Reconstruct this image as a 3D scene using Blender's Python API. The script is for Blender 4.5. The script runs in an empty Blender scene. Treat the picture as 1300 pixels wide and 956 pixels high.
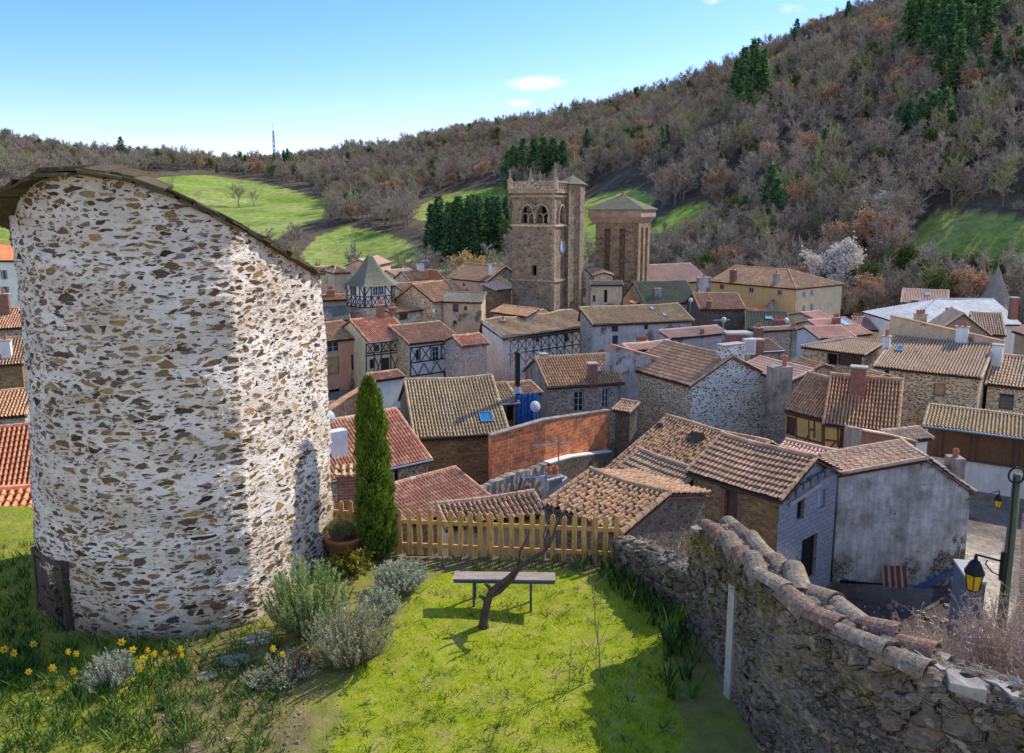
import bpy, math, random
import numpy as np
from mathutils import Vector, Matrix
random.seed(7); rng = np.random.default_rng(7)
R = math.radians
scn = bpy.context.scene
COL = scn.collection
# ------------------------------------------------------------------ camera
F, CX, CY, CAMZ = 1011.0, 650.0, 433.0, 5.9
PITCH = math.atan(168 / 1011.0)
cp, sp_ = math.cos(PITCH), math.sin(PITCH)
def ray(px, py):
    a, b = px - CX, py - CY
    return Vector((a, F * cp - b * sp_, -F * sp_ - b * cp))
def at_y(px, py, y):
    d = ray(px, py); t = y / d.y
    return Vector((d.x * t, y, CAMZ + d.z * t))
def at_z(px, py, z):
    d = ray(px, py); t = (z - CAMZ) / d.z
    return Vector((d.x * t, d.y * t, z))
def proj(x, y, z):
    z = z - CAMZ
    f = y * cp - z * sp_; u = y * sp_ + z * cp
    return CX + F * x / f, CY - F * u / f
cam = bpy.data.cameras.new('camera'); camo = bpy.data.objects.new('camera', cam); COL.objects.link(camo)
cam.sensor_width = 36; cam.lens = F / 1300 * 36; cam.shift_y = -45 / 1300
cam.clip_start = .1; cam.clip_end = 6000
camo.location = (0, 0, CAMZ); camo.rotation_euler = (R(90) - PITCH, 0, 0)
scn.camera = camo
scn.view_settings.view_transform = 'Standard'; scn.view_settings.look = 'None'
scn.view_settings.exposure = 0; scn.view_settings.gamma = 1
scn.cycles.max_bounces = 5; scn.cycles.transparent_max_bounces = 6
# ------------------------------------------------------------------ mesh builder
class MB:
    def __init__(s): s.V = []; s.Fc = []; s.n = 0
    def add(s, v, f, m=0, t=None):
        v = np.asarray(v, float).reshape(-1, 3); f = np.asarray(f, int)
        if len(f) == 0: return
        if t is None: t = np.full(len(v), .5)
        t = np.asarray(t, float); t = t if t.ndim == 2 else np.stack([t, np.full(len(t), .8)], 1)
        s.V.append((v, t)); s.Fc.append((f + s.n, m)); s.n += len(v)
    def poly(s, pts, m=0, t=.5): s.add([tuple(p) for p in pts], [list(range(len(pts)))], m, np.full(len(pts), t))
    def box(s, c, d, m=0, rz=0, M=None, t=.5, taper=1.0):
        x, y, z = d[0] / 2, d[1] / 2, d[2] / 2
        v = np.array([(-x, -y, -z), (x, -y, -z), (x, y, -z), (-x, y, -z), (-x * taper, -y * taper, z), (x * taper, -y * taper, z), (x * taper, y * taper, z), (-x * taper, y * taper, z)])
        if M is not None: v = v @ np.array(M.to_3x3()).T
        elif rz:
            c_, s_ = math.cos(rz), math.sin(rz); v = v @ np.array([[c_, s_, 0], [-s_, c_, 0], [0, 0, 1]])
        s.add(v + np.array(c), [(0, 3, 2, 1), (4, 5, 6, 7), (0, 1, 5, 4), (1, 2, 6, 5), (2, 3, 7, 6), (3, 0, 4, 7)], m, np.full(8, t))
    def box2(s, a, b, m=0, t=.5):
        a, b = np.minimum(a, b), np.maximum(a, b); s.box((np.array(a) + b) / 2, np.array(b) - a, m, t=t)
    def beam(s, p, q, w, h, m=0, up=(0, 0, 1), t=.5):
        p, q = Vector(p), Vector(q); d = (q - p); L = d.length
        if L < 1e-5: return
        d.normalize(); u = Vector(up)
        if abs(d.dot(u)) > .99: u = Vector((0, 1, 0))
        x = d.cross(u).normalized(); z = x.cross(d)
        M = Matrix((x, d, z)).transposed()
        s.box((p + q) / 2, (w, L, h), m, M=M, t=t)
    def tube(s, pts, rad, n=6, m=0, cap=True, t=.5):
        pts = [Vector(p) for p in pts]; k = len(pts)
        if not hasattr(rad, '__len__'): rad = [rad] * k
        V = []; ref = None
        for i, p in enumerate(pts):
            d = (pts[min(i + 1, k - 1)] - pts[max(i - 1, 0)]).normalized()
            if ref is None: ref = Vector((0, 0, 1)) if abs(d.z) < .9 else Vector((1, 0, 0))
            x = d.cross(ref).normalized(); y = x.cross(d).normalized(); ref = y if abs(d.dot(y)) < .9 else ref
            for j in range(n):
                a = 2 * math.pi * j / n; V.append(p + (x * math.cos(a) + y * math.sin(a)) * rad[i])
        Fq = [(i * n + j, i * n + (j + 1) % n, (i + 1) * n + (j + 1) % n, (i + 1) * n + j) for i in range(k - 1) for j in range(n)]
        b = s.n; s.add(V, Fq, m, np.full(len(V), t))
        if cap: s.Fc.append((np.array([[b + j for j in range(n)][::-1]]), m)); s.Fc.append((np.array([[b + (k - 1) * n + j for j in range(n)]]), m))
    def lathe(s, prof, c=(0, 0, 0), n=16, m=0, t=.5):
        c = np.array(c, float); k = len(prof)
        V = [(c[0] + r * math.cos(2 * math.pi * j / n), c[1] + r * math.sin(2 * math.pi * j / n), c[2] + z) for r, z in prof for j in range(n)]
        s.add(V, [(i * n + j, i * n + (j + 1) % n, (i + 1) * n + (j + 1) % n, (i + 1) * n + j) for i in range(k - 1) for j in range(n)], m, np.full(len(V), t))
    def build(s, name, mats, parent=None, loc=None, smooth=False, rotz=0, weld=False):
        me = bpy.data.meshes.new(name)
        V = np.concatenate([v for v, t in s.V]); T = np.concatenate([t for v, t in s.V])
        me.vertices.add(len(V)); me.vertices.foreach_set('co', V.astype(np.float32).ravel())
        li = []; tot = []; mi = []
        for f, m in s.Fc:
            li.append(f.ravel()); tot.append(np.full(len(f), f.shape[1])); mi.append(np.full(len(f), m))
        li = np.concatenate(li); tot = np.concatenate(tot); mi = np.concatenate(mi)
        me.loops.add(len(li)); me.loops.foreach_set('vertex_index', li.astype(np.int32))
        me.polygons.add(len(tot)); me.polygons.foreach_set('loop_start', (np.cumsum(tot) - tot).astype(np.int32))
        me.polygons.foreach_set('material_index', mi.astype(np.int32))
        me.polygons.foreach_set('use_smooth', np.full(len(tot), bool(smooth)))
        for mt in (mats if isinstance(mats, (list, tuple)) else [mats]): me.materials.append(mt)
        at = me.attributes.new('tint', 'FLOAT', 'POINT'); at.data.foreach_set('value', T[:, 0].astype(np.float32).copy())
        at = me.attributes.new('cav', 'FLOAT', 'POINT'); at.data.foreach_set('value', T[:, 1].astype(np.float32).copy())
        me.update(calc_edges=True); me.validate()
        if weld:
            import bmesh
            bm = bmesh.new(); bm.from_mesh(me); bmesh.ops.remove_doubles(bm, verts=bm.verts, dist=1e-4); bm.to_mesh(me); bm.free()
        o = bpy.data.objects.new(name, me); COL.objects.link(o)
        if parent is not None: o.parent = parent
        if loc is not None: o.location = loc
        if rotz: o.rotation_euler.z = rotz
        return o
def tag(o, label=None, cat=None, group=None, kind=None):
    if label: o['label'] = label
    if cat: o['category'] = cat
    if group: o['group'] = group
    if kind: o['kind'] = kind
    return o
def thing(name, label, cat, loc=(0, 0, 0), rz=0, group=None):
    o = bpy.data.objects.new(name, None); COL.objects.link(o); o.empty_display_size = .2
    o.location = loc; o.rotation_euler.z = rz
    return tag(o, label, cat, group)
def dup(root, loc, rz=0, sc=1, label=None, group=None):
    r = root.copy(); COL.objects.link(r); r.location = loc; r.rotation_euler.z = rz
    r.scale = (sc, sc, sc) if not hasattr(sc, '__len__') else sc
    if label: r['label'] = label
    if group: r['group'] = group
    for ch in list(root.children):
        c = ch.copy(); COL.objects.link(c); c.parent = r
        for g in list(ch.children):
            d = g.copy(); COL.objects.link(d); d.parent = c
    return r
# ------------------------------------------------------------------ materials
MATS = {}
class NT:
    def __init__(s, name):
        s.m = bpy.data.materials.new(name); s.m.use_nodes = True; s.t = s.m.node_tree; s.t.nodes.clear()
        s.out = s.n('ShaderNodeOutputMaterial'); s.b = s.n('ShaderNodeBsdfPrincipled'); s.l(s.b.outputs[0], s.out.inputs[0])
        s.b.inputs['Roughness'].default_value = .85; s.b.inputs['Specular IOR Level'].default_value = .25
        MATS[name] = s.m
    def n(s, k, **kw):
        x = s.t.nodes.new(k)
        for a, v in kw.items(): setattr(x, a, v)
        return x
    def l(s, a, b): s.t.links.new(a, b)
    def set(s, inp, v):
        if hasattr(v, 'is_linked'): s.l(v, inp)
        else: inp.default_value = v
    def coord(s, kind='Object', scale=(1, 1, 1)):
        c = s.n('ShaderNodeTexCoord'); mp = s.n('ShaderNodeMapping'); mp.inputs['Scale'].default_value = scale
        s.l(c.outputs[kind], mp.inputs[0]); return mp.outputs[0]
    def noise(s, vec, scale, detail=4, rough=.6, out='Fac'):
        x = s.n('ShaderNodeTexNoise'); s.l(vec, x.inputs['Vector']); x.inputs['Scale'].default_value = scale
        x.inputs['Detail'].default_value = detail; x.inputs['Roughness'].default_value = rough
        return x.outputs[out]
    def vor(s, vec, scale, feat='F1', out='Color', rand=1):
        x = s.n('ShaderNodeTexVoronoi', feature=feat); s.l(vec, x.inputs['Vector']); x.inputs['Scale'].default_value = scale
        x.inputs['Randomness'].default_value = rand; return x.outputs[out]
    def ramp(s, fac, stops, interp='LINEAR'):
        x = s.n('ShaderNodeValToRGB'); x.color_ramp.interpolation = interp; e = x.color_ramp.elements
        while len(e) < len(stops): e.new(.5)
        for i, (p, c) in enumerate(stops):
            e[i].position = p; e[i].color = (*c, 1) if hasattr(c, '__len__') else (c, c, c, 1)
        s.set(x.inputs[0], fac); return x.outputs[0]
    def mix(s, fac, a, b, mode='MIX'):
        x = s.n('ShaderNodeMix', data_type='RGBA', blend_type=mode)
        s.set(x.inputs[0], fac)
        for i, v in ((6, a), (7, b)): s.set(x.inputs[i], (*v, 1) if isinstance(v, tuple) and len(v) == 3 else v)
        return x.outputs[2]
    def math(s, op, a, b=0.0, clamp=False):
        x = s.n('ShaderNodeMath', operation=op, use_clamp=clamp); s.set(x.inputs[0], a); s.set(x.inputs[1], b); return x.outputs[0]
    def vadd(s, a, b, sc=1.0):
        x = s.n('ShaderNodeVectorMath', operation='MULTIPLY_ADD'); s.l(b, x.inputs[0]); x.inputs[1].default_value = (sc, sc, sc); s.l(a, x.inputs[2]); return x.outputs[0]
    def attr(s, name='tint', out='Fac'):
        x = s.n('ShaderNodeAttribute', attribute_name=name); return x.outputs[out]
    def rnd(s): return s.n('ShaderNodeObjectInfo').outputs['Random']
    def bump(s, h, st=.5, dist=.05):
        x = s.n('ShaderNodeBump'); x.inputs['Strength'].default_value = st; x.inputs['Distance'].default_value = dist
        s.l(h, x.inputs['Height']); s.l(x.outputs[0], s.b.inputs['Normal'])
    def color(s, c): s.set(s.b.inputs['Base Color'], (*c, 1) if isinstance(c, tuple) else c)
    def rough(s, r, spec=None):
        s.b.inputs['Roughness'].default_value = r
        if spec is not None: s.b.inputs['Specular IOR Level'].default_value = spec

def m_stone(name, mortar, pal, scale=4, thr=.05, flat=1.7, bump=.6, dirt=.4, var=.06, dist=.06, gain=1.55):
    mortar = tuple(min(.8, x * gain * w) for x, w in zip(mortar, (1.04, 1, .93))); pal = [tuple(x * gain * w for x, w in zip(c, (1.05, 1, .92))) for c in pal]
    k = NT(name); v0 = k.coord('Object', (1, 1, flat))
    nz = k.noise(v0, 2.6, 3, .6, 'Color'); v = k.vadd(v0, nz, .16)
    nz2 = k.noise(v0, 14, 3, .6, 'Color'); v = k.vadd(v, nz2, .045)
    ce = k.vor(v, scale, 'F1', 'Color'); de = k.vor(v, scale, 'DISTANCE_TO_EDGE', 'Distance')
    sx = k.n('ShaderNodeSeparateColor'); k.l(ce, sx.inputs[0])
    th = k.math('MULTIPLY_ADD', sx.outputs[1], var); k.t.nodes[-1].inputs[2].default_value = thr
    msk = k.math('MULTIPLY', k.math('SUBTRACT', de, th), 22, True)
    st = k.ramp(sx.outputs[0], [(i / (len(pal) - 1), c) for i, c in enumerate(pal)])
    fine = k.noise(v0, 18, 5, .7)
    st = k.mix(.7, st, k.ramp(fine, [(.25, .35), (.75, 1.45)]), 'MULTIPLY')
    mo = k.mix(.6, mortar, k.ramp(k.noise(v0, 9, 5, .7), [(.25, .6), (.7, 1.2)]), 'MULTIPLY')
    c = k.mix(msk, mo, st)
    big = k.noise(v0, .55, 5, .65)
    c = k.mix(dirt, c, k.ramp(big, [(.3, .35), (.65, 1.15)]), 'MULTIPLY')
    k.color(c)
    h = k.math('ADD', k.math('MULTIPLY', msk, .5), k.math('MULTIPLY', fine, .5)); k.bump(h, bump, dist); k.rough(.92, .15)
    return k.m
def m_plaster(name, col, dirt=.5, bump=.3, dark=None, rough=.9, gain=1.5, patch=.3):
    col = tuple(min(.82, x * gain * w) for x, w in zip(col, (1.03, 1, .94)))
    k = NT(name); v = k.coord('Object'); vs = k.coord('Object', (1.5, 1.5, .22))
    a = k.noise(v, .7, 6, .65); b = k.noise(vs, 2.2, 5, .7); f = k.noise(v, 26, 4, .7)
    dk = dark or tuple(x * .45 for x in col)
    c = k.mix(k.math('MULTIPLY', k.ramp(a, [(.4, 0.), (.72, 1.)]), dirt), col, dk)
    c = k.mix(dirt, c, k.ramp(b, [(.3, .55), (.65, 1.12)]), 'MULTIPLY')
    c = k.mix(.4, c, k.ramp(f, [(.25, .7), (.75, 1.2)]), 'MULTIPLY')
    if patch:   # places where the render has fallen off and the rubble shows
        vv = k.vadd(k.coord('Object', (1, 1, 1.9)), k.noise(v, 3, 3, .6, 'Color'), .2); ed = k.vor(vv, 4.2, 'DISTANCE_TO_EDGE', 'Distance'); ce = k.vor(vv, 4.2, 'F1', 'Color'); sx = k.n('ShaderNodeSeparateColor'); k.l(ce, sx.inputs[0])
        st = k.mix(k.math('MULTIPLY', k.math('SUBTRACT', ed, .03), 25, True), tuple(x * .6 for x in col), k.ramp(sx.outputs[0], [(0, (.08, .06, .045)), (.5, (.22, .16, .1)), (1, (.13, .11, .09))]))
        pm = k.math('ADD', k.noise(k.coord('Object', (1, 1, .8)), .45, 7, .72), k.math('MULTIPLY', f, .08)); c = k.mix(k.ramp(pm, [(.66 - patch * .15, 0.), (.69 - patch * .15, 1.)]), c, st)
    c = k.mix(dirt * .9, c, k.ramp(k.noise(v, 1.7, 8, .75), [(.3, .45), (.5, 1.), (.7, 1.15)]), 'MULTIPLY')
    k.color(c); k.bump(k.math('ADD', k.math('ADD', f, a), k.noise(v, 5, 6, .7)), bump * 1.4, .05); k.rough(rough, .15); return k.m
def m_brick(name, c1, c2, mo, scale=4, bw=.5, rh=.25, dirt=.3):
    k = NT(name); c = k.n('ShaderNodeTexCoord'); sx = k.n('ShaderNodeSeparateXYZ'); k.l(c.outputs['Object'], sx.inputs[0])
    cx = k.n('ShaderNodeCombineXYZ'); k.l(k.math('ADD', sx.outputs[0], sx.outputs[1]), cx.inputs[0]); k.l(sx.outputs[2], cx.inputs[1])
    b = k.n('ShaderNodeTexBrick'); k.l(cx.outputs[0], b.inputs['Vector']); b.inputs['Scale'].default_value = scale
    b.inputs['Color1'].default_value = (*c1, 1); b.inputs['Color2'].default_value = (*c2, 1); b.inputs['Mortar'].default_value = (*mo, 1)
    b.inputs['Brick Width'].default_value = bw; b.inputs['Row Height'].default_value = rh; b.inputs['Mortar Size'].default_value = .02
    b.inputs['Mortar Smooth'].default_value = .3
    v = c.outputs['Object']; f = k.noise(v, 7, 5, .75); g = k.noise(v, 1.1, 6, .7)
    col = k.mix(.75, b.outputs['Color'], k.ramp(f, [(.3, .4), (.7, 1.4)]), 'MULTIPLY')
    col = k.mix(k.math('MULTIPLY', k.ramp(g, [(.46, 0.), (.62, 1.)]), dirt), col, (.16, .11, .08))
    k.color(col); k.bump(k.math('SUBTRACT', k.math('MULTIPLY', f, .5), b.outputs['Fac']), .5, .03); return k.m
def m_tile(name, pal, lichen=(.22, .2, .13), la=.4, contrast=1., dark=.5, gain=1.75, chan=True, speck=False):
    pal = [tuple(min(.85, x * gain * w) for x, w in zip(c, (1.0, .975, .925))) for c in pal]; lichen = tuple(x * gain * w for x, w in zip(lichen, (1.05, .98, .8)))
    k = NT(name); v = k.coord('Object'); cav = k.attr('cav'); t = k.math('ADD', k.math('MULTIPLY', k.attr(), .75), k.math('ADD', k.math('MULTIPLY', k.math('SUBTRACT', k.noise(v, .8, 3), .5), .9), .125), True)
    c = k.ramp(t, [(i / (len(pal) - 1), x) for i, x in enumerate(pal)]); c = k.mix(1., c, k.ramp(cav, [(0., .3), (.5, .85), (1., 1.15)]), 'MULTIPLY') if chan else c  # cav multiplies painted shade and dirt into the tile channels
    a = k.noise(v, 1.3, 6, .7); f = k.noise(v, 16, 4, .75)
    c = k.mix(k.math('MULTIPLY', k.ramp(a, [(.42, 0.), (.68, 1.)]), la), c, lichen)
    c = k.mix(dark, c, k.ramp(f, [(.28, .35), (.7, 1.35)]), 'MULTIPLY')
    c = k.mix(.35, c, k.ramp(k.noise(v, .45, 4), [(.3, .55), (.7, 1.2)]), 'MULTIPLY')
    if speck:
        c = k.mix(k.ramp(k.noise(v, 34, 4, .6), [(.56, 0.), (.62, .8)]), c, (.05, .045, .04)); c = k.mix(k.ramp(k.noise(v, 19, 5, .7), [(.58, 0.), (.64, .85)]), c, (.5, .47, .4)); c = k.mix(k.ramp(k.noise(v, 4.5, 6, .75), [(.56, 0.), (.64, .9)]), c, (.13, .12, .025))
    c = k.mix(1., c, k.ramp(k.rnd(), [(0., (.82, .8, .8)), (.5, (1.05, 1.03, 1.)), (1., (1.12, 1.0, .92))]), 'MULTIPLY')
    k.color(c); k.bump(f, .4, .02); k.rough(1., .04); return k.m
def m_plain(name, col, rough=.6, metal=0, var=.25, scale=8, spec=.3):
    k = NT(name); v = k.coord('Object'); a = k.noise(v, scale, 5, .7)
    k.color(k.mix(1., col, k.ramp(a, [(.25, 1 - var), (.75, 1 + var)]), 'MULTIPLY')); k.rough(rough, spec); k.b.inputs['Metallic'].default_value = metal
    k.bump(a, .15, .01); return k.m
def m_wood(name, col, stretch=(6, 6, .6), var=.4):
    k = NT(name); v = k.coord('Object', stretch); a = k.noise(v, 5, 5, .7); b = k.noise(k.coord('Object'), 2, 3)
    c = k.mix(1., col, k.ramp(a, [(.25, 1 - var), (.75, 1 + var)]), 'MULTIPLY'); c = k.mix(.5, c, k.ramp(b, [(.3, .7), (.7, 1.2)]), 'MULTIPLY')
    k.color(c); k.bump(a, .3, .01); k.rough(.75, .2); return k.m
def m_leaf(name, pal, trans=.25, obj=0., rough=.6):
    k = NT(name); f = k.attr()
    if obj: f = k.math('ADD', k.math('MULTIPLY', f, 1 - obj), k.math('MULTIPLY', k.rnd(), obj))
    c = k.ramp(f, [(i / (len(pal) - 1), x) for i, x in enumerate(pal)])
    k.color(c); k.rough(rough, .25)
    if trans:
        tr = k.n('ShaderNodeBsdfTranslucent'); k.l(k.mix(1., c, (1.0, 1.0, .6), 'MULTIPLY'), tr.inputs[0])
        mx = k.n('ShaderNodeMixShader'); mx.inputs[0].default_value = trans; k.l(k.b.outputs[0], mx.inputs[1]); k.l(tr.outputs[0], mx.inputs[2]); k.l(mx.outputs[0], k.out.inputs[0])
    return k.m
def m_glass(name, col=(.03, .04, .05)):
    k = NT(name); k.color(col); k.rough(.06, .6); return k.m

# palettes --------------------------------------------------------
ST_BROWN = [(.07, .05, .035), (.2, .13, .075), (.13, .1, .075), (.3, .22, .13), (.1, .095, .09)]
ST_GREY = [(.1, .09, .08), (.24, .2, .16), (.16, .145, .13), (.3, .25, .2), (.12, .11, .105)]
m_stone('rubble_pale', (.56, .47, .38), ST_BROWN, 3.4, .05, 2.3, dirt=.3, var=.2); m_stone('rubble_lilac', (.6, .53, .49), [(.07, .06, .055), (.18, .13, .1), (.1, .09, .09)], 3.4, .06, 2.1, dirt=.35, var=.22)
m_stone('rubble_grey', (.36, .33, .31), ST_GREY, 3.2, .04, 1.9, dirt=.35, var=.1)
m_stone('rubble_brown', (.25, .19, .125), [(.1, .065, .035), (.24, .15, .07), (.15, .1, .06), (.3, .2, .1)], 3.6, .015, 2.3, dirt=.5, var=.03)
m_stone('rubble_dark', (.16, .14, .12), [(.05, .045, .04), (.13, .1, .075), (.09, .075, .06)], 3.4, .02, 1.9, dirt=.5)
m_stone('rubble_gold', (.5, .41, .29), [(.1, .07, .045), (.3, .21, .12), (.17, .12, .08)], 3.4, .045, 2.1, dirt=.3, var=.17)
m_stone('church_stone', (.3, .235, .165), [(.1, .072, .05), (.25, .18, .12), (.16, .125, .095), (.3, .22, .14)], 2.1, .012, 1.7, dirt=.6, var=.03, dist=.1)
m_stone('keep_stone', (.22, .165, .115), [(.09, .065, .045), (.19, .135, .095), (.14, .1, .075)], 2.2, .008, 1.8, dirt=.6, var=.03, dist=.1)
m_stone('quoin_stone', (.36, .3, .22), [(.24, .19, .135), (.34, .28, .2), (.2, .165, .13)], 2.2, .01, 1.2, dirt=.5, var=.02)
m_stone('moss_wall', (.2, .17, .13), [(.05, .05, .045), (.16, .13, .09), (.1, .095, .08), (.25, .21, .15)], 3.4, .02, 1.6, dirt=.75, bump=1., var=.05, dist=.12)
m_plaster('render_grey', (.68, .61, .55), .75, .6, (.22, .17, .13), patch=.78)
m_plaster('render_cement', (.3, .27, .24), .7, .5, (.12, .1, .085))
m_plaster('render_cream', (.56, .44, .3), .35, patch=0); m_plaster('render_white', (.62, .58, .54), .3, patch=0)
m_plaster('render_pink', (.5, .27, .18), .35); m_plaster('render_yellow', (.6, .36, .17), .25, patch=0)
m_plaster('render_orange', (.62, .36, .13), .3, patch=0); m_plaster('render_beige', (.46, .36, .25), .5)
m_plaster('render_rose', (.52, .33, .26), .35); m_plaster('render_bluegrey', (.38, .37, .38), .6, patch=.5)
m_plaster('block_cement', (.12, .13, .145), .4, patch=0)
m_brick('brick_red', (.95, .3, .085), (.6, .14, .045), (.72, .42, .26), 1.0, .5, .25, .75)
m_brick('brick_small', (.4, .11, .06), (.28, .075, .045), (.3, .22, .17), 1.0, .26, .085, .3)
m_brick('block_wall', (.36, .38, .41), (.31, .33, .37), (.24, .25, .28), 1.0, .5, .21, .1)
m_tile('tile_red', [(.26, .13, .09), (.42, .23, .16), (.34, .17, .115), (.52, .34, .24), (.4, .2, .135)], la=.25, dark=.5)
m_tile('tile_orange', [(.42, .15, .08), (.56, .22, .115), (.48, .19, .1), (.6, .3, .18)], la=.15, dark=.45)
m_tile('tile_old', [(.13, .09, .065), (.37, .23, .145), (.27, .18, .12), (.5, .27, .155), (.3, .23, .16), (.5, .37, .26)], (.27, .22, .13), .5, dark=.65)
m_tile('tile_grey', [(.22, .165, .11), (.37, .29, .195), (.31, .235, .15), (.44, .345, .23), (.29, .225, .155)], (.27, .23, .13), .5, dark=.6)
m_tile('tile_pale', [(.22, .17, .125), (.46, .37, .28), (.38, .29, .215), (.48, .33, .24), (.54, .45, .35)], (.3, .25, .16), .35, dark=.6)
m_tile('tile_pink', [(.4, .27, .21), (.5, .36, .29), (.45, .31, .25), (.54, .4, .33)], (.34, .25, .2), .35, dark=.4)
m_tile('tile_brown', [(.14, .1, .075), (.33, .225, .16), (.25, .175, .125), (.4, .255, .175), (.42, .32, .24)], (.25, .2, .13), .4, dark=.6)
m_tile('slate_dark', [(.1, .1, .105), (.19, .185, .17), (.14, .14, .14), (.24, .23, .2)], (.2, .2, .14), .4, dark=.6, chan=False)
m_tile('slate_pale', [(.3, .33, .36), (.46, .48, .5), (.38, .41, .44), (.52, .54, .55)], (.3, .31, .29), .45, dark=.6, chan=False)
m_tile('slate_keep', [(.13, .145, .115), (.25, .255, .205), (.18, .19, .15), (.32, .32, .27)], (.2, .22, .12), .5, dark=.8, chan=False, gain=1.15)
m_tile('lauze', [(.055, .05, .04), (.14, .12, .085), (.09, .08, .06), (.2, .17, .12)], (.26, .19, .06), .22, dark=.6, gain=1, chan=False)
m_plain('terracotta', (.5, .17, .075), .8); m_plain('dark_hole', (.012, .011, .011), .9, var=.1)
m_plain('zinc', (.28, .32, .38), .45, .6); m_plain('black_iron', (.015, .02, .025), .5, .3)
m_plain('white_paint', (.7, .7, .7), .5, var=.1); m_plain('frame_white', (.6, .6, .58), .55); m_plain('dish', (.5, .5, .5), .5, var=.1)
m_plain('blue_tarp', (.02, .16, .55), .5, var=.3, scale=3); m_plain('concrete', (.4, .38, .34), .85)
m_plain('sheet_red', (.2, .06, .055), .6, var=.4); m_plain('yellow_glass', (.72, .45, .01), .25, var=.3)
m_wood('timber_dark', (.085, .06, .045)); m_wood('timber_brown', (.17, .09, .045)); m_wood('shutter_brown', (.13, .07, .05)); m_wood('shutter_tan', (.5, .33, .16))
m_wood('shutter_blue', (.2, .24, .34)); m_wood('fence_wood', (.6, .34, .11), (7, 7, 1.2), .5); m_wood('plank', (.5, .47, .42), (2, 8, 8)); m_wood('pole_wood', (.13, .15, .075)); m_wood('bench_top', (.36, .29, .22), (1, 8, 8))
m_wood('bark', (.085, .06, .045), (5, 5, 1.2), .6); m_wood('bark_grey', (.2, .165, .14), (3, 3, .7), .5)
m_glass('glass_dark'); m_glass('glass_blue', (.02, .2, .42)); m_glass('glass_sky', (.3, .5, .6))
m_plain('clock_white', (.55, .62, .72), .5, var=.05); m_plain('clock_blue', (.02, .06, .3), .5)
m_stone('quoin_keep', (.36, .29, .22), [(.2, .15, .11), (.34, .27, .2), (.27, .21, .16)], 2.2, .008, 1.8, dirt=.5, var=.03)
m_plain('bench_blue', (.05, .075, .13), .5, .2); m_plain('pot_clay', (.42, .17, .07), .8); m_plain('rust', (.16, .06, .03), .8, var=.5); m_plain('board_blue', (.06, .13, .26), .6); m_plain('board_black', (.015, .015, .02), .5)
m_plain('slab_stone', (.3, .27, .23), .9, var=.5, scale=5)
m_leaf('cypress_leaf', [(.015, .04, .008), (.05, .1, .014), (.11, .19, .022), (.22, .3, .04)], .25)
m_leaf('rosemary', [(.08, .13, .03), (.2, .29, .08), (.36, .46, .17), (.52, .58, .3)], .3); m_leaf('lavender', [(.2, .19, .09), (.36, .36, .19), (.5, .5, .3), (.6, .58, .42)], .25); m_leaf('silver', [(.18, .21, .12), (.36, .41, .28), (.52, .56, .42), (.64, .67, .54)], .2)
m_leaf('spurge', [(.05, .1, .015), (.11, .19, .02), (.25, .27, .03), (.42, .3, .03), (.5, .2, .03)], .3); m_leaf('bowl_plant', [(.1, .12, .03), (.22, .24, .07), (.34, .3, .12)], .3); m_leaf('dark_leaf', [(.012, .025, .01), (.03, .05, .016), (.06, .08, .03)], .15)
m_leaf('strap_leaf', [(.018, .055, .015), (.04, .11, .02), (.1, .2, .03), (.2, .3, .06)], .3, rough=.45); m_leaf('grass_blade', [(.16, .24, .004), (.44, .56, .008), (.7, .76, .02), (.82, .7, .2)], .45)
m_leaf('daffodil_yellow', [(.8, .6, .02), (.85, .68, .05)], .3); m_leaf('daffodil_orange', [(.8, .35, .01), (.85, .42, .02)], .3); m_leaf('moss', [(.07, .07, .01), (.2, .17, .02), (.34, .25, .03)], .1); m_leaf('whip', [(.34, .24, .2), (.55, .42, .36)], 0); m_leaf('whip_bud', [(.3, .2, .13), (.5, .37, .26), (.6, .48, .36)], .2)
m_tile('cap_tile', [(.18, .145, .12), (.33, .2, .155), (.28, .24, .2), (.4, .34, .27), (.24, .185, .15), (.3, .26, .2)], (.3, .25, .09), .6, dark=.9, gain=1., chan=False, speck=True); m_tile('rubble_bits', [(.1, .08, .07), (.25, .2, .16), (.36, .3, .25)], la=.1, chan=False); m_tile('sheet_stripe', [(.16, .05, .045), (.2, .07, .06), (.55, .5, .46)], la=.1, dark=.3, chan=False)

m_leaf('litter', [(.16, .09, .04), (.34, .22, .1), (.5, .4, .2)], .1)
SKY_STRENGTH, SUN_STRENGTH = .15, 5.0
# ------------------------------------------------------------------ sky and sun
SUN_AZ, SUN_EL = R(54), R(40)
w = bpy.data.worlds.new("World"); scn.world = w; w.use_nodes = True; nt = w.node_tree
bg = nt.nodes['Background']; sky = nt.nodes.new('ShaderNodeTexSky'); sky.sky_type = 'NISHITA'; sky.sun_disc = False
sky.sun_elevation = SUN_EL; sky.sun_rotation = SUN_AZ; sky.air_density = 1.0; sky.dust_density = .35; sky.ozone_density = 2.2; sky.altitude = 600
def wn(k, **kw):
    x = nt.nodes.new(k)
    for a, v in kw.items(): setattr(x, a, v)
    return x
hs = wn('ShaderNodeHueSaturation'); hs.inputs['Hue'].default_value = .506; hs.inputs['Saturation'].default_value = 1.2; hs.inputs['Value'].default_value = 1.65
nt.links.new(sky.outputs[0], hs.inputs['Color'])
sc_ = wn('ShaderNodeSeparateColor'); nt.links.new(hs.outputs[0], sc_.inputs[0]); cc_ = wn('ShaderNodeCombineColor')
def wmath(op, a, b):
    x = wn('ShaderNodeMath', operation=op); nt.links.new(a, x.inputs[0]); x.inputs[1].default_value = b; return x.outputs[0]
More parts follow.
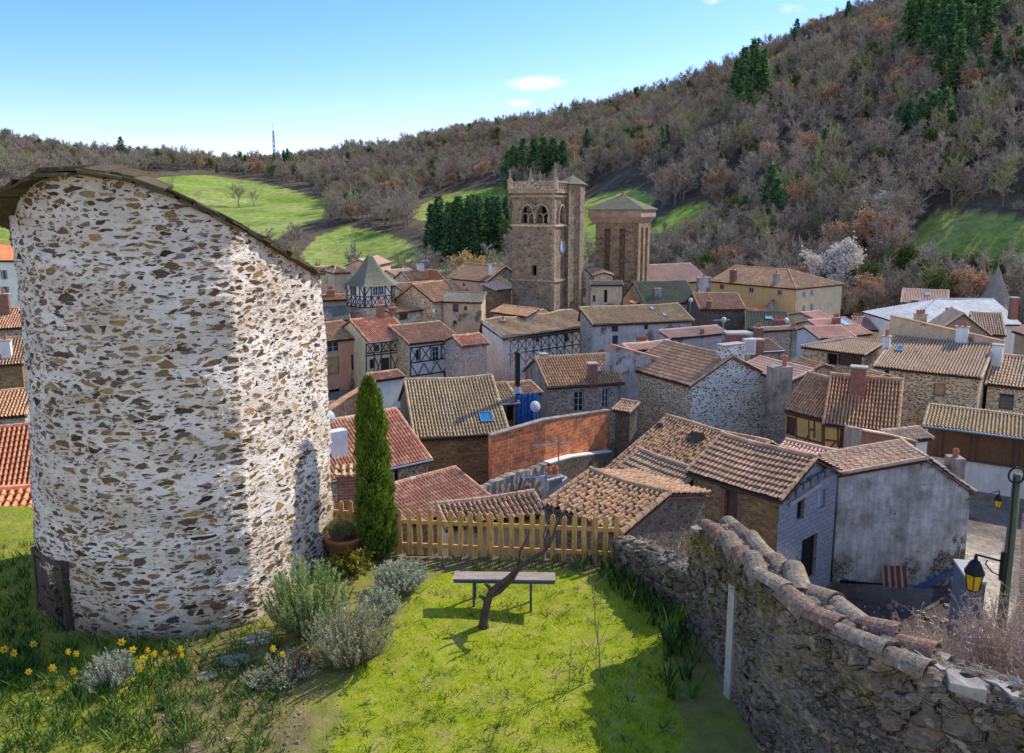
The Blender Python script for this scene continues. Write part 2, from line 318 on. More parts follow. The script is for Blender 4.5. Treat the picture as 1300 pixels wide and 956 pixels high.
nt.links.new(wmath('MULTIPLY', wmath('POWER', wmath('DIVIDE', sc_.outputs[0], 5.4), 1.3), 4.75), cc_.inputs[0]); nt.links.new(wmath('MULTIPLY', sc_.outputs[1], .84), cc_.inputs[1]); nt.links.new(sc_.outputs[2], cc_.inputs[2])
tc = wn('ShaderNodeTexCoord')
mp = wn('ShaderNodeMapping'); mp.inputs['Scale'].default_value = (1, 1, 3.2); nt.links.new(tc.outputs['Generated'], mp.inputs[0])
nz = wn('ShaderNodeTexNoise'); nz.inputs['Scale'].default_value = 16; nz.inputs['Detail'].default_value = 7; nz.inputs['Roughness'].default_value = .62; nt.links.new(mp.outputs[0], nz.inputs['Vector'])
prev = None
for (px, py, sx, sz, am) in ((678, 106, .05, .014, 1.15), (660, 131, .026, .008, 1.), (905, 2, .03, .012, .7), (964, 41, .02, .007, .6), (470, 70, .2, .03, .25), (1000, 10, .05, .02, .6)):
    d = ray(px, py).normalized()
    sb = wn('ShaderNodeVectorMath', operation='SUBTRACT'); nt.links.new(tc.outputs['Generated'], sb.inputs[0]); sb.inputs[1].default_value = d
    ml = wn('ShaderNodeVectorMath', operation='DIVIDE'); nt.links.new(sb.outputs[0], ml.inputs[0]); ml.inputs[1].default_value = (sx, sx, sz)
    ln = wn('ShaderNodeVectorMath', operation='LENGTH'); nt.links.new(ml.outputs[0], ln.inputs[0])
    mr = wn('ShaderNodeMapRange'); nt.links.new(ln.outputs['Value'], mr.inputs[0]); mr.inputs[1].default_value = 0; mr.inputs[2].default_value = 1.3; mr.inputs[3].default_value = am; mr.inputs[4].default_value = 0
    if prev is None: prev = mr.outputs[0]
    else:
        mx = wn('ShaderNodeMath', operation='MAXIMUM'); nt.links.new(prev, mx.inputs[0]); nt.links.new(mr.outputs[0], mx.inputs[1]); prev = mx.outputs[0]
# broken white cloud added behind the viewer, unseen, to brighten the shaded walls
sy = wn('ShaderNodeSeparateXYZ'); nt.links.new(tc.outputs['Generated'], sy.inputs[0])
n5 = wn('ShaderNodeTexNoise'); n5.inputs['Scale'].default_value = 3.2; n5.inputs['Detail'].default_value = 6; nt.links.new(mp.outputs[0], n5.inputs['Vector'])
mb5 = wn('ShaderNodeMapRange'); nt.links.new(sy.outputs['Y'], mb5.inputs[0]); mb5.inputs[1].default_value = .15; mb5.inputs[2].default_value = -.35; mb5.inputs[3].default_value = 0; mb5.inputs[4].default_value = .62
m5 = wn('ShaderNodeMath', operation='MULTIPLY'); nt.links.new(mb5.outputs[0], m5.inputs[0]); nt.links.new(n5.outputs[0], m5.inputs[1])
m6 = wn('ShaderNodeMath', operation='MULTIPLY'); nt.links.new(m5.outputs[0], m6.inputs[0]); m6.inputs[1].default_value = 1.85
mx = wn('ShaderNodeMath', operation='MAXIMUM'); nt.links.new(prev, mx.inputs[0]); nt.links.new(m6.outputs[0], mx.inputs[1]); prev = mx.outputs[0]
ad = wn('ShaderNodeMath', operation='ADD'); nt.links.new(prev, ad.inputs[0]); nt.links.new(nz.outputs[0], ad.inputs[1])
mr = wn('ShaderNodeMapRange'); nt.links.new(ad.outputs[0], mr.inputs[0]); mr.inputs[1].default_value = .95; mr.inputs[2].default_value = 1.45; mr.clamp = True
cm = wn('ShaderNodeMix', data_type='RGBA'); nt.links.new(mr.outputs[0], cm.inputs[0]); nt.links.new(cc_.outputs[0], cm.inputs[6]); cm.inputs[7].default_value = (7.9, 7.6, 7.4, 1)
nt.links.new(cm.outputs[2], bg.inputs[0]); bg.inputs[1].default_value = SKY_STRENGTH
sl = bpy.data.lights.new('sun', 'SUN'); sl.energy = SUN_STRENGTH; sl.angle = R(.55); sl.color = (1, .93, .82)
so = bpy.data.objects.new('sun', sl); COL.objects.link(so)
sd = Vector((math.sin(SUN_AZ) * math.cos(SUN_EL), math.cos(SUN_AZ) * math.cos(SUN_EL), math.sin(SUN_EL)))
so.rotation_euler = sd.to_track_quat('Z', 'Y').to_euler(); so.location = (60, 60, 90)
# ------------------------------------------------------------------ terrain
KX = np.array([-900, -400, 0, 130, 300, 400, 450, 490, 520, 580, 650, 750, 850, 950, 1040, 1080, 1150, 1300, 1700, 2400.])
KY = np.array([175, 172, 180, 201, 210, 203, 198, 195, 185, 172, 162, 146, 116, 76, 36, 20, -12, -72, -160, -200.])
KR = np.array([620, 640, 650, 660, 660, 650, 640, 630, 620, 610, 590, 560, 530, 500, 480, 470, 455, 440, 430, 430.])
KB = np.array([150, 180, 205, 210, 215, 215, 212, 208, 205, 200, 192, 180, 172, 168, 165, 163, 160, 155, 150, 150.])
HORIZ = math.sqrt(F * F + 168 * 168)
VY = np.array([-50, 0, 8, 12, 16, 22, 28, 33, 60, 90, 115, 160, 220.])
VZ = np.array([-.6, -.6, -.9, -1.5, -3.5, -7.6, -11.4, -13, -12.6, -13.2, -14, -15, -15.])
def vnoise(x, y, s, seed=0):
    r = np.zeros_like(x)
    for k, (a, f) in enumerate(((1, 1), (.5, 2.1), (.25, 4.3))):
        r += a * np.sin(x / s * f + 1.7 * k + seed + 1.3 * np.sin(y / s * f * .8 + k)) * np.cos(y / s * f * 1.1 + 2.1 * k + seed)
    return r
def ground(x, y):
    x = np.asarray(x, float); y = np.asarray(y, float)
    r = np.hypot(x, y); yy = np.maximum(y, 1e-3)
    X = np.where(y > .15 * np.abs(x), CX + HORIZ * x / yy, np.where(x > 0, 2400, -900)); X = np.clip(X, -900, 2400)
    zr_px = np.interp(X, KX, KY); rr = np.interp(X, KX, KR); rb = np.interp(X, KX, KB)
    # slope of the sight line through (X, zr_px)
    a = X - CX; b = zr_px - CY
    sl_ = (-F * sp_ - b * cp) / np.hypot(a, F * cp - b * sp_)
    zr = CAMZ + sl_ * rr
    zv = np.interp(np.maximum(y, np.where(y < 0, 0, r * .6)), VY, VZ)
    t = (r - rb) / (rr - rb); tc_ = np.clip(t, 0, 1)
    s = np.where(tc_ < .12, tc_ ** 2 / .24 + 0 * tc_, tc_ - .06) / .94
    zh = zv + (zr - zv) * s + vnoise(x, y, 38) * 2.2 * np.clip(t * 4, 0, 1) * np.clip((1 - t) * 4, 0, 1)
    zh = zh + vnoise(x, y, 62, 7) * 6.5 * np.clip(t * 2.5, 0, 1) * np.clip((1 - t) * 2.5, 0, 1) * np.clip((X - 600) / 200, 0, 1)
    zh = np.where(t > 1, zr - (r - rr) * .12, zh)
    return np.where(t > 0, zh, zv)
def inpoly(px, py, P):
    ins = np.zeros(px.shape, bool); n = len(P); j = n - 1
    for i in range(n):
        xi, yi = P[i]; xj, yj = P[j]
        c = ((yi > py) != (yj > py)) & (px < (xj - xi) * (py - yi) / ((yj - yi) or 1e-9) + xi); ins ^= c; j = i
    return ins
MEADOWS = [[(-60, 300), (60, 262), (180, 228), (215, 224), (262, 222), (330, 231), (385, 245), (416, 258), (408, 278), (370, 292), (345, 306), (0, 360)],
           [(385, 318), (404, 300), (440, 287), (482, 294), (525, 311), (545, 330), (545, 345), (370, 345)],
           [(518, 275), (530, 262), (560, 249), (612, 238), (660, 238), (640, 262), (590, 270), (548, 284)],
           [(735, 262), (760, 246), (800, 240), (835, 250), (825, 262), (800, 268), (775, 300), (735, 345), (700, 345)],
           [(815, 310), (835, 278), (865, 262), (905, 257), (893, 280), (855, 300), (832, 312)],
           [(1128, 352), (1150, 315), (1168, 286), (1190, 267), (1240, 270), (1330, 279), (1430, 290), (1430, 372), (1300, 366), (1200, 352)],
           [(550, 345), (560, 320), (640, 318), (640, 345)]]
def in_meadow(px, py):
    m = np.zeros(px.shape, bool)
    for P in MEADOWS: m |= inpoly(px, py, P)
    return m
ncol, nrow = 760, 300
Xs = np.linspace(-1000, 2500, ncol); az = np.arctan((Xs - CX) / HORIZ)
rs = np.concatenate([np.geomspace(3, 150, 60)[:-1], np.linspace(150, 700, 200), np.geomspace(703, 2500, 41)])
nrow = len(rs)
AZ, RR = np.meshgrid(az, rs); GX = np.sin(AZ) * RR; GY = np.cos(AZ) * RR; GZ = ground(GX, GY)
PX, PY = proj(GX, GY, GZ)
md = in_meadow(PX, PY)
rb_ = np.interp(Xs, KX, KB)[None, :] * np.ones_like(RR)
forest = np.array([.14, .11, .075]); gr = np.array([.25, .34, .055]); dry = np.array([.5, .46, .19]); dirt = np.array([.24, .2, .155]); sand = np.array([.6, .5, .37])
n1 = vnoise(GX, GY, 9, 2)[..., None]; n2 = vnoise(GX, GY, 26, 5)[..., None]
cg = gr * (1 + .12 * n1) + (dry - gr) * np.clip(.16 + .22 * n2 + .14 * n1, 0, 1)
cf = forest * (1 + .2 * n1) + np.clip(n2 - .9, 0, 1) * np.array([.1, .07, .03])
C = np.where(md[..., None], cg, cf)
C = np.where((RR < rb_ - 8)[..., None] & ~md[..., None], dirt * (1 + .1 * n1), C)
fld = (GX < -.2 * GY - 4) & (GY > 48) & (RR < rb_ - 8); C = np.where(fld[..., None], (cg * .75 + dirt * .35), C)
lane = inpoly(PX, PY, [(1225, 690), (1262, 690), (1290, 760), (1285, 840), (1225, 800)]) & (RR < 60)
C = np.where(lane[..., None], sand, C)
t_right = inpoly(PX, PY, [(985, 745), (1060, 735), (1240, 760), (1230, 830), (1010, 800)]) & (RR < 60)
C = np.where(t_right[..., None], np.array([.13, .1, .085]) * (1 + .2 * n1), C)
me = bpy.data.meshes.new('hill_ground')
V = np.stack([GX, GY, GZ], -1).reshape(-1, 3)
ii = (np.arange(nrow - 1)[:, None] * ncol + np.arange(ncol - 1)[None, :]).ravel()
Q = np.stack([ii, ii + 1, ii + ncol + 1, ii + ncol], -1)
me.vertices.add(len(V)); me.vertices.foreach_set('co', V.astype(np.float32).ravel())
me.loops.add(Q.size); me.loops.foreach_set('vertex_index', Q.astype(np.int32).ravel())
me.polygons.add(len(Q)); me.polygons.foreach_set('loop_start', (np.arange(len(Q)) * 4).astype(np.int32))
me.polygons.foreach_set('use_smooth', np.ones(len(Q), bool))
at = me.attributes.new('col', 'FLOAT_COLOR', 'POINT')
at.data.foreach_set('color', np.concatenate([C.reshape(-1, 3), np.ones((len(V), 1))], 1).astype(np.float32).ravel())
me.update(calc_edges=True)
k = NT('hill_ground'); v = k.coord('Object')
c = k.mix(1., k.attr('col', 'Color'), k.ramp(k.noise(v, .35, 8, .7), [(.3, .55), (.7, 1.4)]), 'MULTIPLY')
c = k.mix(.6, c, k.ramp(k.noise(v, 2.5, 4, .7), [(.3, .5), (.7, 1.4)]), 'MULTIPLY')
k.color(c); k.bump(k.noise(v, .9, 6, .75), 1., .35); k.rough(.95, .05)
me.materials.append(k.m)
tag_o = bpy.data.objects.new('hill_ground', me); COL.objects.link(tag_o); tag_o['kind'] = 'structure'
# ------------------------------------------------------------------ tree kinds
m_leaf('twig', [(.2, .16, .105), (.36, .295, .215), (.48, .405, .31), (.3, .235, .17), (.54, .455, .345)], 0, .75, .9)
m_leaf('twig_rust', [(.34, .19, .12), (.5, .3, .19), (.6, .42, .29)], .15, .5, .9)
m_leaf('twig_olive', [(.24, .24, .1), (.38, .37, .16), (.46, .44, .22)], 0, .6, .9)
m_leaf('blossom', [(.5, .45, .42), (.75, .7, .66), (.62, .56, .52)], .2, .2, .9)
m_leaf('twig_gold', [(.42, .3, .12), (.58, .42, .2), (.36, .25, .1)], .2, .2, .9)
m_leaf('needles', [(.03, .09, .04), (.09, .2, .085), (.24, .38, .15)], .3, .35, .8)
m_leaf('needles_pale', [(.03, .055, .03), (.06, .095, .05), (.085, .12, .06)], .1, .3, .8)
m_leaf('ivy', [(.05, .08, .02), (.1, .14, .03), (.18, .2, .05)], .2, .4, .7)
def slivers(P, D, L, W, rg):
    """thin triangles starting at P along D"""
    n = len(P); D = D / np.linalg.norm(D, axis=1, keepdims=True)
    r = rg.normal(size=(n, 3)); S = np.cross(D, r); S /= np.linalg.norm(S, axis=1, keepdims=True) + 1e-9
    L = np.broadcast_to(L, n)[:, None]; W = np.broadcast_to(W, n)[:, None]
    V = np.stack([P - S * W / 2, P + S * W / 2, P + D * L], 1).reshape(-1, 3)
    return V, np.arange(3 * n).reshape(-1, 3)
def leaves(P, D, L, W, rg):
    """diamond leaves"""
    n = len(P); D = D / (np.linalg.norm(D, axis=1, keepdims=True) + 1e-9)
    r = rg.normal(size=(n, 3)); S = np.cross(D, r); S /= np.linalg.norm(S, axis=1, keepdims=True) + 1e-9
    L = np.broadcast_to(L, n)[:, None]; W = np.broadcast_to(W, n)[:, None]
    V = np.stack([P, P + D * L * .45 + S * W / 2, P + D * L, P + D * L * .45 - S * W / 2], 1).reshape(-1, 3)
    return V, np.arange(4 * n).reshape(-1, 4)
def unit(v): return v / (np.linalg.norm(v) + 1e-9)
def gen_bare(seed, H=10, spread=.34, nl=8, n2=6, ntw=16, tw_w=.012, upright=.6, leafy=0):
    rg = np.random.default_rng(seed); tr = MB(); cr = MB()
    top = H * .62; pts = [np.array([0, 0, -.3])]; 
    for i in range(1, 6): pts.append(np.array([rg.normal() * .012 * H * i / 2, rg.normal() * .012 * H * i / 2, top * i / 5]))
    tr.tube(pts, [H * .022 * (1 - .75 * i / 5) + .002 * H for i in range(6)], 6)
    tw = []; td = []
    def limb(p, d, L, r, seg, n):
        q = [p]; dd = d.copy()
        for s_ in range(seg):
            dd = unit(dd + rg.normal(size=3) * .16 + np.array([0, 0, .1])); q.append(q[-1] + dd * L / seg)
        cr.tube(q, [r * (1 - .72 * i / seg) for i in range(seg + 1)], n, 0, False, t=rg.random()); return q
    for i in range(nl + 1):
        f = .3 + .7 * i / nl; z = top * f; b = pts[min(int(f * 5), 4)]; base = np.array([b[0], b[1], z])
        a = i * 2.4 + rg.random(); el = (upright + .5 * (f - .3)) * (1 + .25 * rg.normal())
        d = unit(np.array([math.cos(a), math.sin(a), el * 1.3])); L = H * spread * (1.15 - .35 * f) * rg.uniform(.8, 1.2)
        if i == nl: d = unit(np.array([rg.normal() * .2, rg.normal() * .2, 1])); base = np.array(pts[5]); L = H * .26
        q = limb(base, d, L, H * .0095, 3, 4)
        for j in range(n2):
            k_ = rg.uniform(.3, 1); p = q[min(int(k_ * 3), 2)] + (q[min(int(k_ * 3) + 1, 3)] - q[min(int(k_ * 3), 2)]) * (k_ * 3 % 1)
            d2 = unit(d * .6 + rg.normal(size=3) * .55 + np.array([0, 0, .3])); L2 = L * rg.uniform(.35, .65)
            q2 = limb(p, d2, L2, H * .0042, 2, 3)
            u = rg.random((ntw, 1)); P = np.where(u < .5, q2[0] + (q2[1] - q2[0]) * u * 2, q2[1] + (q2[2] - q2[1]) * (u * 2 - 1))
            tw.append(P); td.append(d2 * .7 + rg.normal(size=(ntw, 3)) * .6 + np.array([0, 0, .25]))
    P = np.concatenate(tw); D = np.concatenate(td); n = len(P)
    v, f = slivers(P, D, H * rg.uniform(.05, .13, n), H * tw_w, rg); cr.add(v, f, 1, np.repeat(rg.random(n), 3))
    if leafy:
        E = P + D / np.linalg.norm(D, axis=1, keepdims=True) * H * .06
        P2 = np.repeat(E, leafy, 0) + rg.normal(size=(n * leafy, 3)) * H * .025
        v, f = leaves(P2, rg.normal(size=P2.shape), H * .035, H * .025, rg); cr.add(v, f, 1, np.repeat(rg.random(len(P2)), 4))
    return tr, cr
def gen_conifer(seed, H=15, base=.16, wh=22, nb=9, droop=.25, dens=7, full=.0):
    rg = np.random.default_rng(seed); tr = MB(); cr = MB()
    tr.tube([(0, 0, -.4), (0, 0, H * .5), (0, 0, H * .97)], [H * .016, H * .011, .01], 6)
    P = []; D = []; L = []
    for i in range(wh):
        f = i / (wh - 1); z = H * (.06 + .92 * f); r = H * base * ((1 - f) ** .8 + .03) * rg.uniform(.8, 1.15)
        if f < .12: r *= .75
        for b in range(nb):
            a = rg.random() * 6.283; rl = r * rg.uniform(.65, 1.15); dr = droop * rg.uniform(.5, 1.4)
            n = max(3, int(dens * (.4 + rl / (H * base))))
            u = rg.uniform(.15, 1, n); p = np.stack([np.cos(a) * rl * u, np.sin(a) * rl * u, z - rl * u * dr + rl * .3 * u * u], 1)
            d = np.stack([np.cos(a) * np.ones(n), np.sin(a) * np.ones(n), np.full(n, -dr)], 1) + rg.normal(size=(n, 3)) * .5
            P.append(p); D.append(d); L.append(np.full(n, H * .05) * rg.uniform(.7, 1.3, n))
    P = np.concatenate(P); D = np.concatenate(D); L = np.concatenate(L)
    v, f = leaves(P, D, L * 1.3, L * .55, rg); cr.add(v, f, 0, np.repeat(rg.random(len(P)), 4))
    return tr, cr
def gen_bush(seed, H=3, n=900, w=.05, spread=.8):
    rg = np.random.default_rng(seed); mb = MB(); a = rg.random(n) * 6.283; el = rg.uniform(.1, 1.4, n); r = H * rg.uniform(.0, .55, n)
    D = np.stack([np.cos(a) * np.cos(el), np.sin(a) * np.cos(el), np.sin(el)], 1) * np.array([spread, spread, 1])
    P = D * r[:, None]; v, f = slivers(P, D + rg.normal(size=(n, 3)) * .35, H * rg.uniform(.15, .4, n), w, rg)
    mb.add(v, f, 0, np.repeat(rg.random(n), 3)); return mb
def merged(tr, cr, name, mats):
    m = MB(); m.V = tr.V + cr.V; n = tr.n; m.Fc = list(tr.Fc) + [(f + n, a + 1) for f, a in cr.Fc]; m.n = tr.n + cr.n
    return m.build(name, mats)
LIB = bpy.data.collections.new('wood_kinds')
def to_lib(o, nm):
    COL.objects.unlink(o); LIB.objects.link(o); o.name = nm
BARE = [gen_bare(s, 10, sp, nl, n2, tw, ww, up) for s, sp, nl, n2, tw, ww, up in ((1, .36, 8, 6, 18, .010, .6), (2, .30, 9, 6, 18, .010, .9), (3, .42, 8, 7, 18, .010, .45), (4, .34, 7, 6, 20, .011, .75), (5, .38, 9, 6, 16, .010, .5))]
for i, (t_, c_) in enumerate(BARE): to_lib(merged(t_, c_, 'k', [MATS['bark_grey'], MATS['twig'], MATS['twig']]), 'k%d_bare' % i)
t_, c_ = gen_bare(11, 9, .36, 8, 6, 14, .010, .5, 3); to_lib(merged(t_, c_, 'k', [MATS['bark_grey'], MATS['twig_rust'], MATS['twig_rust']]), 'k5_rust')
t_, c_ = gen_bare(12, 10, .36, 8, 6, 18, .010, .6); to_lib(merged(t_, c_, 'k', [MATS['bark_grey'], MATS['twig_olive'], MATS['twig_olive']]), 'k6_olive')
to_lib(gen_bush(13, 4, 500, .07).build('k', MATS['twig']), 'k7_scrub')
t_, c_ = gen_bare(14, 9, .3, 7, 5, 10, .010, .7, 5); to_lib(merged(t_, c_, 'k', [MATS['bark_grey'], MATS['ivy'], MATS['ivy']]), 'k8_ivy')
def scatter(name, pts, sc, kind, coll, kindtag=True, rot=True):
    me = bpy.data.meshes.new(name); me.vertices.add(len(pts)); me.vertices.foreach_set('co', np.asarray(pts, np.float32).ravel())
    a = me.attributes.new('sc', 'FLOAT', 'POINT'); a.data.foreach_set('value', np.asarray(sc, np.float32))
    a = me.attributes.new('pick', 'INT', 'POINT'); a.data.foreach_set('value', np.asarray(kind, np.int32)); me.update()
    o = bpy.data.objects.new(name, me); COL.objects.link(o)
    g = bpy.data.node_groups.new(name, 'GeometryNodeTree'); g.interface.new_socket('Geometry', in_out='INPUT', socket_type='NodeSocketGeometry'); g.interface.new_socket('Geometry', in_out='OUTPUT', socket_type='NodeSocketGeometry')
    N = g.nodes.new; i = N('NodeGroupInput'); u = N('NodeGroupOutput'); ip = N('GeometryNodeInstanceOnPoints'); ci = N('GeometryNodeCollectionInfo')
    ci.inputs[0].default_value = coll; ci.inputs['Separate Children'].default_value = True; ci.inputs['Reset Children'].default_value = True
    n1 = N('GeometryNodeInputNamedAttribute'); n1.data_type = 'FLOAT'; n1.inputs[0].default_value = 'sc'
    n2 = N('GeometryNodeInputNamedAttribute'); n2.data_type = 'INT'; n2.inputs[0].default_value = 'pick'
    rv = N('FunctionNodeRandomValue'); rv.data_type = 'FLOAT_VECTOR'; rv.inputs[0].default_value = (-.06, -.06, 0); rv.inputs[1].default_value = (.06, .06, 6.283)
    L = g.links.new; L(i.outputs[0], ip.inputs['Points']); L(ci.outputs[0], ip.inputs['Instance']); ip.inputs['Pick Instance'].default_value = True
    L(n1.outputs[0], ip.inputs['Scale']); L(n2.outputs[0], ip.inputs['Instance Index']); L(rv.outputs[0], ip.inputs['Rotation']); L(ip.outputs[0], u.inputs[0])
    md_ = o.modifiers.new('scatter', 'NODES'); md_.node_group = g
    return o
# wood on the hillsides -----------------------------------------------------
rg = np.random.default_rng(21)
N_ = 30000
Xc = rg.uniform(-700, 2100, N_); a_ = np.arctan((Xc - CX) / HORIZ)
rb_s = np.interp(Xc, KX, KB); rr_s = np.interp(Xc, KX, KR)
r_ = np.sqrt(rg.uniform((rb_s - 5) ** 2, (rr_s + 30) ** 2))
tx, ty = np.sin(a_) * r_, np.cos(a_) * r_; tz = ground(tx, ty); ppx, ppy = proj(tx, ty, tz)
ok = ~in_meadow(ppx, ppy) & ~in_meadow(ppx, ppy + 6) & ~in_meadow(ppx, ppy - 16) & ~((in_meadow(ppx, ppy - 34) | in_meadow(ppx, ppy - 26)) & (rg.random(N_) < .6))
dens = np.where(Xc < 560, .8, .95); dens *= np.where((Xc > -20) & (Xc < 1340), 1, .4)
ok &= rg.random(N_) < dens
# clearings: bare slope by the towers, car park strip, valley floor by the houses
for P in ([(740, 225), (830, 210), (905, 235), (900, 252), (830, 246), (745, 262)], [(640, 305), (640, 350), (540, 350), (548, 312)], [(1130, 350), (1300, 350), (1300, 395), (1200, 372)], [(735, 262), (760, 246), (800, 240), (835, 250), (835, 300), (735, 300)]):
    ok &= ~(inpoly(ppx, ppy, P) & (rg.random(N_) < .93))
tx, ty, tz, ppx, ppy, r_ = (q[ok] for q in (tx, ty, tz, ppx, ppy, r_))
# keep a minimal spacing
cell = {}; keep = []
order = rg.permutation(len(tx))
for q in order:
    c_ = (int(tx[q] // 3.5), int(ty[q] // 3.5))
    if c_ in cell: continue
    cell[c_] = 1; keep.append(q)
keep = np.array(keep); tx, ty, tz, ppx, ppy, r_ = (q[keep] for q in (tx, ty, tz, ppx, ppy, r_))
kind = rg.choice([0, 1, 2, 3, 4, 5, 6, 7, 8], len(tx), p=[.15, .14, .13, .12, .11, .05, .14, .09, .07])
nn = vnoise(tx, ty, 30, 9); kind = np.where((nn > 1.0) & (rg.random(len(tx)) < .3), 5, kind)
scl = rg.uniform(.5, 1.25, len(tx)) * (1 + .18 * vnoise(tx, ty, 22, 4)); scl *= np.where((ppx > 820) & (ppy > 200), 1.15, 1.0)
inview = (ppx > -10) & (ppx < 1310)
idx = np.where(inview & (kind < 5))[0]; idx = idx[np.argsort(r_[idx])][:230]
ind = np.zeros(len(tx), bool); ind[idx] = True
ow = scatter('bare_woodland', np.stack([tx, ty, tz - .2], 1)[~ind], scl[~ind], kind[~ind], LIB)
tag(ow, 'wood of leafless grey-brown trees covering the hillsides', kind='stuff')
rd = [o for o in LIB.objects]
def tree_thing(name, gen, mats, label, group, loc, rz=0, sc=1, cat='tree'):
    t = thing(name, label, cat, loc, rz, group); t.scale = (sc, sc, sc) if not hasattr(sc, '__len__') else sc
    gen[0].build('trunk', mats[0], t); gen[1].build('crown', mats[1], t); return t
PROTO = {}
def plant_tree(key, gen, mats, name, label, group, loc, rz, sc):
    if key not in PROTO:
        PROTO[key] = tree_thing(name, gen, mats, label, group, loc, rz, sc); return PROTO[key]
    return dup(PROTO[key], loc, rz, sc, label, group)
mb_ = [MATS['bark_grey'], [MATS['twig'], MATS['twig']]]
for q in idx:
    lab = ('leafless tree at the foot of the wooded hill left of the church tower' if ppx[q] < 650 else 'leafless tree at the foot of the steep hill behind the yellow building')
    plant_tree('b%d' % kind[q], BARE[kind[q]], mb_, 'bare_tree', lab, 'leafless trees at the hill foot ' + ('left' if ppx[q] < 650 else 'right'), (tx[q], ty[q], tz[q] - .2), rg.random() * 6.28, scl[q])
def on_hill(px, py, lo=140, hi=900):
    """first terrain point on the sight line through a photo pixel"""
    d = ray(px, py); d.normalize(); r = np.linspace(lo, hi, 1500); x, y, z = d.x * r, d.y * r, CAMZ + d.z * r
    g = ground(x, y); b = np.where(z <= g)[0]
    if len(b) == 0: return None
    i = b[0]; return Vector((x[i], y[i], g[i]))
def hill_scale(p, pxh, H): return pxh / F * p.length / H
# conifers: (base x, base y, pixel height)
CON = [gen_conifer(31, 15, .21, 24, 11, .3, 8), gen_conifer(32, 15, .33, 20, 12, .12, 10), gen_conifer(33, 15, .17, 26, 10, .3, 8)]
conif = []
for (x, y, h, k_) in ((942, 146, 72, 2), (955, 148, 82, 0), (966, 146, 70, 2), (934, 140, 55, 0),
                      (1150, 78, 60, 0), (1166, 70, 66, 2), (1180, 75, 70, 0), (1196, 84, 76, 2), (1210, 84, 70, 0), (1226, 62, 72, 2), (1240, 50, 70, 0), (1254, 40, 66, 0), (1214, 118, 60, 0), (1172, 104, 60, 0), (1160, 60, 60, 0), (1188, 62, 66, 0), (1200, 100, 70, 0), (1216, 50, 60, 0), (1232, 30, 60, 0), (1248, 78, 60, 0), (1190, 120, 56, 0), (1226, 92, 64, 0),
                      (1150, 182, 40, 1), (1166, 190, 52, 1), (1180, 190, 56, 1), (1196, 180, 52, 1), (1140, 178, 34, 1), (1158, 168, 40, 1), (1174, 170, 44, 1), (1188, 166, 40, 1), (1205, 190, 40, 1),
                      (652, 240, 50, 1), (664, 240, 58, 1), (678, 242, 60, 0), (690, 243, 62, 1), (702, 240, 58, 1), (714, 236, 52, 0), (645, 236, 40, 1),
                      (548, 330, 66, 2), (558, 333, 78, 0), (570, 334, 72, 2), (583, 333, 78, 0), (596, 330, 76, 2), (608, 326, 72, 0), (620, 322, 66, 2), (632, 318, 64, 0), (642, 314, 60, 2), (553, 326, 58, 2), (577, 326, 66, 2), (602, 322, 70, 0), (626, 316, 62, 0),
                      (976, 292, 72, 1), (984, 298, 62, 1), (944, 300, 46, 0), (1097, 300, 42, 2), (1050, 200, 36, 0), (840, 205, 40, 2), (822, 112, 18, 1), (927, 66, 12, 1), (757, 132, 14, 1), (846, 190, 28, 0), (1045, 212, 42, 2), (1010, 62, 30, 1), (985, 98, 28, 1), (1075, 40, 30, 0), (1100, 150, 30, 1), (1128, 230, 34, 1), (1010, 260, 36, 0), (912, 218, 34, 0), (890, 150, 26, 1), (1275, 130, 44, 0), (1288, 100, 50, 0), (1262, 108, 48, 2), (1240, 130, 46, 0), (1060, 240, 34, 2), (745, 190, 24, 1),
                      (299, 205, 18, 0), (306, 206, 22, 0), (312, 205, 18, 2), (349, 205, 20, 2), (361, 204, 22, 0), (366, 204, 24, 2), (418, 198, 14, 0), (155, 206, 26, 1), (480, 192, 10, 1), (276, 208, 10, 1)):
    p = on_hill(x, y)
    if p is None: p = on_hill(x, y + 12)
    if p is None: continue
    reg = ('tall conifer standing alone high on the steep hill' if 930 < x < 970 else 'dark conifer in the row running up the right hillside' if x > 1140 and y < 120 else 'round-topped conifer in the clump right on the steep hill' if x > 1130 and y < 195 else
           'dark pine in the clump just left above the belfry' if 640 < x < 720 and y < 250 else 'dark spruce in the dense stand left of the church tower' if 540 < x < 650 and y > 300 else
           'small dark conifer on the far skyline left of the church' if x < 500 else 'scattered dark conifer among the bare trees of the steep hill')
    plant_tree('c%d' % k_, CON[k_], [MATS['bark'], MATS['needles']], 'conifer', reg, reg.replace('conifer', 'conifers').replace('pine', 'pines').replace('spruce', 'spruces'), p, random.random() * 6, hill_scale(p, h * 1.06, 15))
# single trees worth telling apart
def solo(name, x, y, h, gen, mats, label, H=10, wide=1.0):
    p = on_hill(x, y)
    if p is None: return
    s = hill_scale(p, h, H); return tree_thing(name, gen, mats, label, None, p, random.random() * 6, (s * wide, s * wide, s))
solo('bare_tree', 303, 263, 27, gen_bare(41, 10, .42, 9, 7, 14, .012, .5), mb_, 'larger of two leafless trees in the middle of the upper meadow', wide=1.15)
solo('bare_tree', 322, 262, 20, gen_bare(42, 10, .36, 8, 7, 14, .012, .7), mb_, 'smaller of two leafless trees in the middle of the upper meadow')
solo('bare_tree', 220, 239, 15, gen_bare(43, 10, .5, 8, 6, 8, .012, .3), mb_, 'sparse little leaning tree at the top left of the upper meadow', wide=1.2)
solo('bush', 252, 254, 13, gen_bare(44, 10, .4, 8, 6, 8, .012, .5), mb_, 'thin leafless bush on the upper meadow left of the two trees')
mbl = [MATS['bark_grey'], [MATS['blossom'], MATS['blossom']]]
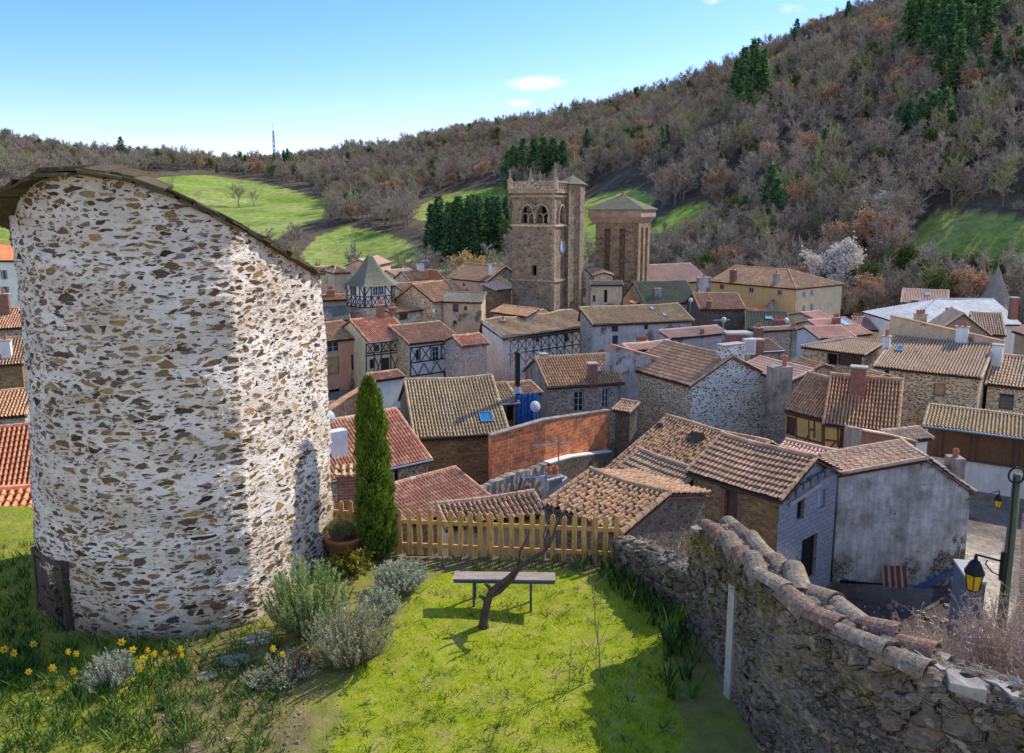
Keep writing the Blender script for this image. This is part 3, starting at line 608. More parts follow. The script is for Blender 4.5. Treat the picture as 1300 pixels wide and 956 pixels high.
p0 = at_y(1063, 350, 150); z0 = float(ground(p0.x, p0.y)); s = (at_y(1063, 302, 150).z - z0) / 10
tree_thing('blossom_tree', gen_bare(45, 10, .36, 9, 7, 14, .012, .6, 7), mbl, 'white blossoming tree at the hill foot right of the yellow building', None, (p0.x, p0.y, z0), 1, (s * .95, s * .95, s))
solo('blossom_tree', 1122, 300, 52, gen_bare(46, 10, .42, 9, 7, 16, .012, .5, 2), mbl, 'pale greyish blossoming tree below the conifers on the right hill', wide=1.2)
mru = [MATS['bark_grey'], [MATS['twig_rust'], MATS['twig_rust']]]
for i, (x, y, h) in enumerate(((1058, 148, 38), (1040, 150, 30), (1118, 62, 34), (1145, 38, 26), (1046, 95, 26), (1230, 185, 26), (1028, 140, 26), (870, 175, 20), (812, 178, 26))):
    p = on_hill(x, y)
    if p: plant_tree('rust', gen_bare(47, 10, .4, 9, 7, 12, .012, .5, 3), mru, 'rusty_tree', 'tree with rusty brown leaves among the grey wood of the steep hill', 'rusty brown trees on the steep hill', p, random.random() * 6, hill_scale(p, h, 10))
mbr = [MATS['bark'], [MATS['twig'], MATS['twig']]]
for i, (x, dpt, top, wd, lab) in enumerate(((1070, 138, 350, 1.1, 'bushy bare brown tree right of the yellow building'), (1108, 140, 362, 1.1, 'smaller bare brown tree behind the slate roofs'), (1095, 150, 340, .95, 'dark bare tree behind the two bushy bare trees'))):
    p0 = at_y(x, 400, dpt); z0 = float(ground(p0.x, p0.y)); tp = at_y(x, top, dpt).z
    s = (tp - z0) / 10; tree_thing('bare_tree', gen_bare(50 + i, 10, .36, 10, 8, 26, .009, .7), mbr, lab, None, (p0.x, p0.y, z0), i, (s * wd, s * wd, s))
p0 = at_y(601, 345, 150); z0 = float(ground(p0.x, p0.y)); s = (at_y(601, 318, 150).z - z0) / 10
tree_thing('golden_tree', gen_bare(60, 10, .42, 9, 7, 14, .012, .6, 4), [MATS['bark'], [MATS['twig_gold'], MATS['twig_gold']]], 'golden brown bush rising behind the pink walled house', None, (p0.x, p0.y, z0), 0, (s * 1.1, s * 1.1, s))
# radio mast on the far skyline
p = on_hill(349, 206) or on_hill(349, 212); Hm = 42 / F * p.length
mt = thing('radio_mast', 'thin lattice radio mast rising from the far skyline', 'mast', p); mb = MB()
for sx, sy in ((-1, -1), (1, -1), (1, 1), (-1, 1)): mb.beam((sx * .9, sy * .9, 0), (sx * .35, sy * .35, Hm), .3, .3)
for i in range(8):
    z = Hm * i / 8; q = .9 - .55 * i / 8; z2 = Hm * (i + 1) / 8; q2 = .9 - .55 * (i + 1) / 8
    mb.beam((-q, -q, z), (q2, -q2, z2), .22, .22); mb.beam((q, q, z), (-q2, q2, z2), .22, .22)
mb.build('lattice', MATS['zinc'], mt)
mb = MB(); mb.tube([(0, 0, Hm), (0, 0, Hm * 1.2)], .2); mb.build('antenna', MATS['white_paint'], mt)
for zz in (.78, .9):
    mb = MB(); mb.tube([(.5, -.9, Hm * zz), (.5, -1.4, Hm * zz)], .9, 8); mb.build('dish', MATS['white_paint'], mt)
# ------------------------------------------------------------------ tiles
CANAL = ((0, -.1), (.12, .7), (.3, 1.), (.48, .7), (.6, -.1), (.8, -.55))
FLAT = ((0, .0), (.1, .9), (.2, 1.), (.3, .15), (.62, .1), (.9, .0))
SLATE = ((0, 0.), (.03, .3), (.5, .3), (.97, .3), (.98, 0.), (.99, 0.))
def tile_slope(mb, P0, U, V, poly, kind='canal', pitch=.22, row=.38, amp=.055, lip=.035, jit=.35, seed=0, m=0, sag=None):
    """one connected sheet of tiles; poly = outline in (u along eave, v up slope)"""
    rg = np.random.default_rng(seed + 100); P0, U, V = np.array(P0, float), np.array(U, float), np.array(V, float); Nn = np.cross(U, V)
    poly = np.array(poly, float); u0, u1, v0, v1 = poly[:, 0].min(), poly[:, 0].max(), poly[:, 1].min(), poly[:, 1].max()
    prof = {'canal': CANAL, 'flat': FLAT, 'slate': SLATE}[kind]; k = len(prof)
    nc = max(2, int(round((u1 - u0) / pitch))); nr = max(2, int(round((v1 - v0) / row))); pitch = (u1 - u0) / nc; row = (v1 - v0) / nr
    fr = np.array([p[0] for p in prof]); ph = np.array([p[1] for p in prof])
    tint = rg.random((nr, nc)) * .75 + rg.random((1, nc)) * .25
    dz = rg.normal(size=(nr, nc)) * jit * .022; dv = rg.normal(size=(nr, nc)) * jit * row * .16; ds = rg.normal(size=(nr, nc)) * jit * .1
    if kind == 'slate' : off = (np.arange(nr) % 2 * .5)[:, None]
    else: off = np.zeros((nr, 1))
    uu = u0 + (np.arange(nc)[None, :, None] + fr[None, None, :] + off[:, :, None] + ds[:, :, None] * (1 if kind != 'slate' else .3)) * pitch   # nr,nc,k
    vb = v0 + np.arange(nr)[:, None] * row + dv; vt = v0 + (np.arange(nr)[:, None] + 1) * row + np.concatenate([dv[1:], np.zeros((1, nc))])
    U2 = np.stack([uu, uu], 1); V2 = np.stack([vb, vt], 1)[..., None] * np.ones(k)
    hb = lip + dz; ht = np.concatenate([dz[1:], dz[-1:]]) * .5
    H2 = np.stack([hb, ht], 1)[..., None] + ph * amp
    T2 = np.stack([tint, tint], 1)[..., None] * np.ones(k)
    cav = np.clip((ph + .55) / 1.3, 0, 1); C2 = np.stack([np.broadcast_to(cav, (nr, nc, k)), np.broadcast_to(cav * .75, (nr, nc, k))], 1)  # channels and upper tile ends darker: shade and dirt put into the colour
    nR, nC = nr * 2, nc * k; U2, V2, H2, T2, C2 = (a.reshape(nR, nC) for a in (U2, V2, H2, T2, C2))
    U2 = np.clip(U2, u0, u1); V2 = np.clip(V2, v0 - .03, v1)
    ii = (np.arange(nR - 1)[:, None] * nC + np.arange(nC - 1)[None, :]).ravel(); Q = np.stack([ii, ii + 1, ii + nC + 1, ii + nC], -1)
    if len(poly) != 4 or abs(poly[0, 0] - poly[3, 0]) + abs(poly[1, 0] - poly[2, 0]) > .01:
        uc = U2.ravel()[Q].mean(1); vc = V2.ravel()[Q].mean(1); Q = Q[inpoly(uc, vc, poly)]
    X = P0 + U2.reshape(-1, 1) * U + V2.reshape(-1, 1) * V + H2.reshape(-1, 1) * Nn
    if sag is not None: X = sag(X)
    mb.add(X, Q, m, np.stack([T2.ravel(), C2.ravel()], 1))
def ridge_tiles(mb, p, q, r=.13, seg=.4, m=0, seed=0, sag=None):
    p, q = np.array(p, float), np.array(q, float); L = np.linalg.norm(q - p); n = max(1, int(L / seg)); rg = np.random.default_rng(seed)
    pts = []; rad = []
    for i in range(n):
        a, b = p + (q - p) * i / n, p + (q - p) * (i + .98) / n; pts += [a, b]; rad += [r * 1.08, r * .92]
    P = np.array(pts)
    if sag is not None: P = sag(P)
    b0 = len(mb.V); mb.tube([tuple(x) for x in P], rad, 7, m); v, t = mb.V[-1]
    t[:, 0] = np.repeat(rg.random(n), 14)
# ------------------------------------------------------------------ walls with real openings
def wall_sheet(mb, O, U, L, z0, z1, holes, Nin, depth=.22, m=0, mr=None, back=None):
    """rectangular wall in the plane O + U*s + z, openings with reveals; Nin points into the house"""
    O, U, Nin = np.array(O, float), np.array(U, float), np.array(Nin, float); Z = np.array([0, 0, 1.])
    hs = [(max(.02, a), max(z0 + .02, b), min(L - .02, c), min(z1 - .02, d)) for a, b, c, d in holes]
    hs = [h for h in hs if h[2] - h[0] > .05 and h[3] - h[1] > .05]
    xs = sorted({0, L, *[h[0] for h in hs], *[h[2] for h in hs]}); zs = sorted({z0, z1, *[h[1] for h in hs], *[h[3] for h in hs]})
    W = lambda s, z, d=0: O + U * s + Z * z + Nin * d
    for i in range(len(xs) - 1):
        for j in range(len(zs) - 1):
            c = ((xs[i] + xs[i + 1]) / 2, (zs[j] + zs[j + 1]) / 2)
            if any(h[0] < c[0] < h[2] and h[1] < c[1] < h[3] for h in hs): continue
            mb.poly([W(xs[i], zs[j]), W(xs[i + 1], zs[j]), W(xs[i + 1], zs[j + 1]), W(xs[i], zs[j + 1])], m)
    for a, b, c, d in hs:
        r_ = m if mr is None else mr
        mb.poly([W(a, b), W(a, b, depth), W(c, b, depth), W(c, b)], r_); mb.poly([W(a, d), W(c, d), W(c, d, depth), W(a, d, depth)], r_)
        mb.poly([W(a, b), W(a, d), W(a, d, depth), W(a, b, depth)], r_); mb.poly([W(c, b), W(c, b, depth), W(c, d, depth), W(c, d)], r_)
    return W, hs
def window_part(root, W, h, kind='white', depth=.22, proud=.03, name='window'):
    """frame (part) > pane, sill, shutters (sub-parts)"""
    a, b, c, d = h; w, t = c - a, d - b; fm = {'white': 'frame_white', 'brown': 'timber_brown', 'dark': 'timber_dark', 'tan': 'timber_brown', 'shut': 'timber_dark', 'blue': 'frame_white', 'side': 'timber_brown', 'hole': 'timber_dark', 'wide': 'frame_white', 'pale': 'frame_white'}[kind]
    f = .06 if w > .6 else .045; mb = MB(); dd = depth - .06
    def bar(s0, z0, s1, z1, d0=dd, d1=dd + .05):
        p = [W(s, z, e) for e in (d0, d1) for s, z in ((s0, z0), (s1, z0), (s1, z1), (s0, z1))]
        mb.add(p, [(0, 1, 2, 3), (7, 6, 5, 4), (0, 4, 5, 1), (1, 5, 6, 2), (2, 6, 7, 3), (3, 7, 4, 0)])
    bar(a, b, a + f, d); bar(c - f, b, c, d); bar(a + f, b, c - f, b + f); bar(a + f, d - f, c - f, d)
    if kind in ('white', 'brown', 'blue', 'side', 'pale', 'wide') and w > .5:
        mid = (a + c) / 2; bar(mid - .03, b + f, mid + .03, d - f)
        if t > 1.0:
            for q in ((1 / 3., 2 / 3.) if t > 1.5 else (.5,)):
                z = b + t * q; bar(a + f, z - .015, mid - .03, z + .015); bar(mid + .03, z - .015, c - f, z + .015)
    o = mb.build(name, MATS[fm], root)
    pm = {'blue': 'glass_blue', 'tan': 'shutter_tan', 'shut': 'shutter_brown', 'hole': 'dark_hole', 'pale': 'glass_sky'}.get(kind, 'glass_dark')
    mb = MB(); mb.poly([W(a + f, b + f, dd + .03), W(c - f, b + f, dd + .03), W(c - f, d - f, dd + .03), W(a + f, d - f, dd + .03)])
    mb.build('shutter' if kind in ('tan', 'shut') else 'pane', MATS[pm], o)
    if kind not in ('hole',):
        mb = MB(); p = [W(s, z, e) for e in (-.05, depth * .6) for s, z in ((a - .06, b - .09), (c + .06, b - .09), (c + .06, b - .004), (a - .06, b - .004))]
        mb.add(p, [(0, 1, 2, 3), (7, 6, 5, 4), (0, 4, 5, 1), (1, 5, 6, 2), (2, 6, 7, 3), (3, 7, 4, 0)]); mb.build('sill', MATS['concrete'], o)
    if kind == 'side':
        for s0, s1 in ((a - w * .52, a - .03), (c + .03, c + w * .52)):
            mb = MB(); p = [W(s, z, e) for e in (-.05, -.01) for s, z in ((s0, b), (s1, b), (s1, d), (s0, d))]
            mb.add(p, [(0, 1, 2, 3), (7, 6, 5, 4), (0, 4, 5, 1), (1, 5, 6, 2), (2, 6, 7, 3), (3, 7, 4, 0)]); mb.build('shutter', MATS['shutter_blue'], o)
    return o
def chimney_part(root, c, w, d, h, mat='brick_small', pots=2, rz=0, cap=True, sink=.45, potmat='terracotta', poth=.42):
    """c = local point where it leaves the roof"""
    c = Vector(c); mb = MB(); mb.box((c.x, c.y, c.z + (h - sink) / 2), (w, d, h + sink), 0)
    o = mb.build('chimney', MATS[mat], root)
    if cap:
        mb = MB(); mb.box((c.x, c.y, c.z + h + .055), (w + .14, d + .14, .1)); mb.build('chimney_cap', MATS['concrete' if mat != 'render_cement' else 'render_cement'], o)
    ax = (1, 0) if w >= d else (0, 1); n = pots
    for i in range(n):
        t = ((i + .5) / n - .5) * max(w, d) * .92; mb = MB()
        mb.lathe([(.14, 0), (.13, poth * .6), (.15, poth * .62), (.15, poth * .8), (.115, poth * .82), (.12, poth), (.09, poth), (.085, poth * .5), (.0, poth * .5)], (c.x + ax[0] * t, c.y + ax[1] * t, c.z + h + (.105 if cap else 0)), 10)
        mb.build('chimney_pot', MATS[potmat], o)
    return o
HOUSES = {}
class House:
    def __init__(s, key, label, e0, e1, D, W=None, ridge=None, r0=None, r1=None, ref=0, rf=.5, base=None, side=1, wall='rubble_grey', roof='tile_old', kind='canal',
                 oh=.3, ov=.18, hip=(0, 0), zb=0., wl=None, wr=None, wf=None, jit=.35, sag=.05, pitch=.22, row=.38, rot=None, gutter=None, group=None, cat='house', name='house', nogab=False, openl=None, rise=None, pit=None, lip=.05, amp=.085):
        s.__dict__.update({k: v for k, v in locals().items() if k != 's'})
        if isinstance(e0, Vector): P0, P1 = e0, e1
        elif ref == 0: P0 = at_y(*e0, D); P1 = at_z(*e1, P0.z)
        else: P1 = at_y(*e1, D); P0 = at_z(*e0, P1.z)
        u = (P1 - P0); L = u.length; u.normalize(); v = Vector((-u.y, u.x, 0)) * side
        if side < 0: pass
        ze = P0.z
        if r0 is not None or r1 is not None:
            C, px = (P0, r0) if r0 is not None else (P1, r1)
            # solve C + v*a + z*b on the ray through px
            d = ray(*px); A = np.array([[v.x, 0, -d.x], [v.y, 0, -d.y], [0, 1, -d.z]]); b = np.array([-C.x, -C.y, CAMZ - C.z])
            a_, rise, _ = np.linalg.solve(A, b); 
            if W is None: W = a_ / rf
            else:
                pass
        if ridge is not None:
            W = W or 6.; d = ray(*ridge); Q = P0 + v * (W * rf); n = v; t = (Q - Vector((0, 0, CAMZ))).dot(n) / d.dot(n); rise = CAMZ + d.z * t - ze
            if pit is None and math.degrees(math.atan2(rise, W * rf)) < 9: pit = 16
            if pit:   # keep the pitch, let the depth of the house follow from the ridge on the sight line
                n = v * -math.tan(R(pit)) + Vector((0, 0, 1)); o = Vector((0, 0, CAMZ)); t = (P0 - o).dot(n) / d.dot(n); Q = o + d * t
                a_ = (Q - P0).dot(v); W = a_ / rf; rise = a_ * math.tan(R(pit))
        s.W, s.L, s.rise = W, L, rise
        mid = P0 + u * L / 2 + v * W / 2
        if base is None: base = float(ground(mid.x, mid.y)) - .3
        gz = [float(ground(q.x, q.y)) for q in (P0, P1, P0 + v * W, P1 + v * W)]; base = min(base, min(gz) - .15)
        s.he = ze - base; s.basez = base
        if side > 0: s.M = Matrix(((u.x, v.x, 0, P0.x), (u.y, v.y, 0, P0.y), (0, 0, 1, base), (0, 0, 0, 1)))
        else:   # keep a right-handed frame: start from the other corner
            s.M = Matrix(((-u.x, v.x, 0, P1.x), (-u.y, v.y, 0, P1.y), (0, 0, 1, base), (0, 0, 0, 1)))
        s.Mi = s.M.inverted(); s.rz = math.atan2(s.M[1][0], s.M[0][0])
        s.slope = math.atan2(rise, W * rf); s.wins = {'f': [], 'l': [], 'r': []}; s.chs = []; s.extra = []
        print('%-14s D%.0f-%.0f L%.1f W%.1f he%.1f rise%.1f slope%.0f ze%.1f base%.1f' % (key, P0.y, P1.y, L, W, s.he, rise, math.degrees(s.slope), ze, base))
        HOUSES[key] = s
    def lray(s, px, py):
        o = s.Mi @ Vector((0, 0, CAMZ)); d = s.Mi.to_3x3() @ ray(px, py); return o, d
    def on(s, plane, px, py):
        o, d = s.lray(px, py)
        if plane == 'roof': n = Vector((0, -s.rise, s.W * s.rf)); p = Vector((0, 0, s.he))
        elif plane == 'back': n = Vector((0, s.rise - s.zb, s.W * (1 - s.rf))); p = Vector((0, s.W * s.rf, s.he + s.rise))
        elif plane == 'ridge': n = Vector((0, 1, 0)); p = Vector((0, s.W * s.rf, 0))
        elif plane == 'f': n = Vector((0, 1, 0)); p = Vector((0, s.oh, 0))
        elif plane == 'l': n = Vector((1, 0, 0)); p = Vector((s.ov, 0, 0))
        elif plane == 'r': n = Vector((1, 0, 0)); p = Vector((s.L - s.ov, 0, 0))
        t = (p - o).dot(n) / d.dot(n); return o + d * t
    def win(s, wall, x0, y0, x1, y1, kind='white', n=1):
        cx, cy = (x0 + x1) / 2, (y0 + y1) / 2
        p = s.on(wall, x0, cy); q = s.on(wall, x1, cy); a = s.on(wall, cx, y1); b = s.on(wall, cx, y0); i = 0 if wall == 'f' else 1
        s.wins[wall].append(((min(p[i], q[i]), a.z, max(p[i], q[i]), b.z), kind)); return s
    def chim(s, x0, x1, ytop, ybot, mat='brick_small', pots=2, plane='roof', d=None, **kw):
        p = s.on(plane, (x0 + x1) / 2, ybot); dist = (s.M @ p).length; k = dist / F
        h = (ybot - ytop) * k * 1.03; w = (x1 - x0) * k * .97; s.chs.append((p, w, d or min(w, .7), h, mat, pots, kw)); return s
    def build(s):
        W, L, he, rise, rf, oh, ov, zb = s.W, s.L, s.he, s.rise, s.rf, s.oh, s.ov, s.zb
        root = thing(s.name, s.label, s.cat, s.M.to_translation(), s.rz, s.group); s.root = root
        wf, wl, wr = (x or s.wall for x in (s.wf, s.wl, s.wr)); mats = [MATS[wf], MATS[wl], MATS[wr], MATS['render_beige']]
        yR = rf * W; tz = lambda y: (he + rise * y / yR if y <= yR else he + rise + (zb - rise) * (y - yR) / max(1e-6, W - yR)) - .07
        yb = W - (oh if rf < .99 else .02)
        hl, hr = s.hip
        mb = MB(); zt = tz(oh); out = []
        Wf, h1 = wall_sheet(mb, (ov, oh, 0), (1, 0, 0), L - 2 * ov, 0, zt, [(h[0] - ov, h[1], h[2] - ov, h[3]) for h, k in s.wins['f']], (0, 1, 0), m=0)
        out += [(Wf, h, k[1]) for h, k in zip(h1, s.wins['f'])]
        zb_ = tz(yb); ze = min(zt, zb_)
        for wl_, x, m, nin, key in ((wl, ov, 1, (1, 0, 0), 'l'), (wr, L - ov, 2, (-1, 0, 0), 'r')):
            Wg, h2 = wall_sheet(mb, (x, oh, 0), (0, 1, 0), yb - oh, 0, ze, [(h[0] - oh, h[1], h[2] - oh, h[3]) for h, k in s.wins[key]], nin, m=m)
            out += [(Wg, h, k[1]) for h, k in zip(h2, s.wins[key])]
            if (hl if key == 'l' else hr) == 0:
                top = [(x, oh, ze)] + ([(x, oh, zt)] if zt > ze + .01 else []) + ([(x, yR, tz(yR))] if rf < .99 else []) + ([(x, yb, zb_)] if zb_ > ze + .01 else []) + [(x, yb, ze)]
                if len(top) > 2: mb.poly(top, m)
        mb.poly([(ov, yb, 0), (L - ov, yb, 0), (L - ov, yb, zb_), (ov, yb, zb_)], 0)
        mb.build('wall', mats, root, weld=False)
        for Wx, h, k in out: window_part(root, Wx, h, k)
        # roof
        def sag(X):
            if not s.sag: return X
            X = np.array(X); f = np.sin(np.clip(X[:, 0] / L, 0, 1) * math.pi) * (.4 + .6 * np.sin(np.clip(X[:, 1] / W, 0, 1) * math.pi)); X[:, 2] -= s.sag * f
            X[:, 2] += s.sag * .25 * np.sin(X[:, 0] * 1.3 + X[:, 1]); return X
        mb = MB(); ls = math.hypot(yR, rise); V = np.array([0, yR, rise]) / ls; sd = sum(map(ord, s.key)); kw = dict(kind=s.kind, pitch=s.pitch, row=s.row, jit=s.jit, sag=sag, lip=s.lip, amp=s.amp)
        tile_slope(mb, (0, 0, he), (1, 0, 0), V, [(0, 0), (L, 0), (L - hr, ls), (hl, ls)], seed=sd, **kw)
        if rf < .99:
            lb = math.hypot(W - yR, rise - zb); Vb = np.array([0, -(W - yR), rise - zb]) / lb
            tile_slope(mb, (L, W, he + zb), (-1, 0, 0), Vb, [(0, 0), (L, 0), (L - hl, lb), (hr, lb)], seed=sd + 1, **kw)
        for hp, x, sgn in ((hl, 0, 1), (hr, L, -1)):
            if hp:
                lh = math.hypot(hp, rise); Vh = np.array([sgn * hp, 0, rise]) / lh
                if sgn > 0: tile_slope(mb, (0, W, he), (0, -1, 0), Vh, [(0, 0), (W, 0), (W - yR, lh)], seed=sd + 2, **kw)
                else: tile_slope(mb, (L, 0, he), (0, 1, 0), Vh, [(0, 0), (W, 0), (yR, lh)], seed=sd + 3, **kw)
        th = .07
        def plate(pts, m=1):
            a = np.array(pts, float); dn = np.array([0, 0, -th]); up = np.array([0, 0, -.05 - s.sag * 1.35]); dn = dn + up; n = len(a)
            a1, a2 = a + up, a + dn; mb.add(np.concatenate([a1, a2]), [list(range(n))], m); b = mb.n - 2 * n
            mb.Fc.append((np.array([[b + n + i for i in range(n)][::-1]]), m)); mb.Fc.append((np.array([[b + i, b + n + i, b + n + (i + 1) % n, b + (i + 1) % n] for i in range(n)]), m))
        R0, R1 = (hl, yR, he + rise), (L - hr, yR, he + rise)
        plate([(0, 0, he), (L, 0, he), R1, R0])
        if rf < .99: plate([(L, W, he + zb), (0, W, he + zb), R0, R1])
        if hl: plate([(0, W, he + zb), (0, 0, he), R0])
        if hr: plate([(L, 0, he), (L, W, he + zb), R1])
        if s.kind != 'slate':
            up = np.array([0, 0, .03]); ridge_tiles(mb, np.array(R0) + up, np.array(R1) + up, seed=sd, sag=sag)
            if hl: ridge_tiles(mb, (0, 0, he + .04), np.array(R0) + up, seed=sd); ridge_tiles(mb, (0, W, he + .04), np.array(R0) + up, seed=sd)
            if hr: ridge_tiles(mb, (L, 0, he + .04), np.array(R1) + up, seed=sd); ridge_tiles(mb, (L, W, he + .04), np.array(R1) + up, seed=sd)
            for x, hp in ((.06, hl), (L - .06, hr)):
                if not hp:
                    ridge_tiles(mb, (x, 0, he + .02), (x, yR, he + rise + .02), r=.1, seed=sd + 7, sag=sag)
        else:
            up = np.array([0, 0, .02]); mb.beam(np.array(R0) + up, np.array(R1) + up, .2, .06, 0)
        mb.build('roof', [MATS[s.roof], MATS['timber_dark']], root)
        if s.gutter:
            mb = MB(); mb.tube([(0, -.07, he - .03), (L, -.07, he - .03)], .075, 8); mb.build('gutter', MATS[s.gutter], root)
            mb = MB(); mb.tube([(L - .35, -.06, he - .08), (L - .35, oh - .07, he - .5), (L - .35, oh - .07, .1)], .055, 6); mb.build('downpipe', MATS['zinc'], root)
        for p, w, d, h, mat, pots, kw2 in s.chs: chimney_part(root, p, w, d, h, mat, pots, **kw2)
        for f in s.extra: f(s, root)
        return root
    # -------- additions kept for build time
    def skylight(s, x0, y0, x1, y1, mat='glass_blue'):
        def f(s, root):
            c = s.on('roof', (x0 + x1) / 2, (y0 + y1) / 2); w = (s.on('roof', x1, (y0 + y1) / 2) - s.on('roof', x0, (y0 + y1) / 2)).length * .85; h = (s.on('roof', (x0 + x1) / 2, y0) - s.on('roof', (x0 + x1) / 2, y1)).length * .85
            Mx = Matrix.Rotation(s.slope, 3, 'X'); n = Mx @ Vector((0, 0, 1)); mb = MB()
            for dx, dy, a, b in ((-w / 2, 0, .07, h + .07), (w / 2, 0, .07, h + .07), (0, -h / 2, w - .07, .07), (0, h / 2, w - .07, .07)):
                mb.box(c + Mx @ Vector((dx, dy, .1)), (a, b, .12), M=Mx)
            o = mb.build('skylight', MATS['zinc'], root); mb = MB(); mb.box(c + n * .09, (w - .07, h - .07, .04), M=Mx); mb.build('pane', MATS[mat], o)
        s.extra.append(f); return s
    def timbers(s, wall, segs, w=.14, mat='timber_dark', proud=.03, name='timber_frame'):
        """segs: list of (x0,y0,x1,y1) in photo pixels on the given wall"""
        def f(s, root):
            mb = MB(); i = 0 if wall == 'f' else 1
            for j, (x0, y0, x1, y1) in enumerate(segs):
                p, q = s.on(wall, x0, y0), s.on(wall, x1, y1)
                o = {'f': Vector((0, -1, 0)), 'l': Vector((-1, 0, 0)), 'r': Vector((1, 0, 0))}[wall]
                dg = abs(p.z - q.z) > .15 and abs(p[i] - q[i]) > .15
                off = o * (proud - (.012 if dg else 0) + .0013 * (j % 5)); up = o
                mb.beam(p + off * .5, q + off * .5, w if not dg else w * .8, off.length, 0, up=up)
            mb.build(name, MATS[mat], root)
        s.extra.append(f); return s
def gable_house(key, label, l, r, apex, D, length, **kw):
    """house whose gable faces the camera: l, r eave corners and apex of the gable in the photo"""
    pl = at_y(*l, D); pr = at_z(*r, pl.z); w_ = pr - pl; W = w_.length; back = Vector((-w_.y, w_.x, 0)).normalized()
    d = ray(*apex); t = (pl - Vector((0, 0, CAMZ))).dot(back) / d.dot(back); a = Vector((0, 0, CAMZ)) + d * t
    rf = min(.8, max(.2, (a - pl).dot(w_) / W ** 2))
    return House(key, label, pl + back * length, pl, 0, W=W, rise=a.z - pl.z, rf=rf, **kw)
def free_wall(name, label, cat, pts, zbot, thick, mats, cap=None, group=None, capover=.05, rough=0., seed=0, mcap=None, seg=.5, lv=6, topn=1):
    """wall along a line of world points (x, y, ztop); local frame along the first run"""
    pts = [Vector(p) for p in pts]; d = pts[1] - pts[0]; rz = math.atan2(d.y, d.x); loc = Vector((pts[0].x, pts[0].y, zbot))
    root = thing(name, label, cat, loc, rz, group); Mi = Matrix.LocRotScale(loc, Matrix.Rotation(rz, 3, 'Z').to_euler(), None).inverted(); lp = [Mi @ p for p in pts]
    rg = np.random.default_rng(seed); path = []
    for a, b in zip(lp, lp[1:]):
        n = max(1, int((b - a).length / seg))
        for i in range(n): path.append(a + (b - a) * i / n)
    path.append(lp[-1]); n = len(path); V = []
    for i, p in enumerate(path):
        t = (path[min(i + 1, n - 1)] - path[max(i - 1, 0)]); t.z = 0; t.normalize(); nrm = Vector((-t.y, t.x, 0)); q = lambda: rg.normal() * rough
        zt = p.z + q(); hw = thick / 2
        for k_ in range(lv + 1): V.append((*(p.xy + nrm.xy * -(thick / 2 + q())), zt * k_ / lv))
        if topn > 1: V += [(*(p.xy + nrm.xy * (-hw * math.cos(math.pi * j / topn))), zt + .09 * math.sin(math.pi * j / topn)) for j in range(1, topn)]
        for k_ in range(lv + 1): V.append((*(p.xy + nrm.xy * (thick / 2 + q())), zt * (lv - k_) / lv))
    c = 2 * (lv + 1) + max(0, topn - 1); Q = [(i * c + j, (i + 1) * c + j, (i + 1) * c + j + 1, i * c + j + 1) for i in range(n - 1) for j in range(c - 1)]
    mb = MB(); mb.add(V, Q, 0); mb.Fc.append((np.array([list(range(c))]), 0)); mb.Fc.append((np.array([[(n - 1) * c + j for j in range(c)][::-1]]), 0))
    mb.build('masonry', MATS[mats], root)
    if cap:
        mb = MB()
        for a, b in zip(path, path[1:]):
            mb.beam(a + Vector((0, 0, .045)), b + Vector((0, 0, .045)), thick + 2 * capover, .08)
        mb.build('coping', MATS[cap], root)
    return root, Mi, path
# ------------------------------------------------------------------ houses, nearest rows first
def xbrace(x0, y0, x1, y1, y2=None, y3=None):
    """two crossing braces between left edge (x0,y0..y1) and right edge (x1,y2..y3)"""
    y2 = y0 if y2 is None else y2; y3 = y1 if y3 is None else y3
    return [(x0, y0, x1, y3), (x0, y1, x1, y2)]
h = House('redL', 'house with red-brown clay tiles and stubby white chimney below the cypress', (396, 616), (549, 583), 43, pit=27, W=7.5, ridge=(458, 527), wall='rubble_gold', roof='tile_red', jit=.12, gutter='zinc', wf='rubble_gold')
h.chim(418, 440, 546, 575, 'render_white', 0, cap=False); h.win('f', 501, 593, 506, 611, 'hole'); h.build()
h = House('greyBig', 'big house with mossy grey canal tiles and a small blue skylight', (525, 557), (648, 549), 50, W=8.5, pit=25, ridge=(545, 481), wall='rubble_brown', roof='tile_grey', jit=.3, gutter='timber_dark', sag=.1)
h.skylight(608, 524, 626, 537).build()
h = House('redLean', 'low lean-to roof of red tiles in front of the mossy grey roof', (520, 668), (628, 634), 40, W=5.5, rf=1, ridge=(576, 594), wall='rubble_brown', roof='tile_red', jit=.12); h.build()
h = House('pinkL', 'pink plastered house with tan shutters next to the near round tower', (405, 435), (459.6, 428.5), 80, W=8, ridge=(428, 408), wall='render_pink', roof='tile_old', base=-14)
h.win('f', 416, 434.5, 431, 447, 'wide').win('f', 416, 453, 431, 475, 'tan').win('f', 446, 450, 453, 470, 'dark').win('f', 418, 494, 432, 508, 'hole').build()
h = House('timberRed', 'half-timbered house under bright red new tiles', (468, 435), (523.5, 428.5), 80, W=8, ridge=(466, 404), wall='render_cream', roof='tile_red', jit=.08, base=-15, gutter='zinc')
T = [(465, 436, 465, 482), (516, 430, 516, 480), (464, 449, 516, 443), (464, 452, 516, 446), (475, 436, 475, 480), (484, 434, 484, 476), (496, 433, 496, 474), (507, 431, 507, 476)]
T += xbrace(466, 437, 474, 449) + xbrace(484, 435, 490, 447) + xbrace(490, 434, 496, 446) + xbrace(497, 433, 506, 445) + xbrace(507, 432, 516, 444) + xbrace(497, 452, 506, 476) + xbrace(507, 449, 516, 476) + xbrace(476, 454, 484, 478)
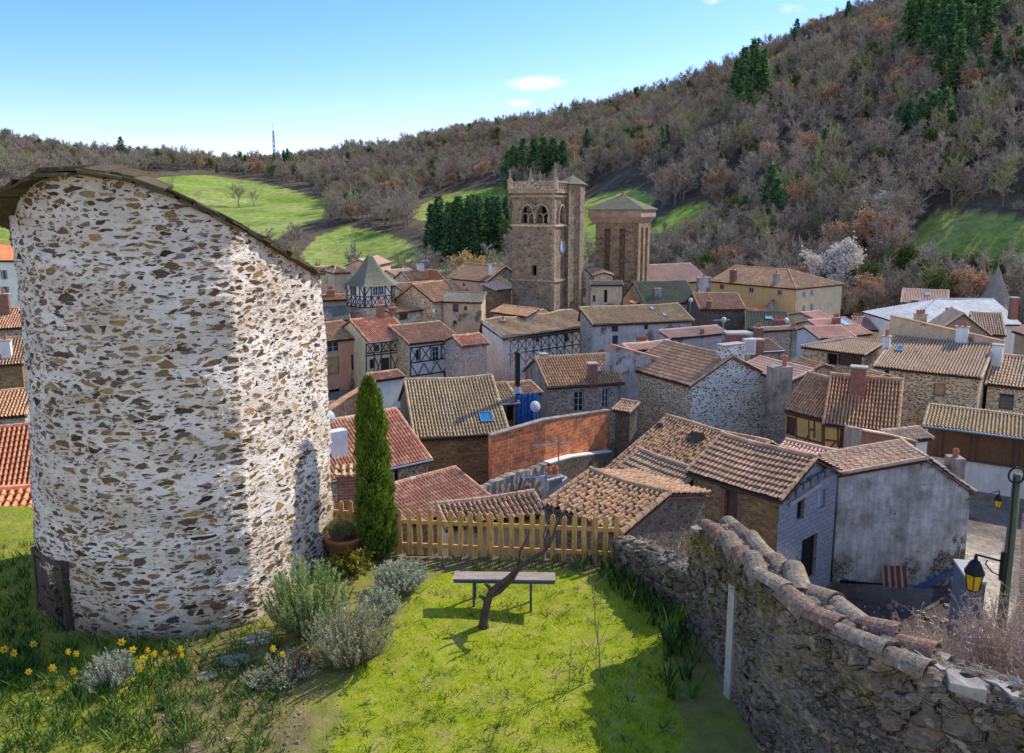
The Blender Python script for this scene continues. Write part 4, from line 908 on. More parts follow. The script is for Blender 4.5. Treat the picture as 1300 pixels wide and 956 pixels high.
h.chim(479, 487, 388, 402, 'brick_small', 2, plane='ridge').chim(495, 502, 391, 403, 'brick_small', 2, plane='ridge').win('f', 475, 438, 482, 446, 'dark').win('f', 469.5, 456, 475, 468, 'dark').win('f', 484.5, 454, 495, 470, 'dark').timbers('f', T).build()
h = House('timberStone', 'half-timbered house with brown roof and stone balcony front', (519, 437), (585, 429.6), 80, W=8.5, ridge=(537, 410), wall='rubble_gold', wf='render_white', wr='rubble_gold', roof='tile_brown', jit=.2, base=-15)
T = [(520, 442, 587, 434), (521, 461, 586, 452), (521, 478, 570, 471), (521, 441, 521, 478), (533, 440, 533, 460), (547, 439, 547, 458), (560, 437, 560, 456), (572, 436, 572, 454)]
T += xbrace(535, 441, 546, 458, 440, 457) + xbrace(561, 439, 571, 454) + xbrace(522, 442, 532, 460) + xbrace(574, 437, 583, 452) + [(522, 463, 530, 477), (530, 477, 538, 461), (538, 461, 546, 475), (546, 475, 554, 459), (554, 459, 562, 473), (562, 473, 572, 456)]
h.win('f', 527.5, 444, 532.5, 457, 'dark').win('f', 549, 440, 558, 459, 'white').win('f', 572, 438, 577, 450, 'dark').win('f', 563, 471, 577, 480, 'wide').timbers('f', T).build()
h = House('redPorch', 'small red tiled lean-to at the foot of the half-timbered house', (474, 484), (515, 478), 72, W=3.5, rf=1, ridge=(495, 471), wall='render_white', roof='tile_red', jit=.1, base=-14); h.build()
h = House('stonePale', 'pale stone house with a brown gate on the right of the red porch roof', (519, 497), (600, 489), 74, W=4, rf=1, ridge=(560, 482), wall='rubble_pale', roof='tile_old', base=-14); h.build()
# dormer shed with the blue tarpaulin
h = House('tarpShed', 'small tiled shed with open dark dormer beside the blue tarpaulin', (633, 513), (660, 511), 54, W=3.4, rf=.9, ridge=(640, 486), wall='timber_brown', roof='tile_grey', gutter='zinc', base=-11.5)
h.win('f', 643.5, 515, 652, 534, 'hole').build()
t0 = at_y(655, 502, 54.5); t1 = at_y(684, 499, 55.5); b0 = at_y(655, 537, 54.5); b1 = at_y(684, 533, 55.5)
tp = thing('blue_tarpaulin', 'bright blue tarpaulin hanging over an unfinished wall above the orange brick wall', 'tarpaulin', b0); mb = MB(); nx, nz = 30, 10
V = []
for j in range(nz + 1):
    for i in range(nx + 1):
        p = (b0.lerp(b1, i / nx)).lerp(t0.lerp(t1, i / nx), j / nz) - b0; p.y += .12 * math.sin(i * 1.3) * (1 - .5 * j / nz) + .05 * math.sin(j * 2 + i); V.append(p)
mb.add([tuple(v) for v in V], [(j * (nx + 1) + i, j * (nx + 1) + i + 1, (j + 1) * (nx + 1) + i + 1, (j + 1) * (nx + 1) + i) for j in range(nz) for i in range(nx)]); mb.build('sheet', MATS['blue_tarp'], tp, smooth=True)
mb = MB()
for f in (.0, .25, .5, .75, 1.): mb.beam(b0.lerp(b1, f) - b0 + Vector((0, -.16, 0)), t0.lerp(t1, f) - b0 + Vector((0, -.1, .1)), .07, .05)
mb.build('batten', MATS['timber_dark'], tp)
h = House('tarpRoof', 'dark sooty tiled roof behind the tall black stove pipe', (656, 503), (690, 499), 56, W=3.4, rf=1, ridge=(672, 484), wall='timber_brown', roof='tile_brown', base=-11.5); h.build()
# flue
p = at_y(657, 497, 55); q = at_y(656.5, 450, 55)
fl = thing('stove_pipe', 'tall black metal stove pipe standing on the shed roof', 'stove pipe', p); mb = MB(); mb.tube([(0, 0, -.6), (0, 0, (q - p).z)], .19, 12); mb.build('pipe', MATS['black_iron'], fl)
mb = MB(); mb.lathe([(.19, 0), (.3, .06), (.3, .1), (.02, .25)], (0, 0, (q - p).z + .02), 12); mb.build('cowl', MATS['black_iron'], fl)
mb = MB(); mb.lathe([(.34, -.08), (.3, .06), (.2, .35), (.2, .4)], (0, 0, 0), 12); mb.build('flashing', MATS['zinc'], fl)
h = House('winHouse', 'stone house with tall white framed windows and one brick chimney', (695, 492), (793, 486), 60, W=6, pit=26, ridge=(735, 451), wall='rubble_grey', wl='render_cement', roof='tile_old', jit=.15, base=-12.2, gutter='timber_dark')
h.win('f', 729, 497, 741, 523, 'white').win('f', 765, 494, 772.5, 518, 'white').chim(746, 757, 462, 485, 'brick_small', 0).skylight(756.5, 468, 761, 473, 'glass_sky').build()
h = House('gableStone', 'rubble stone house with big pale gable and broad stone chimney on it', (792.5, 466), (876, 490), 57, r1=(930, 452), ref=1, wall='rubble_gold', wr='rubble_lilac', roof='tile_brown', jit=.25, base=-12.5, sag=.05, row=.42)
h.win('f', 804, 483, 811.5, 508, 'hole')
def big_chim(s, root):
    p = s.on('r', 932, 460); chimney_part(root, (s.L - .56, p.y, s.he + s.rise - .4), .8, 2.1, 1.15, 'rubble_lilac', 0, cap=True, sink=1.2)
h.extra.append(big_chim); h.build()
# orange brick wall and its footing
def wpt(x, y, D): return at_y(x, y, D)
zb = -12.3
A, B_, C_ = wpt(622, 553, 47.2), wpt(690, 533, 50.2), wpt(772, 521, 56)
free_wall('brick_wall', 'tall orange hollow-brick wall standing bare between the roofs', 'wall', [A, B_, C_], zb, .3, 'brick_red', cap='render_cement', capover=.06)
A, B_ = wpt(598, 622, 45.4), wpt(692, 588, 49.6)
mid = A.lerp(B_, .45); mid.z += .1
free_wall('cement_footing', 'rough grey cement wall under the left part of the orange brick', 'wall', [A, mid, B_], zb, .5, 'render_cement', rough=.05, seg=.2)
free_wall('stone_footing', 'rubble wall with white mortar ledge below the right part of the orange brick', 'wall', [wpt(694, 588, 49.7), wpt(722, 580, 51.6), wpt(773, 573, 55.3)], zb, .6, 'rubble_dark', cap='render_white', capover=-.02)
h = House('holeRoof', 'old sagging roof of mottled tiles with a dark hole beside the brick wall', (768, 596), (898, 642), 46, W=9, pit=24, ridge=(848, 528), wall='rubble_grey', roof='tile_old', jit=1.1, sag=.12, base=-12.2, row=.36); 
def roof_hole(s, root):
    p = s.on('roof', 884, 556); mb = MB(); Mx = Matrix.Rotation(s.slope, 3, 'X')
    q = [p + Mx @ Vector((a * .7, b * .5, .1)) for a, b in ((-1, -.2), (-.4, -1), (.5, -.9), (1, .1), (.3, 1), (-.7, .7))]; mb.poly(q); mb.build('hole', MATS['dark_hole'], root)
    p = s.on('roof', 836, 541); mb = MB(); q = [p + Mx @ Vector((a * .4, b * .28, .08)) for a, b in ((-1, -.2), (-.4, -1), (.5, -.9), (1, .1), (.3, 1), (-.7, .7))]; mb.poly(q); mb.build('hole', MATS['dark_hole'], root)
h.extra.append(roof_hole); h.build()
h = House('rowRoof', 'roof of brownish tiles in long straight rows left of the ruin', (776, 598), (853, 629), 41, W=5, pit=22, ridge=(835, 579), wall='rubble_brown', roof='tile_brown', jit=.25, kind='canal', row=.42, lip=.075, amp=.03, base=-12); h.build()
h = House('ruin', 'brown rubble house with brick-edged shuttered window and raw block extension', (870, 598), (993, 635), 38, r1=(1038, 581), wall='rubble_brown', wr='block_wall', roof='tile_brown', jit=.25, kind='canal', row=.4, lip=.075, amp=.03, base=-12.2, ov=.3, sag=.08)
h.win('f', 920, 624, 936, 660, 'shut').win('r', 1012, 632, 1021, 660, 'hole').win('r', 1038, 622, 1048, 645, 'pale').win('r', 1017, 682, 1036, 736, 'hole')
def jambs(s, root):
    (a, b, c, d), k = s.wins['f'][0]; mb = MB()
    for x0, x1 in ((a - .28, a - .01), (c + .01, c + .28)):
        n = 9
        for i in range(n):
            w_ = .06 * (i % 2); mb.box2((x0 + (w_ if x0 < a else 0), s.oh - .022 - .001 * (i % 2), b - .1 + (d - b + .2) * i / n), (x1 - (w_ if x0 > a else 0), s.oh + .05, b - .1 + (d - b + .2) * (i + .92) / n))
        mb.build('brick_jamb', MATS['brick_small'], root); mb = MB()
    mb = MB(); mb.box2((a - .3, s.oh - .03, d + .02), (c + .3, s.oh + .06, d + .16)); mb.build('lintel', MATS['timber_dark'], root)
    # stepped raw blocks standing proud of the gable, and a pale ring beam
    mb = MB(); y0, y1 = s.oh, s.W * .78
    p = s.on('r', 1000, 625); q = s.on('r', 1055, 590)
    for i in range(7):
        f = i / 6; yy = p.y + (q.y - p.y) * f; zz = p.z + (q.z - p.z) * f; mb.box((s.L - s.ov + .12, yy, zz - .1), (.22, .52, .3 + .14 * (i % 2)))
    mb.build('block_course', MATS['block_cement'], root)
    p = s.on('r', 1001, 640); q = s.on('r', 1040, 614); mb = MB(); mb.beam((s.L - s.ov + .05, p.y, p.z), (s.L - s.ov + .05, q.y, q.z), .14, .22); mb.build('ring_beam', MATS['concrete'], root)
h.extra.append(jambs); h.build()
# grey rendered house on the yard: gable faces the camera
h = gable_house('greyRender', 'stained grey rendered house with blank gable wall and one pot chimney', (1064, 602), (1240, 606), (1178, 582), 38, 3.2, zb=-.75, wall='render_grey', roof='tile_pale', jit=1.0, base=-12.4, ov=.14, oh=.12, kind='canal', row=.34, sag=.06)
def pot_chim(s, root):
    p = s.on('r', 1219, 600); p.x -= .6; chimney_part(root, p, .8, .65, .62, 'render_cement', 1, cap=False, sink=1.0)
h.extra.append(pot_chim); h.build()
free_wall('rubble_slope', 'dark rubble wall sloping up behind the cypress to the half-timbered houses', 'wall', [wpt(404, 530, 53), wpt(437, 506, 55), wpt(474, 484, 57)], -13, .5, 'rubble_dark', cap='tile_old')
h = House('paleStrip', 'narrow pale tiled roof strip behind the ruin roof', (985, 572), (1066, 590), 43, W=2.4, rf=1, ridge=(1030, 566), wall='render_beige', roof='tile_pink', jit=.4, base=-12); h.build()
h = House('fenceRoof', 'weathered tile roof just behind the fence sloping down to the left', (687, 640), (790, 677), 26, r1=(851, 627), ref=1, wall='rubble_dark', roof='tile_old', jit=.75, base=-10, pitch=.24, sag=.08, oh=.1); h.build()
h = House('darkShed', 'low dark tiled roof seen edge-on behind the left of the fence', (566, 671), (696, 652), 30, W=3.6, rf=1, ridge=(640, 630), wall='render_beige', roof='tile_brown', jit=.6, base=-10, lip=.06); h.build()
A, B_ = wpt(692, 622, 31), wpt(716, 604, 31.6)
rt, _, _ = free_wall('whitewashed_wall', 'sunlit whitewashed wall end with two orange chimney pots behind the fence', 'wall', [A, B_], -10, .5, 'render_white')
chimney_part(rt, (.35, 0, A.z + 10 - .2), .7, .5, .6, 'concrete', 2)
# small brick stub behind the left fence
p = at_y(443, 640, 22)
st = thing('brick_stub', 'stub of red brick wall with tile capping left of the cypress', 'wall', (p.x, p.y, -6.25), .15); mb = MB(); mb.box((0, 0, 1.6), (.62, .4, 6.0)); mb.build('masonry', MATS['brick_small'], st)
mb = MB(); tile_slope(mb, (-.38, -.3, 4.62), (1, 0, 0), (0, .96, .28), [(0, 0), (.76, 0), (.76, .6), (0, .6)], pitch=.19, row=.3, seed=4, jit=.8); mb.box((0, 0, 4.66), (.74, .5, .06)); mb.build('coping', MATS['tile_old'], st)
# timber-framed orange houses and neighbours
h = House('orangeL', 'ochre half-timbered house with weathered tiles, left of the pair', (992, 519), (1045, 532), 52, r1=(1079, 484), ref=1, wall='render_orange', roof='tile_old', jit=.35, base=-12.2)
T = [(997, 525, 1044, 536), (997, 550, 1044, 563), (1011, 528, 1011, 575), (1027, 532, 1027, 580), (1044, 535, 1044, 590), (1034, 534, 1034, 556), (1028, 545, 1034, 546)] + [(1028, 562, 1037, 588), (1012, 575, 1026, 553)]
h.win('f', 997.5, 529, 1010, 552, 'shut').timbers('f', T, .13, 'timber_brown').build()
h = House('orangeR', 'ochre half-timbered house with white gable and square brick chimney, right of the pair', (1044, 538), (1141, 549), 49, W=7, ridge=(1140, 482), ref=1, wall='render_orange', wr='render_white', roof='tile_old', jit=.3, base=-12.2)
h.win('f', 1066, 544, 1075, 570, 'shut').win('r', 1173, 516, 1178, 525, 'hole').timbers('f', [(1047, 540, 1080, 545), (1047, 558, 1080, 563), (1064, 542, 1064, 580), (1046, 540, 1046, 585), (1047, 575, 1064, 558)], .13, 'timber_brown')
h.chim(1080, 1097, 469, 498, 'brick_small', 0).build()
A, B_ = wpt(1076, 541, 44), wpt(1091, 543, 44.2)
free_wall('cement_stub', 'upright grey cement slab wall at the left end of the brick strip', 'wall', [A, B_], -12.2, .5, 'render_cement')
free_wall('brick_strip', 'low red brick wall capped with pale tiles behind the grey rendered house', 'wall', [wpt(1092, 546, 44.4), wpt(1122, 551, 45), wpt(1160, 560, 46)], -12.2, .35, 'brick_small', cap='tile_pale', capover=.15, seg=.3)
h = House('annex', 'small pale tiled annex roof between ochre gable and grey rendered house', (1136, 562), (1186, 556), 46, W=4, rf=1, ridge=(1162, 543), wall='render_white', roof='tile_pale', jit=.6, base=-12.2); h.build()
h = House('gallery', 'house with a long dark wooden gallery under speckled grey tiles', (1171, 540), (1390, 568), 52, W=7, ridge=(1240, 521), wall='render_white', roof='tile_grey', jit=.3, base=-12.5, gutter='zinc', oh=.9)
def gallery(s, root):
    y = .9; mb = MB(); za = s.on('f', 1240, 584).z; zt = s.he - .25
    mb.box2((.3, y - .05, za), (s.L - .3, y - .02, zt)); mb.build('gallery_recess', MATS['timber_brown'], root)
    mb = MB()
    for px in (1194, 1237, 1292, 1340):
        p = s.on('f', px, 560); mb.box2((p.x - .12, y - .2, za), (p.x + .12, y - .06, zt))
    mb.box2((.2, y - .24, za - .12), (s.L - .2, y - .06, za - .004)); mb.build('gallery_post', MATS['shutter_brown'], root)
h.extra.append(gallery); h.build()
h = House('longStone', 'long stone house whose tiled roof lies half in shadow below a firewall', (1108, 465), (1247, 480), 62, W=8, rf=1, ridge=(1190, 430), wall='rubble_gold', roof='tile_pale', jit=.25, base=-12.8, amp=.075)
h.win('f', 1122, 469, 1129, 475, 'white').win('f', 1185, 487, 1200, 503, 'tan').chim(1121, 1129, 429, 441, 'render_white', 1, poth=.5).skylight(1137, 441, 1147, 447, 'glass_blue').build()
pA, pB = h.M @ Vector((-.5, 8.1, h.he + h.rise + 1.9)), h.M @ Vector((h.L + .6, 8.1, h.he + h.rise + 1.9))
pA.z = at_y(1118, 401, pA.y).z; pB.z = at_y(1264, 434, pB.y).z
rt, _, _ = free_wall('firewall', 'tall beige firewall casting shadow on the long tiled roof', 'wall', [pA, pA.lerp(pB, .5), pB], -13, .5, 'render_beige', cap='tile_old')
L_ = (pB - pA).length; chimney_part(rt, (L_ * .64, -.45, 13 + pA.z * .4 + pB.z * .6 - 2.2), .9, .5, 2.6, 'render_white', 2)
h = House('longStoneR', 'stone house with brown framed window under pale tiles at the right edge', (1250, 487), (1390, 503), 60, W=8, ridge=(1300, 453), wall='rubble_gold', roof='tile_pale', jit=.25, base=-12.8, amp=.075)
h.win('f', 1268, 500, 1287, 520, 'brown').chim(1260, 1270, 442, 462, 'render_white', 0).build()
h = House('rightEdge', 'corrugated old tile roof at the right edge behind the lamp pole', (1294, 800), (1299, 655), 24, pit=22, side=-1, ridge=(1420, 690), wall='rubble_dark', roof='tile_brown', jit=.3, base=-10); h.build()
# ------------------------------------------------------------------ middle rows
h = House('loggia', 'stone house with pale hipped roof and dark open loggia', (1016, 440), (1099, 451), 72, W=8, ridge=(1078, 429), wall='rubble_gold', roof='tile_pale', jit=.2, base=-13, hip=(3, 0))
h.win('f', 1050, 449, 1063, 463, 'hole').win('f', 1063.5, 451, 1094, 465, 'shut').chim(1045, 1054, 465, 478, 'render_cream', 1, plane='f').build()
h = House('pinkA', 'pale pink tiled roof with a pale blue skylight', (1060, 428), (1109, 424), 92, W=9, ridge=(1062, 404), wall='render_cream', roof='tile_pink', jit=.08, base=-13.5); h.skylight(1064, 405, 1076, 413, 'glass_sky').build()
h = House('pinkB', 'plain pale pink tiled roof in front of the one with the skylight', (1040, 430), (1088, 428), 88, W=6, ridge=(1052, 414), wall='render_white', roof='tile_pink', jit=.1, base=-13.5); h.build()
h = House('pinkC', 'small pink roof with a row of orange pots right of the skylight roof', (1090, 418), (1122, 420), 100, W=6, ridge=(1102, 404), wall='render_cream', roof='tile_pink', jit=.15, base=-13.5); h.chim(1082, 1094, 403, 408, 'render_rose', 3).build()
h = House('backPink', 'little pink roof at the foot of the yellow building', (1036, 406), (1060, 404), 112, W=6, ridge=(1050, 394), wall='render_cream', roof='tile_pink', jit=.1, base=-14); h.build()
h = House('gablePinkR', 'pinkish tiled roof behind the broad stone chimney', (936, 466), (1004, 484), 63, W=7, rf=1, ridge=(975, 456), wall='rubble_grey', roof='tile_pink', jit=.3, base=-13); h.build()
p = at_y(989, 486, 55)
ck = thing('chimney_stack', 'massive grey cement chimney stack with one orange pot', 'chimney', (p.x, p.y, p.z), .2); chimney_part(ck, (0, 0, 0), 1.5, .9, 1.2, 'render_cement', 0, sink=2.2, cap=False)
mb = MB(); mb.lathe([(.17, 0), (.15, .5), (.18, .52), (.17, .75), (.1, .75), (.1, .4), (0, .4)], (.35, 0, 1.2), 12); mb.build('chimney_pot', MATS['terracotta'], ck)
h = House('stoneGap', 'dark stone wall house with pale coping right of the brick stacks', (966, 421), (1012, 418), 84, W=4, rf=1, ridge=(990, 415), wall='rubble_grey', roof='tile_pale', jit=.2, base=-13); h.chim(958, 967, 417, 426, 'brick_small', 2).build()
h = House('smallPink', 'small brown tiled roof between stone wall and brick stack', (962, 447), (996, 445), 72, W=5, r1=None, ridge=(965, 431), wall='rubble_gold', roof='tile_brown', jit=.1, base=-13, gutter='zinc'); h.build()
h = House('dishRoof', 'low neat red tiled roof above a long grey wall', (851, 430), (926, 423), 78, W=5, rf=1, ridge=(882, 416), wall='render_bluegrey', roof='tile_pink', jit=.06, base=-13); h.chim(889, 893, 418, 424, 'brick_small', 0, cap=False).build()
p = at_y(936, 452, 66)
ck = thing('chimney_stack', 'wide brick stack under a pale stone slab beside a white box', 'chimney', (p.x, p.y, p.z), .1); mb = MB(); mb.box((-.2, 0, .6), (1.5, 1., 2.6)); mb.build('stack', MATS['brick_small'], ck)
mb = MB(); mb.box((-.1, 0, 2.0), (2.2, 1.5, .16)); mb.build('slab', MATS['concrete'], ck)
p = at_y(950, 447, 65); wb = thing('white_box', 'white metal ventilation box standing beside the brick stack', 'ventilation box', p); mb = MB(); mb.box((0, 0, .5), (.95, .8, 1.3)); mb.build('case', MATS['white_paint'], wb)
mb = MB(); [mb.box((-.3 + .15 * i, -.42, .55), (.04, .03, 1.0)) for i in range(5)]; mb.build('louvre', MATS['zinc'], wb)
p = at_y(961, 452, 67); ck = thing('chimney_stack', 'slim tall brick stack right of the white box', 'chimney', p, .1); chimney_part(ck, (0, 0, 0), .8, .8, 1.4, 'brick_small', 0, cap=True, sink=2)
# long timbered range
h = House('rangeL', 'long half-timbered range with mossy sagging roof below the church tower', (640, 427), (757, 411.5), 86, W=4.6, rf=.9, ridge=(680, 398), wall='render_white', roof='tile_grey', jit=.3, sag=.3, base=-13.6, oh=.5)
T = [(645, 433, 755, 418), (645, 450, 755, 434)]
xs_ = [648 + 9.8 * i for i in range(12)]
for i, x in enumerate(xs_):
    y = 432 - (x - 645) * .136; T.append((x, y - 4, x, y + 34))
    if i < 11: T += xbrace(x, y + 1, x + 9.8, y + 16, y - .5, y + 14.5) + (xbrace(x, y + 17, x + 9.8, y + 32, y + 15.5, y + 30.5) if i % 2 == 0 else [(x, y + 18, x + 9.8, y + 30)])
for x in (680, 717): h.win('f', x, 424, x + 5, 434, 'dark')
h.timbers('f', T, .13).build()
h = House('rangeR', 'long grey stone range with mossy roof right of the half-timbered range', (752, 412), (882, 406.5), 88, W=4.6, rf=.9, ridge=(800, 388), wall='rubble_grey', wf='render_bluegrey', roof='tile_grey', jit=.3, sag=.12, base=-13.6)
h.win('f', 776.5, 413, 785, 421, 'dark').win('f', 777.5, 426, 785, 437, 'dark').win('f', 818, 411, 823, 418, 'dark').skylight(825, 390, 830, 394, 'glass_sky').skylight(841, 398, 846, 402, 'glass_sky').build()
h = House('lowStone', 'low stone building with round wall end at the foot of the church tower', (622, 396), (668, 402), 96, W=6, rf=1, ridge=(645, 388), wall='rubble_grey', roof='tile_old', jit=.3, base=-14); h.build()
h = House('ruffRoof', 'grey roof with crumbling rubble edge and pale square chimney', (818, 386), (888, 384), 112, W=9, ridge=(855, 357), wall='rubble_grey', roof='slate_keep', jit=.4, base=-14); h.chim(884, 901, 354, 378, 'render_bluegrey', 1).chim(830, 839, 367, 376, 'render_cement', 0).build()
h = House('darkGable', 'dark stone house with brown roof and weeds on its wall', (888, 393), (948, 393), 103, W=9, ridge=(890, 372), wall='rubble_dark', roof='tile_brown', jit=.2, base=-14); h.chim(897, 902, 383, 391, 'brick_small', 1).build()
h = House('greenRoof', 'greenish grey roof with a white skylight behind the brick stacks', (946, 418), (1003, 420), 96, W=9, ridge=(955, 395), wall='rubble_grey', roof='slate_keep', jit=.2, base=-14); h.skylight(971, 402, 981, 406, 'glass_sky').chim(981, 996, 407, 415, 'brick_small', 4).build()
# ------------------------------------------------------------------ turret house
pc = at_y(470, 410, 96); tz_e = at_y(470, 361, 96).z; tz_a = at_y(469, 324, 96).z; tz_m = at_y(470, 389, 96).z
tr = thing('turret_house', 'half-timbered turret with steep mossy slate roof', 'turret', (pc.x, pc.y, -14.5), 0); zb = 14.5
hexa = [(-2.75, .1), (-.25, -1.9), (2.7, .1), (2.6, 3.2), (0, 4.4), (-2.6, 3.2)]
def prism(poly, z0, z1, mb, m=0, sc=1):
    n = len(poly); V = [(x, y, z0) for x, y in poly] + [(x * sc, y * sc, z1) for x, y in poly]
    mb.add(V, [(i, (i + 1) % n, n + (i + 1) % n, n + i) for i in range(n)], m)
mb = MB(); prism([(x * .9, y * .9 + .15) for x, y in hexa], 0, tz_m + zb, mb); mb.build('base_wall', MATS['rubble_pale'], tr)
mb = MB(); prism(hexa, tz_m + zb, tz_e + zb, mb); mb.poly([(x, y, tz_m + zb) for x, y in hexa][::-1]); mb.build('wall', MATS['render_white'], tr)
mb = MB(); tb = MB(); zz0, zz1 = tz_m + zb, tz_e + zb
for k_ in range(6):
    a, b = Vector((*hexa[k_], 0)), Vector((*hexa[(k_ + 1) % 6], 0)); nrm = Vector(((b - a).y, -(b - a).x, 0)).normalized() * .03; up = nrm.normalized(); zm = zz0 + (zz1 - zz0) * .5
    P = lambda f, z, e=0: a.lerp(b, f) + nrm * (1 + e) + Vector((0, 0, z))
    for f in (0.02, .25, .5, .75, .98): tb.beam(P(f, zz0), P(f, zz1), .13, .06, up=up)
    for z in (zz0 + .07, zm, zz1 - .07): tb.beam(P(.02, z, .05), P(.98, z, .05), .13, .06, up=up)
    for i in range(4):
        tb.beam(P(i * .25, zz0), P(i * .25 + .25, zm), .09, .05, up=up); tb.beam(P(i * .25 + .25, zz0), P(i * .25, zm), .09, .04, up=up)
    tb.beam(P(0, zm), P(.25, zz1), .09, .05, up=up); tb.beam(P(1, zm), P(.75, zz1), .09, .05, up=up)
tb.build('timber_frame', MATS['timber_dark'], tr)
for k_, f0, f1, kd in ((0, .3, .55, 'brown'), (1, .3, .48, 'white'), (1, .52, .7, 'white')):
    a, b = Vector((*hexa[k_], 0)), Vector((*hexa[(k_ + 1) % 6], 0)); nrm = Vector(((b - a).y, -(b - a).x, 0)).normalized(); L_ = (b - a).length
    Wt = lambda s, z, d=0, a=a, b=b, nrm=nrm, L_=L_: np.array(a.lerp(b, s / L_) + nrm * (.22 - d) + Vector((0, 0, z)))
    window_part(tr, Wt, (f0 * L_, zz0 + 1.45, f1 * L_, zz1 - .15), kd)
mb = MB(); ap = np.array([0, .9, tz_a + zb]); rg2 = np.random.default_rng(5)
V = []; T_ = []; prof = [(1.18, -.12), (1.0, .22), (.78, .75), (.55, 1.45), (.3, 2.5), (.12, 3.4), (.01, tz_a - tz_e)]
hc = np.array([(x, y) for x, y in hexa]); cen = np.array([0, .9])
for k_ in range(6):
    a, b = hc[k_], hc[(k_ + 1) % 6]; rows = 18; cols = 16; base = mb.n; V = []; T_ = []
    for j in range(rows * 2 + 1):
        f = (j + 1) // 2 / rows; zf = f * (tz_a - tz_e + .1) - .1; r = np.interp(zf, [p[1] for p in prof], [p[0] for p in prof]); 
        for i in range(cols + 1):
            p = cen + (a + (b - a) * i / cols - cen) * r; lp_ = .05 if j % 2 == 0 else 0; d_ = (p - cen); d_ = d_ / (np.linalg.norm(d_) + 1e-6)
            V.append((p[0] + d_[0] * lp_, p[1] + d_[1] * lp_, tz_e + zb + zf)); T_.append(rg2.random())
    c_ = cols + 1; mb.add(V, [(j * c_ + i, j * c_ + i + 1, (j + 1) * c_ + i + 1, (j + 1) * c_ + i) for j in range(rows * 2) for i in range(cols)], 0, T_)
mb.build('roof', MATS['slate_keep'], tr)
mb = MB(); mb.lathe([(.12, 0), (.05, .3), (.02, .7)], (0, .9, tz_a + zb - .1), 8); mb.build('finial', MATS['zinc'], tr)
h = gable_house('gableMid', 'stone house with bare rubble gable right of the turret', (500, 380), (551, 384), (523, 361), 100, 8, wall='rubble_gold', roof='tile_old', jit=.2, base=-14); h.build()
h = House('leanMid', 'mossy brown lean-to roof right under the turret', (500, 398), (538, 393), 94, W=6, rf=1, ridge=(517, 376), wall='rubble_pale', roof='tile_brown', jit=.25, base=-14); h.win('f', 507, 398, 518, 406, 'shut').build()
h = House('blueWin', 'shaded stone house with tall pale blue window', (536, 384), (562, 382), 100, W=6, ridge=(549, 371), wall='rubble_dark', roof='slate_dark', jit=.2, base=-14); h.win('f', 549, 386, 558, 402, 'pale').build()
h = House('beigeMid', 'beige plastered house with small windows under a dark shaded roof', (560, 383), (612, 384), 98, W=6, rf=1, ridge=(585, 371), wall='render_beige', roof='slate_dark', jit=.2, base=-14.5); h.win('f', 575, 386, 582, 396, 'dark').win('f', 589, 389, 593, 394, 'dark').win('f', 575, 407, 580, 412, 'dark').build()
h = House('pinkWall', 'pink walled house with greyish roof and rubble gable left of the church tower', (566, 353), (618, 358), 122, r1=(642, 338), ref=1, wall='render_rose', wr='rubble_gold', roof='tile_brown', jit=.1, base=-14.5); h.win('f', 587, 360, 590, 363, 'hole').chim(621, 628, 336, 348, 'render_white', 1, plane='roof').build()
h = House('pinkLow', 'small pink shed roof against the base of the church tower', (630, 369), (652, 366), 112, W=5, rf=1, ridge=(642, 357), wall='rubble_brown', roof='tile_pink', jit=.1, base=-14); h.build()
h = House('chapel', 'small tan chapel-like building with bell opening below the green slope', (475, 338), (498, 333), 150, W=6, ridge=(484, 324), wall='render_beige', wr='render_cream', roof='tile_pink', jit=.1, base=-15); h.win('r', 499, 337, 501, 345, 'hole').build()
h = House('farA', 'far tan house with pink roof left of the turret', (423, 347), (446, 346), 140, W=8, ridge=(434, 336), wall='render_beige', roof='tile_brown', jit=.1, base=-15, hip=(2, 2)); h.build()
h = House('farB', 'far low pink roof at the edge of the near round tower', (404, 346), (424, 345), 146, W=7, ridge=(412, 338), wall='render_beige', roof='tile_pink', jit=.1, base=-15); h.build()
h = House('farC', 'far pink tiled roof right of the chapel', (505, 352), (535, 350), 132, W=7, ridge=(522, 341), wall='rubble_gold', roof='tile_pink', jit=.1, base=-15); h.chim(512, 516, 340, 346, 'render_white', 1).build()
h = House('farD', 'far brown roof with a tall orange brick chimney', (520, 358), (566, 356), 124, W=8, ridge=(545, 343), wall='rubble_gold', roof='tile_brown', jit=.15, base=-15); h.chim(543, 549, 343, 355, 'terracotta', 0).chim(530, 538, 336, 346, 'render_white', 1, plane='ridge').build()
h = House('farE', 'tile roof with sunlit yellowish edge below the tall orange chimney', (512, 370), (565, 366), 112, W=6, ridge=(545, 357), wall='rubble_gold', roof='tile_brown', jit=.2, base=-14.5); h.build()
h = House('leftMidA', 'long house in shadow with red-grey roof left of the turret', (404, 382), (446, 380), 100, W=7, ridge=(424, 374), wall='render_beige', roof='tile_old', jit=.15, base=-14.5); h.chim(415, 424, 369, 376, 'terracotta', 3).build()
h = House('leftMidB', 'dark slate roof in shadow above the pink plastered house', (404, 408), (446, 406), 90, W=7, ridge=(424, 388), wall='render_beige', roof='slate_dark', jit=.15, base=-14.5); h.build()
